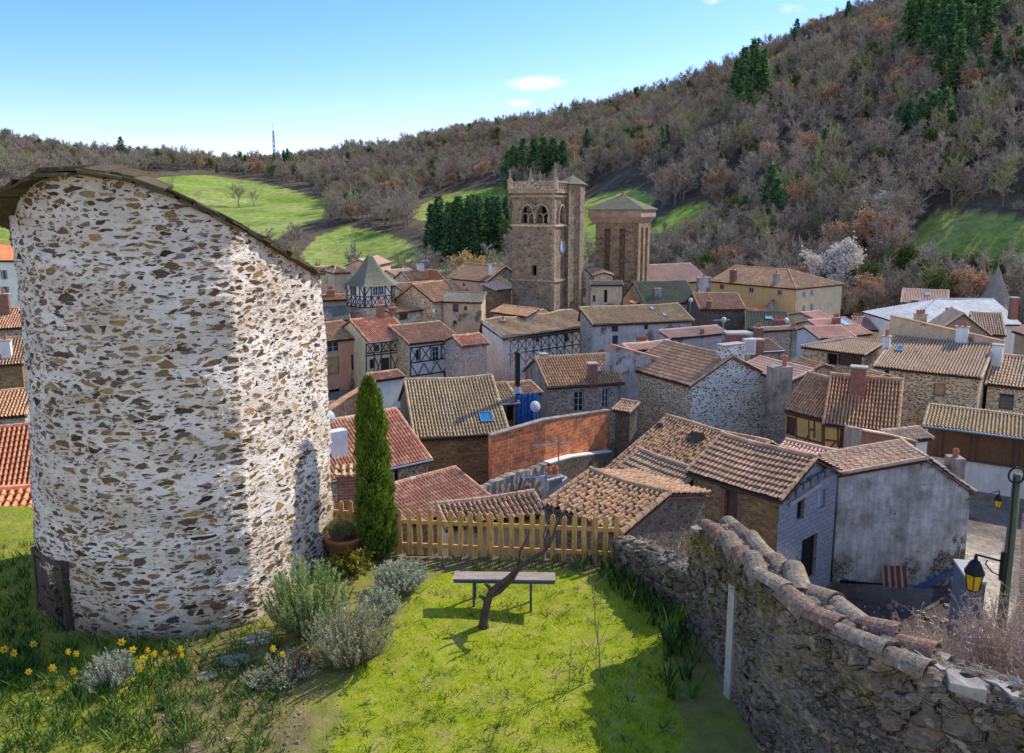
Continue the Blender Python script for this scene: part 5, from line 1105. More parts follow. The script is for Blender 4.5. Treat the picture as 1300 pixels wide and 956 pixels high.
# ------------------------------------------------------------------ yellow building, slate roofs, right background
h = House('yellow', 'long yellow plastered building with brown hipped roof', (900, 357), (1011, 367), 132, r1=None, W=13, ridge=(950, 338.5), wall='render_yellow', wr='render_cream', roof='tile_brown', jit=.08, base=-15, hip=(0, 6), pitch=.3)
for x, y in ((916, 364), (953.5, 368), (989.5, 371.5)): h.win('f', x - 3, y - 3, x + 3, y + 3.5, 'white')
for x, y0, y1 in ((1021, 370, 377), (1031, 368, 375), (1020.5, 388, 402), (1030.5, 386, 400)): h.win('r', x - 2, y0, x + 2, y1, 'blue')
h.chim(927, 934, 344, 358, 'brick_small', 1, plane='roof').chim(982, 988, 349, 360, 'render_cement', 1).build()
h = House('yellowW', 'long pinkish brown roof between keep and yellow building', (800, 362), (902, 357), 140, W=12, ridge=(858, 335), wall='render_yellow', roof='tile_pink', jit=.12, base=-15, pitch=.3); h.build()
h = House('yellowLean', 'white annex with sunlit orange lean-to roof before the yellow building', (960, 397), (1012, 389), 118, W=4, rf=1, ridge=(990, 386), wall='render_white', roof='tile_orange', jit=.1, base=-15); h.chim(975, 986, 385, 393, 'render_bluegrey', 2, plane='f').win('f', 1002, 396, 1005, 400, 'dark').build()
h = House('pinkFar', 'house with two-tone pink roof and brick chimney on its front wall', (1143, 384), (1204, 387), 125, W=9, ridge=(1182, 368), wall='render_beige', roof='tile_pink', jit=.08, base=-15); h.chim(1158, 1166, 382, 388, 'brick_small', 0, plane='f').skylight(1174, 371, 1181, 376, 'glass_sky').build()
h = House('slateBig', 'big pale blue-grey slate roof with hipped left side', (1150, 412), (1298, 412), 92, W=12, ridge=(1250, 379), wall='render_white', roof='slate_pale', kind='slate', jit=.3, base=-14, hip=(6.5, 0), pitch=.35, row=.28, amp=.01, lip=.02); h.build()
h = gable_house('slateGable', 'dark slate-hung gable with cluster of chimney pots beside it', (1186, 423), (1259, 426), (1223, 398), 78, 5, wall='slate_dark', roof='tile_pale', jit=.3, base=-14, row=.3)
h.build()
h = House('paleRoof', 'pale speckled tile roof running right from the dark slate-hung gable', (1236, 424), (1278, 426), 80, W=6, ridge=(1250, 397), wall='slate_dark', roof='tile_pale', jit=.3, base=-14); h.chim(1199, 1210, 399, 412, 'brick_small', 3, plane='ridge').build()
h = House('whiteR', 'cream house with tall brick chimney at the right edge', (1284, 420), (1350, 440), 84, W=9, ridge=(1300, 384), wall='render_cream', roof='tile_pink', jit=.2, base=-14); h.chim(1282, 1289, 382, 400, 'brick_small', 0, plane='f').build()
# pointed slate spire
pc = at_y(1263, 385, 118); za = at_y(1263, 338, 118).z
sp = thing('spire', 'steep pointed slate turret roof with metal tip at the right', 'turret', (pc.x, pc.y, -15)); mb = MB(); mb.lathe([(1.9, 0), (1.9, pc.z + 15)], n=8); mb.build('wall', MATS['render_beige'], sp)
mb = MB(); nn_ = 14; Hs = za - pc.z
pr = []
for i in range(nn_): pr += [(2.2 * (1 - i / nn_) + .06, pc.z + 15 + Hs * i / nn_), (2.2 * (1 - (i + 1) / nn_), pc.z + 15 + Hs * (i + 1) / nn_)]
mb.lathe(pr, n=8); mb.build('roof', MATS['slate_dark'], sp); mb = MB(); mb.lathe([(.3, -.8), (.06, 0), (.03, 1.1)], (0, 0, za + 15), 8); mb.build('finial', MATS['zinc'], sp)
# far left strip between frame edge and near tower
h = House('ledgeA', 'orange-red roof above white shuttered wall at the left edge', (-70, 331), (24, 331), 92, W=8, ridge=(-10, 310), wall='render_white', roof='tile_orange', jit=.1, base=-14); h.win('f', 3, 343, 7, 354, 'side').win('f', 4, 364, 9, 376, 'side').build()
h = House('ledgeB', 'stone house with red tile roof second from the top at the left edge', (-70, 420), (30, 416), 70, W=7, ridge=(-10, 393), wall='rubble_grey', roof='tile_red', jit=.15, base=-13); h.chim(2, 12, 378, 398, 'brick_small', 1).build()
h = House('ledgeC', 'shaded brick-red roof with white chimney at the left edge', (-70, 468), (30, 462), 60, W=7, ridge=(-10, 430), wall='rubble_brown', roof='tile_old', jit=.3, base=-13); h.chim(4, 14, 436, 452, 'render_white', 1).build()
h = House('ledgeD', 'low old tiled roof over a green dormer at the left edge', (-70, 535), (34, 527), 50, W=7, ridge=(-10, 497), wall='rubble_grey', roof='tile_old', jit=.4, base=-12.5); h.build()
h = House('ledgeE', 'bright orange-red tiled roof beside the near round tower', (-90, 636), (40, 622), 36, W=8, ridge=(-10, 543), wall='render_beige', roof='tile_orange', jit=.15, base=-12); h.build()
h = House('ledgeF', 'nearest orange-red tile roof low at the left edge', (-60, 668), (60, 656), 24, W=5, rf=1, ridge=(0, 622), wall='render_beige', roof='tile_orange', jit=.2, base=-9, pitch=.24); h.build()

free_wall('parapet_wall', 'grey party wall with sloping red coping between the window house and the pale gable', 'wall', [wpt(771, 447, 62.5), wpt(776, 438, 63), wpt(838, 455, 63)], -13, .4, 'render_bluegrey', cap='tile_red')
h = House('backLow', 'low pale tiled roof squeezed behind the red-coped party wall', (800, 446), (860, 440), 68, pit=18, ridge=(830, 434), wall='render_beige', roof='tile_pink', jit=.3, base=-13); h.build()
h = House('streetShed', 'shaded stone shed between the brick wall and the pale gabled house', (776, 520), (800, 524), 56, rf=1, pit=15, ridge=(788, 508), wall='rubble_dark', roof='tile_brown', jit=.5, base=-12.5); h.build()
h = House('gardenShed', 'low roof of old tiles before the half-timbered houses', (586, 440), (622, 436), 78, pit=22, ridge=(600, 424), wall='rubble_grey', roof='tile_red', jit=.3, base=-14); h.build()
h = House('fillA', 'small stone house with pale roof behind the long range', (668, 404), (700, 399), 98, pit=20, ridge=(684, 394), wall='rubble_grey', roof='tile_old', jit=.3, base=-14); h.build()
h = House('fillB', 'narrow house with rose plaster right of the dark slate gable', (1110, 412), (1146, 410), 105, pit=20, ridge=(1128, 400), wall='render_beige', roof='tile_old', jit=.3, base=-14); h.build()
h = House('fillC', 'low brown roof among chimney stacks in the middle of the village', (1000, 462), (1030, 470), 62, pit=18, ridge=(1020, 456), wall='rubble_grey', roof='tile_old', jit=.4, base=-13); h.build()
h = House('fillD', 'stone house with small windows behind the two orange half-timbered houses', (1092, 477), (1112, 482), 58, pit=18, ridge=(1105, 471), wall='rubble_gold', roof='tile_old', jit=.4, base=-13); h.build()

for i, (x0, x1, y0, y1, D, pots, mat, lab) in enumerate(((806, 822, 431, 440, 76, 4, 'brick_small', 'brick chimney stack with a cluster of orange pots before the grey stone range'), (1162, 1174, 397, 408, 84, 3, 'render_beige', 'beige chimney stack with three pots left of the slate gable'), (636, 641, 404, 414, 90, 1, 'brick_small', 'slim red chimney standing on the mossy half-timbered range'),
                         (1003, 1010, 413, 424, 86, 2, 'render_cement', 'grey chimney stack between stone wall and pink roofs'), (686, 694, 447, 456, 64, 0, 'brick_small', 'stubby brick chimney behind the left gable of the window house'), (1057, 1066, 402, 408, 96, 3, 'brick_small', 'low brick chimney with three pots above the skylight roof'))):
    p = at_y((x0 + x1) / 2, y1, D); k_ = p.length / F; t = thing('chimney_stack', lab, 'chimney', p, .1 * i); chimney_part(t, (0, 0, 0), (x1 - x0) * k_, .6, (y1 - y0) * k_ * .7, mat, pots, sink=2.5)
# ------------------------------------------------------------------ church tower
D0 = 112
pL = at_y(650, 400, D0 + 3.2); pC = at_y(703, 400, D0); pR = at_y(741, 400, D0 + 4.6)
zt = at_y(703, 243, D0).z; zb = -15.
ux = (pC - pL); ux.z = 0; Wf = ux.length; rz = math.atan2(ux.y, ux.x)
ch = thing('church_tower', 'square church belfry with pinnacled parapet, clock and stair turret', 'church tower', (pL.x, pL.y, zb), rz)
H = zt - zb; Ld = 9.4
def cz(y, D=D0): return at_y(703, y, D).z - zb
z1, z2, z3 = cz(286.5), cz(357), cz(262)
mb = MB(); bay = 2.05; xs_ = [(Wf * .22, Wf * .22 + bay), (Wf * .57, Wf * .57 + bay)]
zlo, zhi = z1 + .3, cz(262)
wall_sheet(mb, (0, 0, 0), (1, 0, 0), Wf, 0, H, [(a, zlo, b, zhi) for a, b in xs_] + [(Wf * .47, cz(351), Wf * .59, cz(338))], (0, 1, 0), depth=.9)
wall_sheet(mb, (Wf, 0, 0), (0, 1, 0), Ld, 0, H, [(Ld * .12, zlo, Ld * .33, zhi)], (-1, 0, 0), depth=.9)
wall_sheet(mb, (0, 0, 0), (0, 1, 0), Ld, 0, H, [(Ld * .25, zlo, Ld * .5, zhi), (Ld * .62, zlo, Ld * .85, zhi)], (1, 0, 0), depth=.9)
wall_sheet(mb, (0, Ld, 0), (1, 0, 0), Wf, 0, H, [(a, zlo, b, zhi) for a, b in xs_], (0, -1, 0), depth=.9)
mb.poly([(0, 0, z1 - .4), (Wf, 0, z1 - .4), (Wf, Ld, z1 - .4), (0, Ld, z1 - .4)]); mb.poly([(0, 0, H - .3), (Wf, 0, H - .3), (Wf, Ld, H - .3), (0, Ld, H - .3)])
mb.build('wall', MATS['church_stone'], ch)
def arch(side, s0, s1, zs, root):
    """pointed arch moulding with two sub-arches, a mullion and a column each side"""
    c = (s0 + s1) / 2; w = (s1 - s0) / 2
    P = (lambda s, z, d=-.12: (s, d, z)) if side == 'f' else (lambda s, z, d=-.12: (Wf - d, s, z))
    mb = MB(); n = 9; L1 = [(s0 - .12, zlo), (s0 - .12, zs)] + [(c - w * 1.06 * math.cos(t), zs + 1.9 * w * math.sin(t) ** .9) for t in np.linspace(0, math.pi / 2, n)]
    L2 = [(2 * c - a, b) for a, b in L1][::-1]
    mb.tube([P(a, b) for a, b in L1 + L2[1:]], .17, 5); mb.tube([P(a, b, .15) for a, b in L1 + L2[1:]], .14, 5); o = mb.build('arch_moulding', MATS['quoin_stone'], root)
    # spandrel filling the square head above the pointed arch
    mb = MB(); top = zhi + .03; cv = [(c - w * math.cos(t), zs + 1.75 * w * math.sin(t) ** .9) for t in np.linspace(0, math.pi / 2, n)]
    for sg in (1, -1):
        for (a, b), (a2, b2) in zip(cv, cv[1:]):
            A_, B2 = (c + sg * (a - c)), (c + sg * (a2 - c)); q = [P(A_, min(b, top), .05), P(B2, min(b2, top), .05), P(B2, top, .05), P(A_, top, .05)]
            mb.poly(q)
    mb.build('spandrel', MATS['church_stone'], root)
    mb = MB(); mb.tube([P(c, zlo, .3), P(c, zs + .2, .3)], .12, 6)
    for sg in (-1, 1): mb.tube([P(c + sg * w * .5 - w * .5 * math.cos(t), zs + .2 + .55 * math.sin(t), .3) for t in np.linspace(0, math.pi, 8)], .1, 5)
    mb.build('tracery', MATS['quoin_stone'], root)
for a, b in xs_: arch('f', a, b, zhi - 1.7, ch)
arch('r', Ld * .12, Ld * .33, zhi - 1.7, ch)
for z, h_, o_ in ((z1, .3, .22), (z2, .3, .2), (cz(249), .28, .22), (H, .4, .38)):
    mb = MB(); q = o_
    mb.box2((-q, -q, z - h_ / 2), (Wf + q, 0, z + h_ / 2)); mb.box2((Wf, 0, z - h_ / 2), (Wf + q, Ld + q, z + h_ / 2)); mb.box2((-q, 0, z - h_ / 2), (0, Ld + q, z + h_ / 2)); mb.build('string_course', MATS['quoin_stone' if z != z1 else 'rubble_gold'], ch)
# quoins on the near corner
mb = MB(); n = int(H / .55)
for i in range(n):
    a = .38 if i % 2 else .6; z0_ = H * i / n; q = .025
    mb.box2((Wf - a, -q, z0_ + .02), (Wf + q, .02, z0_ + H / n - .02)); mb.box2((Wf - .02, .021, z0_ + .02), (Wf + q, 1.0 - a, z0_ + H / n - .02))
mb.build('quoin', MATS['quoin_stone'], ch)
# pierced parapet, pinnacles
mb = MB(); zp = H + .2; hp = 1.25
def parapet(mb, p, q):
    p, q = Vector(p), Vector(q); L = (q - p).length; d = (q - p).normalized(); n = int(L / .8); w = L / n; up = Vector((0, 0, 1))
    mb.beam(p + up * (hp - .12), q + up * (hp - .12), .3, .22); mb.beam(p + up * .1, q + up * .1, .32, .2)
    for i in range(n + 1): mb.beam(p + d * w * i + up * .2, p + d * w * i + up * (hp - .23), .14, .16)
    for i in range(n):
        a = p + d * w * i + up * .2; b = p + d * w * (i + 1) + up * (hp - .23); a2 = p + d * w * (i + 1) + up * .2; b2 = p + d * w * i + up * (hp - .23); m_ = (a + b) / 2
        for e in (a, b, a2, b2): mb.beam(e + (m_ - e) * .0, m_ + (e - m_) * .3, .07, .09)
parapet(mb, (-.2, -.2, zp), (Wf + .2, -.2, zp)); parapet(mb, (Wf + .2, -.2, zp), (Wf + .2, Ld * .42, zp)); parapet(mb, (-.2, -.2, zp), (-.2, Ld, zp)); parapet(mb, (-.2, Ld, zp), (Wf, Ld, zp))
mb.build('parapet', MATS['quoin_stone'], ch)
for x, y in ((-.2, -.2), (Wf * .46, -.2), (Wf + .2, -.2), (-.2, Ld)):
    mb = MB(); mb.box((x, y, zp + .75), (.55, .55, 1.5)); mb.lathe([(.36, 1.5), (.38, 1.6), (.22, 1.75), (.16, 2.2), (.2, 2.3), (.05, 3.1)], (x, y, zp), 4); mb.build('pinnacle', MATS['quoin_stone'], ch)
# clock on the right flank
cy_ = 2.6; czk = cz(314.5); mb = MB()
mb.tube([(Wf + .0, cy_, czk), (Wf + .12, cy_, czk)], .85, 28); ck = mb.build('clock', MATS['dish'], ch); ck['label'] = 'round pale blue-white clock face with hands'
mb = MB(); mb.tube([(Wf + .125, cy_, czk), (Wf + .13, cy_, czk)], .74, 28); mb.build('dial', MATS['clock_white'], ck)
mb = MB()
for i in range(12):
    a = math.pi * i / 6; mb.beam((Wf + .15, cy_ + .56 * math.sin(a), czk + .56 * math.cos(a)), (Wf + .15, cy_ + .7 * math.sin(a), czk + .7 * math.cos(a)), .04, .07, up=(1, 0, 0))
mb.build('hour_mark', MATS['clock_blue'], ck)
mb = MB(); mb.beam((Wf + .17, cy_, czk), (Wf + .17, cy_ + .3, czk - .2), .04, .09, up=(1, 0, 0)); mb.beam((Wf + .19, cy_, czk), (Wf + .19, cy_ + .12, czk + .55), .04, .07, up=(1, 0, 0)); mb.build('clock_hand', MATS['clock_blue'], ck)
# stair turret at the back right corner, rising above
tx0 = Wf - .3; ty0 = Ld * .42; tz = at_y(725, 234, D0 + 3.5).z - zb
sq = [(tx0 - 1.2, ty0), (tx0 + .9, ty0 - .35), (tx0 + 1.55, ty0 + 2.0), (tx0 + 1.2, ty0 + 4.4), (tx0 - 1.2, ty0 + 4.8)]
mb = MB(); n = len(sq)
mb.add([(x, y, 0) for x, y in sq] + [(x, y, tz) for x, y in sq], [(i, (i + 1) % n, n + (i + 1) % n, n + i) for i in range(n)], 0); tu = mb.build('stair_turret', MATS['church_stone'], ch)
mb = MB(); c_ = (tx0 + .2, ty0 + 2.2); R_ = [((x - c_[0]) * 1.25 + c_[0], (y - c_[1]) * 1.25 + c_[1], tz + .05) for x, y in sq]; mb.add(R_ + [(c_[0], c_[1], tz + 1.35)], [(i, (i + 1) % n, n) for i in range(n)], 0); mb.poly(R_[::-1]); mb.build('turret_roof', MATS['slate_keep'], tu)
mb = MB()
for i in range(int(tz / .6)):
    a = .3 if i % 2 else .5; x, y = sq[1]; x2, y2 = sq[2]; d = Vector((x2 - x, y2 - y, 0)).normalized(); mb.beam((x, y, i * .6 + .02), (x, y, i * .6 + .57), .16 + a * .3, .16, up=(d.y, -d.x, 0))
    mb.beam((x2, y2, i * .6 + .02), (x2, y2, i * .6 + .57), .4 + a * .3, .4, up=(d.y, -d.x, 0))
mb.build('quoin', MATS['quoin_stone'], tu)
mb = MB(); mb.box2((tx0 - .1, ty0 - .3, z1 - .2), (tx0 + 1.2, ty0 + .0, z1 + .1)); mb.build('string_course', MATS['quoin_stone'], tu)
# bells seen through the openings
for i, (a, b) in enumerate(xs_):
    mb = MB(); mb.lathe([(.75, 0), (.62, .2), (.48, .7), (.4, 1.0), (.12, 1.15), (.1, 1.35)], ((a + b) / 2, 2.6, zlo + .9), 16); mb.build('bell', MATS['black_iron'], ch)
mb = MB(); mb.box2((.5, 2.4, zlo + 2.25), (Wf - .5, 2.8, zlo + 2.55)); mb.box2((.6, 2.3, z1 - .3), (.9, 2.9, zlo + 2.2)); mb.box2((Wf - .9, 2.3, z1 - .3), (Wf - .6, 2.9, zlo + 2.2)); mb.build('bell_frame', MATS['timber_dark'], ch)
# creeping plant at the foot
p = at_y(671, 402, D0 - 1.5)
b_ = gen_bush(71, 4.6, 1600, .05, .62); bo = b_.build('climbing_bush', MATS['twig'], None, (p.x, p.y, p.z - .6)); tag(bo, 'dome of pale leafless climber against the foot of the church tower', 'bush')
# nave pieces between the two towers
h = House('nave', 'narrow tall church gable wall with a slit window right of the stair turret', (742, 341), (752, 350), 118, W=5, ref=1, ridge=(745, 330), wall='rubble_gold', roof='tile_brown', jit=.1, base=-15, cat='church', name='church_wing'); h.build()
h = House('naveLow', 'low grey church annex with small dark window between the towers', (749, 362), (792, 362), 112, W=6, rf=1, ridge=(765, 357), wall='render_beige', roof='slate_dark', jit=.1, base=-15, cat='church', name='church_wing'); h.win('f', 752.5, 375, 756, 383, 'dark').win('f', 767, 368, 771, 384, 'hole').build()
# ------------------------------------------------------------------ keep
D1 = 126
kL = at_y(756, 370, D1 + 2.6); kC = at_y(805, 370, D1); kR = at_y(828, 370, D1 + 6)
ux = kC - kL; ux.z = 0; Wk = ux.length; rz = math.atan2(ux.y, ux.x); Lk = (kR - kC).xy.length
kt = thing('keep_tower', 'massive square keep with buttressed arcaded walls and low pyramid roof', 'keep', (kL.x, kL.y, -15), rz)
kz = lambda y: at_y(805, y, D1).z + 15
ze, za = kz(266.5), at_y(797, 247, D1 + 4.5).z + 15; zh = kz(283)
mb = MB(); wall_sheet(mb, (0, 0, 0), (1, 0, 0), Wk, 0, ze, [], (0, 1, 0)); wall_sheet(mb, (Wk, 0, 0), (0, 1, 0), Lk, 0, ze, [], (-1, 0, 0)); wall_sheet(mb, (0, 0, 0), (0, 1, 0), Lk, 0, ze, [], (1, 0, 0)); wall_sheet(mb, (0, Lk, 0), (1, 0, 0), Wk, 0, ze, [], (0, -1, 0)); mb.build('wall', MATS['keep_stone'], kt)
# pilasters with round arches between, carrying a projecting gallery
pj = .5
def bays(P, L, n, root):
    pw = 1.5
    for i in range(n + 1):
        c = pw / 2 + (L - pw) * i / n; mb = MB(); a, b = c - pw / 2, c + pw / 2
        q = [P(a, 0), P(b, 0), P(b, pj), P(a, pj)]; V = [(x, y, 0) for x, y in q] + [(x, y, zh) for x, y in q]
        mb.add(V, [(0, 1, 5, 4), (1, 2, 6, 5), (2, 3, 7, 6), (3, 0, 4, 7), (4, 5, 6, 7)], 0); mb.build('buttress', MATS['church_stone'], root)
    for i in range(n):
        c0 = pw + (L - pw) * i / n; c1 = (L - pw) * (i + 1) / n
        k2 = 2; mb = MB()
        for j in range(k2):
            s0, s1 = c0 + (c1 - c0) * j / k2, c0 + (c1 - c0) * (j + 1) / k2; r = (s1 - s0) / 2; m_ = (s0 + s1) / 2; pts = [(m_ - r * math.cos(t), zh - 1.1 + min(r, 1.0) * math.sin(t)) for t in np.linspace(0, math.pi, 9)]
            for (a, za_), (b, zb_) in zip(pts, pts[1:]):
                x, y = P(a, pj - .02); x2, y2 = P(b, pj - .02); mb.poly([(x, y, za_), (x2, y2, zb_), (x2, y2, zh), (x, y, zh)])
                u, v_ = P(a, .01); u2, v2 = P(b, .01); mb.poly([(x, y, za_), (u, v_, za_), (u2, v2, zb_), (x2, y2, zb_)])
        mb.build('arch', MATS['church_stone'], root)
bays(lambda s, d: (s, -d), Wk, 2, kt); bays(lambda s, d: (Wk + d, s), Lk, 2, kt)
def ring(o, z0, z1, mat, name):
    mb = MB(); mb.box2((-o, -o, z0), (Wk + o, Lk + o, z1)); return mb.build(name, MATS[mat], kt)
mb = MB(); o1, o2 = pj + .05, pj + .6
q1 = [(-o1, -o1), (Wk + o1, -o1), (Wk + o1, Lk + o1), (-o1, Lk + o1)]; q2 = [(-o2, -o2), (Wk + o2, -o2), (Wk + o2, Lk + o2), (-o2, Lk + o2)]
V = [(x, y, zh + .01) for x, y in q1] + [(x, y, zh + .9) for x, y in q2] + [(x, y, ze) for x, y in q2]
mb.add(V, [(3, 2, 1, 0)] + [(i, (i + 1) % 4, 4 + (i + 1) % 4, 4 + i) for i in range(4)] + [(4 + i, 4 + (i + 1) % 4, 8 + (i + 1) % 4, 8 + i) for i in range(4)] + [(8, 9, 10, 11)]); mb.build('gallery', MATS['quoin_keep'], kt)
mb = MB(); oo = o2 + .3; cxk, cyk = Wk / 2, Lk / 2; rg3 = np.random.default_rng(8)
ap = np.array([cxk, cyk, za])
for k_, (a, b) in enumerate((((-oo, -oo), (Wk + oo, -oo)), ((Wk + oo, -oo), (Wk + oo, Lk + oo)), ((Wk + oo, Lk + oo), (-oo, Lk + oo)), ((-oo, Lk + oo), (-oo, -oo)))):
    a = np.array([*a, ze + .12]); b = np.array([*b, ze + .12]); U = (b - a); L_ = np.linalg.norm(U); U /= L_; m_ = (a + b) / 2; Vv = ap - m_; lv = np.linalg.norm(Vv); Vv /= lv
    tile_slope(mb, a, U, Vv, [(0, 0), (L_, 0), (L_ / 2, lv)], 'slate', .4, .35, .012, .03, .2, 30 + k_)
mb.box2((-oo, -oo, ze + .01), (Wk + oo, Lk + oo, ze + .1)); mb.build('roof', MATS['slate_keep'], kt)
mb = MB(); mb.lathe([(.3, -.1), (.22, .3), (.12, .6)], (cxk, cyk, za), 8); mb.build('finial', MATS['terracotta'], kt)
h = House('keepFoot', 'sunlit pale orange roof at the foot of the keep', (806, 386), (836, 376), 112, W=5, rf=1, ridge=(826, 375), wall='render_rose', roof='tile_orange', jit=.1, base=-15); h.build()
# aerials and dishes on the roofs ------------------------------------------
def dish(px, py, D, r, label, pole=0, az=-40):
    p = at_y(px, py, D); t = thing('satellite_dish', label, 'satellite dish', p, R(az)); mb = MB()
    mb.lathe([(0, .12), (r * .5, .09), (r * .85, .03), (r, 0), (r * .97, -.02), (r * .5, .06), (0, .09)], (0, 0, 0), 20); o = mb.build('reflector', MATS['dish'], t); o.rotation_euler = (R(70), 0, 0)
    mb = MB(); mb.tube([(0, .1, -pole - .6), (0, .1, .05)], .04, 6); mb.tube([(0, .08, -r * .6), (0, -r * .9, -r * .25)], .025, 5); mb.build('mast', MATS['zinc'], t)
dish(679.5, 516, 52, .38, 'large white satellite dish beside the blue tarpaulin', 1.5, 25)
dish(419.5, 529, 42, .34, 'white satellite dish against the edge of the near round tower', 1.0, 60)
dish(919, 406, 76, .27, 'pale satellite dish high on a mast above the red tiled grey-walled house', 3.0, 10)
dish(877, 381, 100, .3, 'small bluish satellite dish on the dark stone house with weeds', 1.0, 10)
dish(999, 407, 90, .35, 'white satellite dish beside the row of four orange pots', 1.0, 30)
dish(1176, 391, 118, .5, 'white satellite dish on the front wall of the two-tone pink roof house', .5, 10)
def aerial(px, ytop, ybot, D, label, rz=0, w=.9):
    p = at_y(px, ybot, D); q = at_y(px, ytop, D); hh = q.z - p.z; t = thing('tv_aerial', label, 'aerial', p, rz); mb = MB(); mb.tube([(0, 0, -.5), (0, 0, hh)], .04, 5); mb.build('mast', MATS['zinc'], t)
    mb = MB(); mb.tube([(-w, 0, hh - .15), (w * .6, 0, hh - .15)], .025, 4)
    for i in range(7): x = -w + w * 1.6 * i / 6; mb.tube([(x, -.3, hh - .15), (x, .3, hh - .15)], .018, 4)
    mb.build('antenna', MATS['zinc'], t)
for a in ((709, 560, 600, 46, 'large tv aerial standing in front of the orange brick wall', .3, 1.6), (416, 392, 409, 86, 'tv aerial on the dark slate roof by the near round tower', .3), (540, 330, 340, 126, 'tv aerial over the far brown roof', .8), (570, 333, 350, 120, 'tv aerial left of the pink walled house', .2), (446, 322, 345, 140, 'tv aerial left of the turret roof against the green slope', 1.0),
          (934, 372, 384, 100, 'tv aerial in front of the yellow wall', .2), (693, 600, 648, 29, 'white tv aerial mast rising behind the fence by the whitewashed wall', .2), (1062, 568, 582, 42, 'tv aerial before the ochre wall', .4), (917, 404, 444, 66, 'tall thin mast left of the wide brick stack', .2)): aerial(*a)
# ------------------------------------------------------------------ garden terrace
def gz_(x, y): return .05 * np.sin(np.asarray(x) * 1.1 + .4) * np.cos(np.asarray(y) * .9) + .02 * np.sin(np.asarray(x) * 3.1) * np.sin(np.asarray(y) * 2.7)
def gp(px, py):
    p = at_z(px, py, 0); return Vector((p.x, p.y, float(gz_(p.x, p.y))))
GPOLY = [(-12, -3), (5.6, -3), (5.3, 3.2), (4.0, 6.55), (2.75, 9.9), (2.35, 10.9), (1.98, 12.5), (-2.1, 13.12), (-3.7, 13.6), (-5.2, 14.2), (-6.5, 15.2), (-12, 15.2)]
nx, ny = 150, 170; xs_ = np.linspace(-12, 5.6, nx); ys_ = np.linspace(-3, 17.5, ny); GXX, GYY = np.meshgrid(xs_, ys_)
ins = inpoly(GXX, GYY, GPOLY); Zg = gz_(GXX, GYY)
V = np.stack([GXX, GYY, Zg], -1).reshape(-1, 3); ii = (np.arange(ny - 1)[:, None] * nx + np.arange(nx - 1)[None, :]).ravel(); Q = np.stack([ii, ii + 1, ii + nx + 1, ii + nx], -1)
Q = Q[inpoly(V[Q].mean(1)[:, 0], V[Q].mean(1)[:, 1], GPOLY)]
gpx, gpy = proj(V[:, 0], V[:, 1], V[:, 2])
GRASS = [(395, 1010), (440, 866), (462, 835), (505, 790), (528, 748), (560, 728), (640, 722), (720, 724), (770, 735), (830, 770), (858, 867), (880, 1010)]
EARTH = [(190, 1000), (200, 820), (250, 800), (330, 805), (390, 830), (390, 1000)]
tg = np.where(inpoly(gpx, gpy, GRASS), 1., np.where(inpoly(gpx, gpy, EARTH), .25, .5))
tg = np.where(gpx < 200, .75, tg); tg = np.where((gpy < 724) & (gpx > 480), .12, tg)
mb = MB(); mb.add(V, Q, 0, tg)
k = NT('garden_soil'); v = k.coord('Object'); soil = k.mix(1., (.22, .16, .1), k.ramp(k.noise(v, 5, 8, .75), [(.3, .45), (.7, 1.6)]), 'MULTIPLY')
gcol = k.ramp(k.noise(v, 3, 6, .7), [(.3, (.2, .26, .012)), (.5, (.36, .42, .02)), (.7, (.52, .44, .12))])
k.color(k.mix(k.math('MULTIPLY', k.math('ADD', k.attr(), k.math('SUBTRACT', k.noise(v, 2.2, 4), .5)), .9, True), soil, gcol)); k.bump(k.noise(v, 22, 6, .8), .9, .04); k.rough(1, .05)
tag(mb.build('lawn', MATS['garden_soil'], smooth=True), kind='structure')
mb = MB()
for (a, b), (c, d) in zip(GPOLY, GPOLY[1:] + GPOLY[:1]):
    za, zb2 = float(ground(a, b)) - 2.5, float(ground(c, d)) - 2.5; mb.poly([(a, b, za), (c, d, zb2), (c, d, -.03), (a, b, -.03)])
tag(mb.build('terrace_wall', MATS['rubble_dark']), kind='structure')
# ------------------------------------------------------------------ near round tower
TD, TAZ, TR_ = 13.57, R(-22.75), 2.14
tcx, tcy = TD * math.sin(TAZ), TD * math.cos(TAZ); toC = math.atan2(-tcy, -tcx)
# the plan is round but for a flatter stretch on the sunny side
C0, C1 = .32, 1.5
def plan(th):
    th = (np.asarray(th, float) + math.pi) % (2 * math.pi) - math.pi; f = math.cos((C1 - C0) / 2) / np.cos(np.clip(th, C0, C1) - (C0 + C1) / 2); inn = (th > C0) & (th < C1); return np.where(inn, f * .8 + .2, 1.)
def trad(z, th=0): return (TR_ + .12 * max(0, 1 - z / 6.0)) * float(plan(th))
def tpt(th, z, dr=0): a = toC + th; r = trad(z, th) + dr; return (tcx + r * math.cos(a), tcy + r * math.sin(a), z)
EDGE = [(17, 268), (24, 250), (40, 234), (66, 222), (110, 221), (160, 230), (220, 251), (290, 285), (350, 318), (398, 347), (408, 356)]
ths = np.linspace(-1.42, 1.42, 120); ze_ = []
for th in ths:
    z = 5.8
    for _ in range(6):
        x, y, _z = tpt(th, z); px, py = proj(x, y, z); tgt = np.interp(px, [e[0] for e in EDGE], [e[1] for e in EDGE]); z += (py - tgt) / F * math.hypot(x, y)
    ze_.append(z)
ze_ = np.array(ze_)
def zrim(th):
    th = (th + math.pi) % (2 * math.pi) - math.pi
    if abs(th) <= 1.42: return float(np.interp(th, ths, ze_))
    f = (abs(th) - 1.42) / (math.pi - 1.42); zb_ = 4.7; return float((ze_[-1] if th > 0 else ze_[0]) * (1 - f) + zb_ * f)
tw = thing('round_tower', 'near round rubble tower with thick white mortar and slanting slate roof', 'tower', (tcx, tcy, 0))
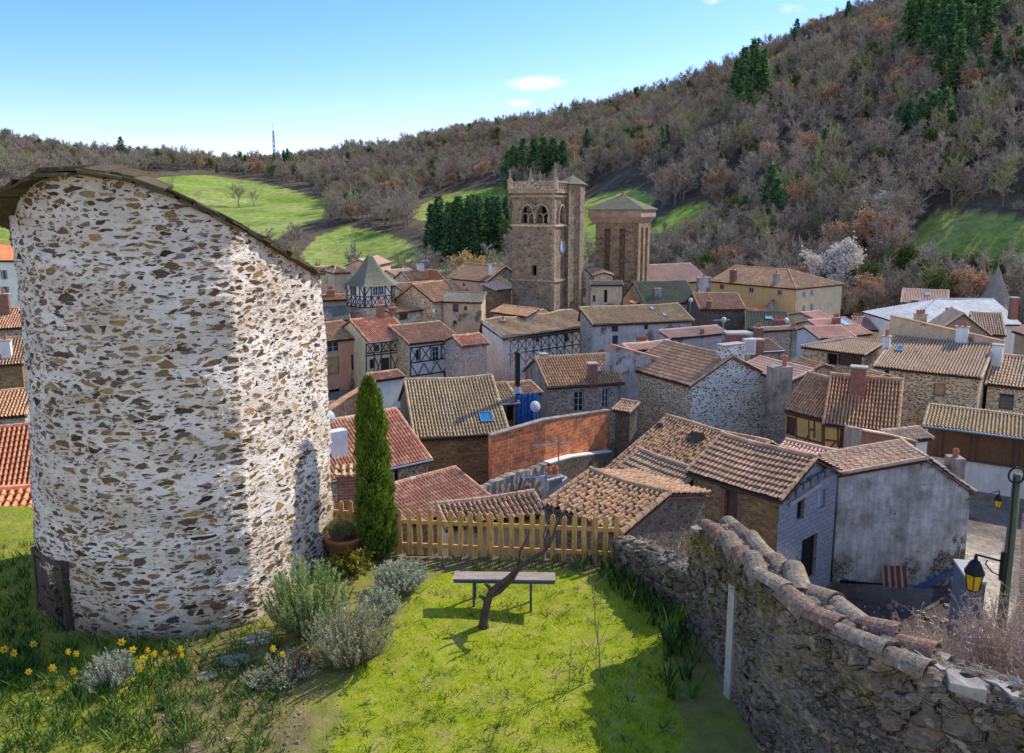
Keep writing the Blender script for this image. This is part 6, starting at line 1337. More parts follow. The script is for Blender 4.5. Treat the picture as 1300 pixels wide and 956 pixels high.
nT, nZ = 620, 520; tt = np.concatenate([np.linspace(-1.75, 1.75, nT), np.linspace(1.75, 2 * math.pi - 1.75, 60)[1:]]); zr_ = np.array([zrim(t) for t in tt]); n = len(tt)
fz = np.linspace(0, 1, nZ)[:, None]; Zt = -.25 + (zr_[None, :] + .25) * fz; Rt = (TR_ + .12 * np.maximum(0, 1 - Zt / 6.)) * plan(tt)[None, :]
und = .025 * np.sin(tt[None, :] * 9 + Zt * 1.7) * np.sin(Zt * 2.3 + tt[None, :] * 4) + .03 * np.sin(tt[None, :] * 3.3 - Zt * .9); Rt = Rt + und
Vt = np.stack([Rt * np.cos(toC + tt), Rt * np.sin(toC + tt), Zt], -1).reshape(-1, 3); ii = (np.arange(nZ - 1)[:, None] * n + np.arange(n - 1)[None, :]).ravel(); Q = np.stack([ii, ii + 1, ii + n + 1, ii + n], -1)
k = NT('tower_masonry'); v0 = k.coord('Object', (1, 1, 2.5)); nzc = k.noise(v0, 1.6, 3, .55, 'Color'); v = k.vadd(v0, nzc, .36); nz2 = k.noise(v0, 8, 3, .6, 'Color'); v = k.vadd(v, nz2, .07)
def stones(scale, thr, var):
    ce = k.vor(v, scale, 'F1', 'Color'); de = k.vor(v, scale, 'DISTANCE_TO_EDGE', 'Distance'); sx = k.n('ShaderNodeSeparateColor'); k.l(ce, sx.inputs[0])
    th = k.math('MULTIPLY_ADD', k.math('POWER', sx.outputs[1], 1.2), var); k.t.nodes[-1].inputs[2].default_value = thr
    return k.math('SUBTRACT', de, th), sx.outputs[0], sx.outputs[2]
d1, c1, e1_ = stones(4.3, .068, .32); d2, c2, e2_ = stones(7.8, .095, .34)
m1 = k.math('MULTIPLY', d1, 26, True); m2 = k.math('MULTIPLY', d2, 26, True); m2 = k.math('MULTIPLY', m2, k.math('SUBTRACT', 1., k.math('MULTIPLY', k.math('ADD', d1, .04), 30, True), True))
PAL = [(0, (.055, .042, .03)), (.14, (.24, .145, .065)), (.28, (.12, .105, .09)), (.42, (.46, .28, .11)), (.56, (.09, .075, .055)), (.7, (.33, .2, .09)), (.84, (.2, .18, .15)), (1, (.52, .36, .17))]
fine = k.noise(v0, 15, 6, .75); s1 = k.ramp(c1, PAL); s2 = k.ramp(c2, PAL); st = k.mix(m1, s2, s1); st = k.mix(.8, st, k.ramp(fine, [(.3, .4), (.7, 1.6)]), 'MULTIPLY')
mort = k.mix(.5, (.9, .82, .71), k.ramp(k.noise(v0, 8, 6, .75), [(.25, .62), (.7, 1.15)]), 'MULTIPLY'); mort = k.mix(.7, mort, k.ramp(k.noise(v0, .6, 5, .7), [(.34, (.55, .46, .36)), (.6, (1.05, 1.05, 1.08))]), 'MULTIPLY')
msk = k.math('MAXIMUM', m1, m2); c = k.mix(msk, mort, st)
zz = k.n('ShaderNodeSeparateXYZ'); k.l(k.n('ShaderNodeTexCoord').outputs['Object'], zz.inputs[0]); 
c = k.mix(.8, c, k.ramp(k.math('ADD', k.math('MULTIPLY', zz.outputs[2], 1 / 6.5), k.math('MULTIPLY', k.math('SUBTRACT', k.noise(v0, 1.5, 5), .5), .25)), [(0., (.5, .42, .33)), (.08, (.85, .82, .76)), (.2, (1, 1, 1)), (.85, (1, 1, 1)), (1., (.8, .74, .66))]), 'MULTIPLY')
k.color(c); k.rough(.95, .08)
hgt = k.math('ADD', k.math('MULTIPLY', k.math('MULTIPLY', msk, k.math('SUBTRACT', e1_, .55)), .9), k.math('ADD', k.math('MULTIPLY', k.noise(v0, 5, 6, .7), .75), k.math('MULTIPLY', fine, .35)))
dp = k.n('ShaderNodeDisplacement'); dp.inputs['Midlevel'].default_value = .5; dp.inputs['Scale'].default_value = .075; k.l(hgt, dp.inputs['Height']); k.l(dp.outputs[0], k.out.inputs['Displacement']); k.m.displacement_method = 'BOTH'
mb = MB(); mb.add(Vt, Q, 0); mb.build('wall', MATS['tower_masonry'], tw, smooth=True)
mb = MB(); rs_ = np.random.default_rng(3)
for layer in range(3):
    th = -1.9
    while th < 1.9:
        w_ = rs_.uniform(.2, .5); th2 = th + w_ / TR_; tm = (th + th2) / 2; z = zrim(tm); over = (.11 + .2 * max(0, min(1, (-tm - .3) / .8))) * (1 - .16 * layer) + rs_.uniform(-.05, .05)
        p, q = Vector(tpt(tm - .05, zrim(tm - .05))), Vector(tpt(tm + .05, zrim(tm + .05))); t = (q - p).normalized(); rad = Vector((math.cos(toC + tm), math.sin(toC + tm), 0)); nrm = t.cross(rad).normalized()
        if nrm.z < 0: nrm = -nrm
        rd_ = nrm.cross(t).normalized(); rd_ = rd_ if rd_.dot(rad) > 0 else -rd_
        rd_ = (rd_ + nrm * rs_.uniform(-.16, .02)).normalized(); nrm = t.cross(rd_); nrm = nrm if nrm.z > 0 else -nrm
        M = Matrix((t, rd_, nrm)).transposed(); dep = .6; c_ = Vector(tpt(tm, z)) - Vector((tcx, tcy, 0)) + rd_ * (over - dep / 2) + nrm * (.01 + .032 * layer + rs_.uniform(-.008, .012))
        a_, b_ = w_ * .5 * 1.04, dep / 2; h_ = rs_.uniform(.012, .024); j = lambda: rs_.uniform(-.06, .04)
        top = [(-a_, -b_), (a_, -b_), (a_ + j() * .5, b_ + j()), (a_ * .3, b_ + j() * .6), (-a_ * .4, b_ + j() * .6), (-a_ + j() * .5, b_ + j())]
        V = [M @ Vector((x, y, e)) + c_ for e in (-h_, h_) for x, y in top]; mb.add([tuple(v) for v in V], [(i, (i + 1) % 6, 6 + (i + 1) % 6, 6 + i) for i in range(6)], 0, np.full(12, rs_.random())); b0 = mb.n - 12
        mb.Fc.append((np.array([[b0 + i for i in range(6)][::-1], [b0 + 6 + i for i in range(6)]]), 0)); th = th2
rimv = [np.array(tpt(t, zrim(t) + .02, -.3)) - np.array([tcx, tcy, 0]) for t in np.linspace(-math.pi, math.pi, 60)]; mb.add(rimv + [np.array([0, 0, 5.35])], [(i, (i + 1) % 60, 60) for i in range(60)], 0)
mb.build('roof', MATS['lauze'], tw)
# small plank door at the left of its foot
a_ = -1.05; p = Vector(tpt(a_, .35, .0)) - Vector((tcx, tcy, 0)); ang = toC + a_ + math.pi / 2; mb = MB()
for i in range(4): mb.box((p.x + math.cos(ang) * (-.3 + .2 * i), p.y + math.sin(ang) * (-.3 + .2 * i), .42), (.19, .07, .95), rz=ang)
dr = mb.build('door', MATS['timber_dark'], tw); mb = MB()
for s_ in (-.45, .45): mb.box((p.x + math.cos(ang) * s_, p.y + math.sin(ang) * s_, .45), (.07, .1, 1.0), rz=ang)
mb.box((p.x, p.y, .98), (.97, .11, .08), rz=ang); mb.build('frame', MATS['timber_dark'], dr)
# ------------------------------------------------------------------ picket fence
def picket_fence(label, pts, n, posts, h=.86):
    a, b = gp(*pts[0]), gp(*pts[1]); d = b - a; L = d.length; rz = math.atan2(d.y, d.x); root = thing('picket_fence', label, 'fence', a, rz)
    rg = np.random.default_rng(n)
    for i in range(n):
        x = L * (i + .5) / n; w = .088; hh = h * rg.uniform(.975, 1.02); mb = MB(); pr = [(-w / 2, .03), (w / 2, .03), (w / 2, hh - .06), (w * .42, hh - .03), (w * .25, hh - .008), (0, hh), (-w * .25, hh - .008), (-w * .42, hh - .03), (-w / 2, hh - .06)]; m = len(pr)
        tl = rg.normal() * .012
        V = [(x + q + z * tl, y, z) for y in (-.011, .011) for q, z in pr]; mb.add(V, [(i_, (i_ + 1) % m, m + (i_ + 1) % m, m + i_) for i_ in range(m)]); b0 = mb.n - 2 * m; mb.Fc.append((np.array([[b0 + k_ for k_ in range(m)], [b0 + m + k_ for k_ in range(m)][::-1]]), 0)); mb.build('picket', MATS['fence_wood'], root)
    for z in (.2, .62):
        mb = MB(); mb.box2((0, .0125, z - .035), (L, .045, z + .035)); mb.build('rail', MATS['fence_wood'], root)
    for f in posts:
        mb = MB(); mb.box2((L * f - .035, .046, -.25), (L * f + .035, .116, h * .92)); mb.build('post', MATS['fence_wood'], root)
picket_fence('long weathered picket fence with round-topped pale wood slats behind the bench', ((502, 703), (788, 716)), 22, (.005, .42, .88))
picket_fence('short length of picket fence between the round tower and the cypress', ((404, 690), (466, 695)), 5, (.02, .95))
# ------------------------------------------------------------------ bench
f0, f1 = gp(602, 772), gp(674, 773); c_ = (f0 + f1) / 2; rz = math.atan2(f1.y - f0.y, f1.x - f0.x); hs = (f1 - f0).length / 2
bn = thing('garden_bench', 'simple backless garden bench with pale plank seat on thin dark blue legs', 'bench', c_ + Vector((0, .12, 0)), rz); 
mb = MB()
for y in (-.1, .03): mb.box((.03, y, .475), (1.52, .125, .03))
mb.build('seat', MATS['bench_top'], bn); mb = MB(); mb.box((.03, -.172, .455), (1.5, .012, .045)); mb.box((.03, .104, .455), (1.5, .012, .045)); mb.box((.03, 0, .45), (1.4, .05, .012)); mb.build('seat_frame', MATS['bench_blue'], bn)
for sx in (-1, 1):
    for sy in (-1, 1):
        mb = MB(); mb.beam((sx * hs, sy * .1 + .02, .46), (sx * hs + .0, sy * .15 + .02, -.03), .035, .035); mb.beam((sx * hs - .04, sy * .1 + .02, .43), (sx * hs + .08, sy * .1 + .02, .43), .03, .03); mb.build('leg', MATS['bench_blue'], bn)
# ------------------------------------------------------------------ leaning tree
def up_at(px, py, base, lean=0.0):
    """point on a vertical plane facing the camera through a base point"""
    d = ray(px, py); t = (base.y + lean) / d.y; return Vector((d.x * t, base.y + lean, CAMZ + d.z * t))
b0 = gp(614, 797); tr = thing('leaning_tree', 'small pruned fruit tree with bare trunk leaning right over the bench', 'tree', b0)
tk = [(613, 800), (614, 790), (618, 768), (621, 757), (628, 747), (645, 734), (658, 722), (672, 711), (690, 701), (698, 690), (703, 678), (707, 664)]; rd_ = [.085, .068, .058, .054, .046, .037, .033, .03, .028, .026, .02, .013]
mb = MB(); mb.tube([up_at(x, y, b0, .02 * i) - b0 for i, (x, y) in enumerate(tk)], rd_, 10); mb.tube([up_at(x, y, b0, .08) - b0 for x, y in ((625, 751), (620, 744), (616, 741))], [.04, .03, .025], 8); mb.build('trunk', MATS['bark'], tr, smooth=True)
def br(pts, r0, r1, l=.2): mb = MB(); n_ = len(pts); mb.tube([up_at(x, y, b0, l + .03 * i) - b0 for i, (x, y) in enumerate(pts)], list(np.linspace(r0, r1, n_)), 7); mb.build('branch', MATS['bark'], tr, smooth=True)
br([(621, 757), (634, 751), (650, 735), (657, 724)], .04, .035, .06); br([(657, 723), (660, 700), (668, 685), (674, 672)], .022, .007); br([(692, 700), (692, 690), (694, 675), (700, 662)], .018, .006); br([(698, 690), (692, 688), (690, 680), (694, 668), (703, 660)], .014, .005); br([(706, 668), (712, 655), (722, 640)], .016, .005); br([(664, 718), (672, 720), (682, 714)], .012, .004)
br([(618, 765), (612, 758), (609, 757)], .03, .024, .02)
# ------------------------------------------------------------------ cypress
def cypress(loc, H, label):
    rg = np.random.default_rng(77); root = thing('cypress', label, 'tree', loc); mb = MB(); mb.tube([(0, 0, -.2), (0, 0, H * .5), (0, 0, H * .9)], [.07, .05, .01], 8); mb.build('trunk', MATS['bark'], root)
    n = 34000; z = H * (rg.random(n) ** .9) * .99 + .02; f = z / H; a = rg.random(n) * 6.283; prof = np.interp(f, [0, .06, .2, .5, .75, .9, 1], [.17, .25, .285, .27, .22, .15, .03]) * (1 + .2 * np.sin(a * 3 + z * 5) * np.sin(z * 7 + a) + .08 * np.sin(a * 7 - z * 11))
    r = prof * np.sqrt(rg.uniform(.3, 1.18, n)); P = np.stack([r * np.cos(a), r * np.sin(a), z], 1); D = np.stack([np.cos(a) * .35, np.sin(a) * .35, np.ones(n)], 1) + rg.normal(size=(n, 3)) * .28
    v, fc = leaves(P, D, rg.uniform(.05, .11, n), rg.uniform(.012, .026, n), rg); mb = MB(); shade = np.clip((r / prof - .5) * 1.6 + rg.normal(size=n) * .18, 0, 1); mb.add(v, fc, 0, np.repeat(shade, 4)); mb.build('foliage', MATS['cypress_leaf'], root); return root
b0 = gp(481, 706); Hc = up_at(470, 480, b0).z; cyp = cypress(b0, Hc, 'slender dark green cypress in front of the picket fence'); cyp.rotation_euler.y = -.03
# ------------------------------------------------------------------ shrubs and flowers
def shrub(loc, label, mat, stemmat, H, Rr, nst, nl, ll, lw, seed, name='shrub', spread=.75, upf=1., group=None, droop=0.):
    rg = np.random.default_rng(seed); root = thing(name, label, 'shrub', loc, 0, group); sm = MB(); Ps = []; Ds = []
    for i in range(nst):
        a = rg.random() * 6.283; q = Rr * math.sqrt(rg.random()); hh = H * (1 - .45 * (q / Rr) ** 2) * rg.uniform(.75, 1.08); tip = np.array([q * math.cos(a) + rg.normal() * .05, q * math.sin(a) + rg.normal() * .05, hh]); ba = np.array([q * math.cos(a) * .25, q * math.sin(a) * .25, 0]); mid = ba * .4 + tip * .6 + np.array([q * math.cos(a), q * math.sin(a), 0]) * .15 * spread; mid[2] = hh * .5
        sm.tube([tuple(ba), tuple(mid), tuple(tip)], [.008, .005, .002], 3, cap=False)
        u = rg.uniform(.12, 1, (nl, 1)) ** .75; p = (1 - u) ** 2 * ba + 2 * u * (1 - u) * mid + u * u * tip; t = 2 * (1 - u) * (mid - ba) + 2 * u * (tip - mid); t /= np.linalg.norm(t, axis=1, keepdims=True); Ps.append(p); Ds.append(t * upf + rg.normal(size=(nl, 3)) * .75)
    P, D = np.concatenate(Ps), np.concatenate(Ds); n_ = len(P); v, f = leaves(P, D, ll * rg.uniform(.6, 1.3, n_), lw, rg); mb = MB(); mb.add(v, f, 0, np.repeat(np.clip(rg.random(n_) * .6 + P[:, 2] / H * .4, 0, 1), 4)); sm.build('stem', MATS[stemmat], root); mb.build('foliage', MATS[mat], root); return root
shrub(gp(392, 806), 'tall grey-green rosemary bush against the sunlit foot of the round tower', 'rosemary', 'bark_grey', 1.1, .62, 150, 80, .055, .014, 81, upf=1.3)
shrub(gp(446, 842), 'dry silvery lavender bush with many bare stalks beside the lawn', 'lavender', 'bark_grey', .8, .6, 230, 40, .045, .011, 82, upf=1.6)
shrub(gp(508, 752), 'domed silver-grey santolina bush at the far edge of the lawn', 'silver', 'bark_grey', .5, .42, 170, 45, .04, .012, 83, upf=.7)
shrub(gp(484, 785), 'smaller silver-grey santolina bush nearer than the domed one', 'silver', 'bark_grey', .42, .31, 130, 42, .036, .011, 84, upf=.7)
shrub(gp(140, 868), 'low silvery bush among the daffodils at the bottom left', 'silver', 'bark_grey', .42, .35, 140, 40, .032, .008, 85, upf=.8)
shrub(gp(328, 870), 'little tuft of silvery leaves at the bottom of the flower bed', 'silver', 'bark_grey', .16, .2, 60, 30, .03, .008, 86, upf=.8)
shrub(gp(447, 725), 'leafy green clump with orange and yellow blooms below the cypress', 'spurge', 'bark_grey', .38, .36, 90, 26, .07, .03, 87, upf=.6)
shrub(gp(365, 862), 'low tangle of grey-green herbs at the foot of the lavender', 'lavender', 'bark_grey', .3, .4, 110, 24, .035, .009, 88, upf=.8)
shrub(gp(95, 795), 'dark climbing plant growing up the shaded side of the round tower', 'dark_leaf', 'bark', 1.0, .3, 26, 16, .07, .035, 89, upf=.4)
# clay bowl with a plant
b0 = gp(437, 706); pt = thing('clay_bowl', 'wide terracotta bowl on a flat stone between tower and cypress', 'plant pot', b0); mb = MB(); mb.lathe([(0, .06), (.2, .06), (.29, .18), (.335, .34), (.35, .36), (.35, .4), (.315, .4), (.3, .35), (0, .33)], (0, 0, 0), 28); mb.build('bowl', MATS['pot_clay'], pt, smooth=True); mb = MB(); mb.box((0, 0, .03), (.75, .5, .06)); mb.build('base_stone', MATS['slab_stone'], pt)
shrub(b0 + Vector((0, 0, .34)), 'yellowish green plant growing in the terracotta bowl', 'bowl_plant', 'bark_grey', .36, .3, 70, 26, .06, .015, 90, upf=1.0, name='potted_plant')
# broken flower pot and stake
b0 = gp(382, 848); pt = thing('broken_pot', 'small terracotta flower pot tipped over in the flower bed', 'plant pot', b0 + Vector((0, 0, .07))); mb = MB(); mb.lathe([(0, 0), (.08, 0), (.12, .17), (.13, .17), (.13, .2), (.11, .2), (.09, .03), (0, .03)], (0, 0, -.08), 18); mb.build('pot', MATS['pot_clay'], pt); pt.rotation_euler = (1.1, .3, .5)
b0 = gp(438, 826); st = thing('rusty_stake', 'thin rusty iron stake stuck upright in front of the lavender', 'stake', b0); mb = MB(); mb.tube([(0, 0, -.2), (0, 0, .5)], .014, 6); mb.build('rod', MATS['rust'], st)
for i, (x, y, a, b, lab) in enumerate(((300, 838, .4, .2, 'flat grey stepping stone in the earth below the tower'), (262, 858, .26, .14, 'pale flat stepping stone near the bottom edge'), (330, 812, .42, .24, 'shaded stepping stone close to the rosemary'), (395, 705, .9, .4, 'flat stone slab under the clay bowl by the tower'))):
    b0 = gp(x, y); rg = np.random.default_rng(i); n_ = 9; mb = MB(); an = np.linspace(0, 6.283, n_, endpoint=False); rr_ = rg.uniform(.85, 1.1, n_); V = [(a / 2 * math.cos(t) * r, b / 2 * 1.6 * math.sin(t) * r, z) for z in (-.05, .018) for t, r in zip(an, rr_)]; mb.add(V, [(j, (j + 1) % n_, n_ + (j + 1) % n_, n_ + j) for j in range(n_)]); mb.Fc.append((np.array([[n_ + j for j in range(n_)]]), 0)); o = mb.build('stepping_stone', MATS['slab_stone'], None, b0); tag(o, lab, 'stone')
# strap-leaved clumps
def straps(mb, base, n, L, W, seed, bend=.35, tint=.5, out=.35):
    rg = np.random.default_rng(seed)
    for i in range(n):
        a = rg.random() * 6.283; d = Vector((math.cos(a) * out * rg.uniform(.3, 1.4), math.sin(a) * out * rg.uniform(.3, 1.4), 1)).normalized(); p = Vector(base) + Vector((rg.normal() * .04, rg.normal() * .04, 0)); l = L * rg.uniform(.6, 1.15); s = d.cross(Vector((rg.normal(), rg.normal(), .3))).normalized(); V = []; m = 5
        for j in range(m + 1):
            f = j / m; q = p + d * l * f + Vector((math.cos(a), math.sin(a), -.7)) * l * bend * f * f * .5; w = W * (1 - f ** 2.5) * .5 + .0006; V += [q - s * w, q + s * w]
        mb.add([tuple(v) for v in V], [(2 * j, 2 * j + 1, 2 * j + 3, 2 * j + 2) for j in range(m)], 0, np.full(len(V), np.clip(tint + rg.normal() * .2, 0, 1)))
# daffodils
DAF = None
def daffodil(loc, rz, sc):
    root = thing('daffodil', '', 'flower', loc, rz); mb = MB(); straps(mb, (0, 0, 0), 7, .26, .014, 5, .3, .5, .3); mb.build('leaf', MATS['strap_leaf'], root); mb = MB(); mb.tube([(0, 0, 0), (.01, 0, .15), (.015, -.01, .27), (.02, -.03, .29)], .004, 5); mb.build('stem', MATS['strap_leaf'], root)
    mb = MB(); c = Vector((.02, -.035, .29)); ax = Vector((.1, -.95, .25)).normalized(); e1 = ax.cross(Vector((0, 0, 1))).normalized(); e2 = ax.cross(e1)
    for i in range(6):
        a = i * math.pi / 3; d = e1 * math.cos(a) + e2 * math.sin(a); s = ax.cross(d); mb.add([tuple(c + d * .004), tuple(c + d * .024 + s * .013), tuple(c + d * .046 - ax * .004), tuple(c + d * .024 - s * .013)], [(0, 1, 2, 3)])
    o = mb.build('petal', MATS['daffodil_yellow'], root); mb = MB(); V = []
    for j, (r, h) in enumerate(((.008, 0), (.012, .012), (.013, .022), (.019, .03))):
        for i in range(10): a = i * .6283; V.append(tuple(c + (e1 * math.cos(a) + e2 * math.sin(a)) * r + ax * h))
    mb.add(V, [(j * 10 + i, j * 10 + (i + 1) % 10, (j + 1) * 10 + (i + 1) % 10, (j + 1) * 10 + i) for j in range(3) for i in range(10)]); mb.build('trumpet', MATS['daffodil_orange'], root); return root
for i, (x, y) in enumerate(((3, 828), (21, 832), (40, 818), (34, 850), (67, 849), (88, 826), (97, 828), (93, 851), (152, 818), (165, 825), (189, 820), (199, 828), (209, 823), (178, 836), (177, 851), (230, 821), (232, 826), (348, 826), (361, 831), (466, 806))):
    d = ray(x, y); t = (.3 - CAMZ) / d.z; p = Vector((d.x * t, d.y * t, 0)); p.z = float(gz_(p.x, p.y)); s_ = rng.uniform(1.0, 1.3); rz_ = rng.uniform(-.7, .7)
    lab = 'yellow daffodil in the bed along the foot of the round tower' if x < 240 else 'pair of yellow daffodils beside the tipped flower pot' if x < 400 else 'lone yellow daffodil at the front of the lavender bush'
    if x > 330 and x < 400: lab = 'yellow daffodil of the two beside the tipped flower pot'
    DAF = daffodil(p, rz_, s_) if DAF is None else dup(DAF, p, rz_, s_)
    if i == 0: DAF0 = DAF
    (DAF)['label'] = lab; DAF['group'] = 'daffodils by the tower' if x < 240 else 'daffodils by the tipped pot' if x < 400 else 'lone daffodil'; DAF.scale = (s_,) * 3
    DAF = DAF0
# iris leaves, weeds and grass: nobody could count them
mb = MB(); rg = np.random.default_rng(9)
for i in range(230):
    x, y = rg.uniform(730, 882), rg.uniform(700, 890)
    if not inpoly(np.array([x]), np.array([y]), [(560, 712), (720, 715), (790, 705), (880, 760), (884, 905), (850, 900), (838, 800), (770, 742), (690, 724)])[0]: continue
    straps(mb, gp(x, y), int(rg.integers(6, 11)), rg.uniform(.25, .5), .022, 1000 + i, .3, rg.uniform(.1, .6), .28)
for i in range(60):
    x, y = rg.uniform(560, 790), rg.uniform(708, 726); straps(mb, gp(x, y), 4, rg.uniform(.1, .25), .016, 3000 + i, .3, rg.uniform(.2, .8), .35)
tag(mb.build('iris_leaves', MATS['strap_leaf']), 'long strap leaves growing along the mossy wall and fence', kind='stuff')
mb = MB()
for i in range(800):
    x, y = rg.uniform(0, 360), rg.uniform(790, 960)
    if inpoly(np.array([x]), np.array([y]), [(240, 815), (340, 800), (360, 960), (230, 960)])[0] and rg.random() < .4: continue
    p = gp(x, y)
    if math.hypot(p.x - tcx, p.y - tcy) < TR_ + .15: continue
    straps(mb, p, int(rg.integers(4, 9)), rg.uniform(.1, .28), .013, 5000 + i, .35, rg.uniform(.2, .9), .45)
for i in range(160):
    x, y = rg.uniform(-60, 40), rg.uniform(690, 880); p = gp(x, y)
    if math.hypot(p.x - tcx, p.y - tcy) < TR_ + .1: continue
    straps(mb, p, 8, rg.uniform(.1, .25), .012, 7000 + i, .35, rg.uniform(.1, .5), .4)
tag(mb.build('flower_bed_leaves', MATS['strap_leaf']), 'green leaves filling the flower bed under the tower', kind='stuff')
rg = np.random.default_rng(10); NB = 230000; X = rg.uniform(-11.9, 5.0, NB); Y = rg.uniform(4, 17.2, NB); gpx, gpy = proj(X, Y, gz_(X, Y)); g_ = inpoly(gpx, gpy, GRASS)
patch = vnoise(X, Y, .3, 3); p2 = vnoise(X, Y, .085, 11); keepm = (g_ & (rg.random(NB) < np.clip(.58 + .36 * p2 + .26 * patch, .05, 1))) | (~g_ & ~inpoly(gpx, gpy, EARTH) & (gpx < 240) & (rg.random(NB) < .5)) | (~g_ & (gpx > 480) & (gpy < 730) & (rg.random(NB) < .05)) | (inpoly(gpx, gpy, EARTH) & (patch > -.2) & (rg.random(NB) < .3))
keepm &= inpoly(X, Y, GPOLY) & (np.hypot(X - tcx, Y - tcy) > TR_ + .1); X, Y, patch = X[keepm], Y[keepm], (patch + .7 * p2)[keepm]; n_ = len(X); P = np.stack([X, Y, gz_(X, Y) - .004], 1); D = np.stack([rg.normal(size=n_) * .55, rg.normal(size=n_) * .55, np.ones(n_)], 1)
v, f = slivers(P, D, rg.uniform(.025, .085, n_) * (1 + .32 * patch), rg.uniform(.006, .011, n_), rg); mb = MB(); mb.add(v, f, 0, np.repeat(np.clip(.45 + .2 * patch + .2 * vnoise(X, Y, 1.1, 4) + rg.normal(size=n_) * .22, 0, 1), 3)); lt = rg.random(n_) < .035; q = P[lt] + np.array([0, 0, .02]); v, f = leaves(q, rg.normal(size=q.shape) * np.array([1, 1, .25]), rg.uniform(.02, .05, len(q)), .016, rg); lm = MB(); lm.add(v, f, 0, np.repeat(rg.random(len(q)), 4)); tag(lm.build('fallen_leaves', MATS['litter']), 'dry brown leaves scattered over the lawn', kind='stuff')
tag(mb.build('grass', MATS['grass_blade']), 'sunlit short green grass of the garden lawn', kind='stuff')
mb = MB(); rg = np.random.default_rng(19)
for i in range(520):
    x, y = rg.uniform(400, 880), rg.uniform(722, 1000)
    if inpoly(np.array([x]), np.array([y]), GRASS)[0]: straps(mb, gp(x, y), int(rg.integers(4, 9)), rg.uniform(.05, .13), .009, 9000 + i, .5, rg.uniform(.25, .95), .8)
tag(mb.build('lawn_weeds', MATS['strap_leaf']), 'tufts of coarser weeds dotted over the lawn', kind='stuff')
rg = np.random.default_rng(23); m = 5200; X, Y = rg.uniform(-7, 0, m), rg.uniform(5.5, 12, m); gpx, gpy = proj(X, Y, gz_(X, Y)); kk = (inpoly(gpx, gpy, EARTH) | ((gpx < 460) & (gpy > 780) & (rg.random(m) < .25))) & (np.hypot(X - tcx, Y - tcy) > TR_ + .2); q = np.stack([X, Y, gz_(X, Y) + .012], 1)[kk]
v, f = leaves(q, rg.normal(size=q.shape) * np.array([1, 1, .3]), rg.uniform(.02, .07, len(q)), rg.uniform(.012, .03, len(q)), rg); mb = MB(); mb.add(v, f, 0, np.repeat(rg.random(len(q)), 4)); tag(mb.build('bed_litter', MATS['litter']), 'dry leaves and bark bits on the bare earth of the flower bed', kind='stuff')
mb = MB()
for p in q[::9]: s_ = rg.uniform(.015, .05); mb.box((p[0] + .03, p[1], p[2]), (s_, s_ * rg.uniform(.6, 1), s_ * .6), rz=rg.random() * 3, t=rg.random(), taper=.6)
tag(mb.build('pebbles', MATS['rubble_bits']), 'small stones on the bare earth of the flower bed', kind='stuff')
# thin saplings on the lawn and by the fence
def sapling(loc, H, seed, label, lean=(0, 0), ntw=7, r=.007):
    rg = np.random.default_rng(seed); root = thing('sapling', label, 'sapling', loc); mb = MB(); P = [Vector((0, 0, -.05))]
    for i in range(6): P.append(P[-1] + Vector((lean[0] * H / 6 + rg.normal() * .012, lean[1] * H / 6 + rg.normal() * .012, H / 6)))
    mb.tube(P, list(np.linspace(r, r * .3, 7)), 5); mb.build('stem', MATS['bark_grey'], root); mb = MB()
    for j in range(ntw):
        i = int(rg.integers(1, 6)); a = rg.random() * 6.283; d = Vector((math.cos(a), math.sin(a), rg.uniform(.4, 1.5))).normalized(); l = H * rg.uniform(.12, .3); q = P[i]; mb.tube([q, q + d * l * .5 + Vector((0, 0, .01)), q + d * l + Vector((0, 0, l * .15))], [r * .5, r * .4, r * .2], 4)
    mb.build('twig', MATS['bark_grey'], root)
for i, (x, y, yt, ln, lab) in enumerate(((757, 832, 742, (.06, 0), 'thin bare whip near the middle of the lawn right of the bench'), (764, 858, 720, (-.1, .05), 'tallest bare sapling on the right of the lawn'), (722, 872, 800, (.1, 0), 'short twiggy sapling at the bottom of the lawn'), (735, 870, 795, (.25, 0), 'short sapling bending right at the bottom of the lawn'), (792, 870, 830, (.5, 0), 'bare twig leaning right below the tallest sapling'),
                                         (690, 712, 612, (.02, 0), 'thin bare sapling behind the fence left of the whitewashed wall'), (715, 716, 600, (.03, 0), 'bare sapling with several twigs in the middle of the fence'), (754, 718, 560, (-.02, 0), 'tall thin bare sapling rising above the right of the fence'), (703, 714, 625, (-.06, 0), 'crooked thin bare sapling just right of the leaning trunk'), (588, 712, 655, (.05, 0), 'small bare rose stem at the left part of the fence'))):
    b0 = gp(x, y); sapling(b0, up_at(x, yt, b0).z - b0.z, 60 + i, lab, ln, 9 if i in (1, 5, 6) else 5, .009 if i in (1, 7) else .007)
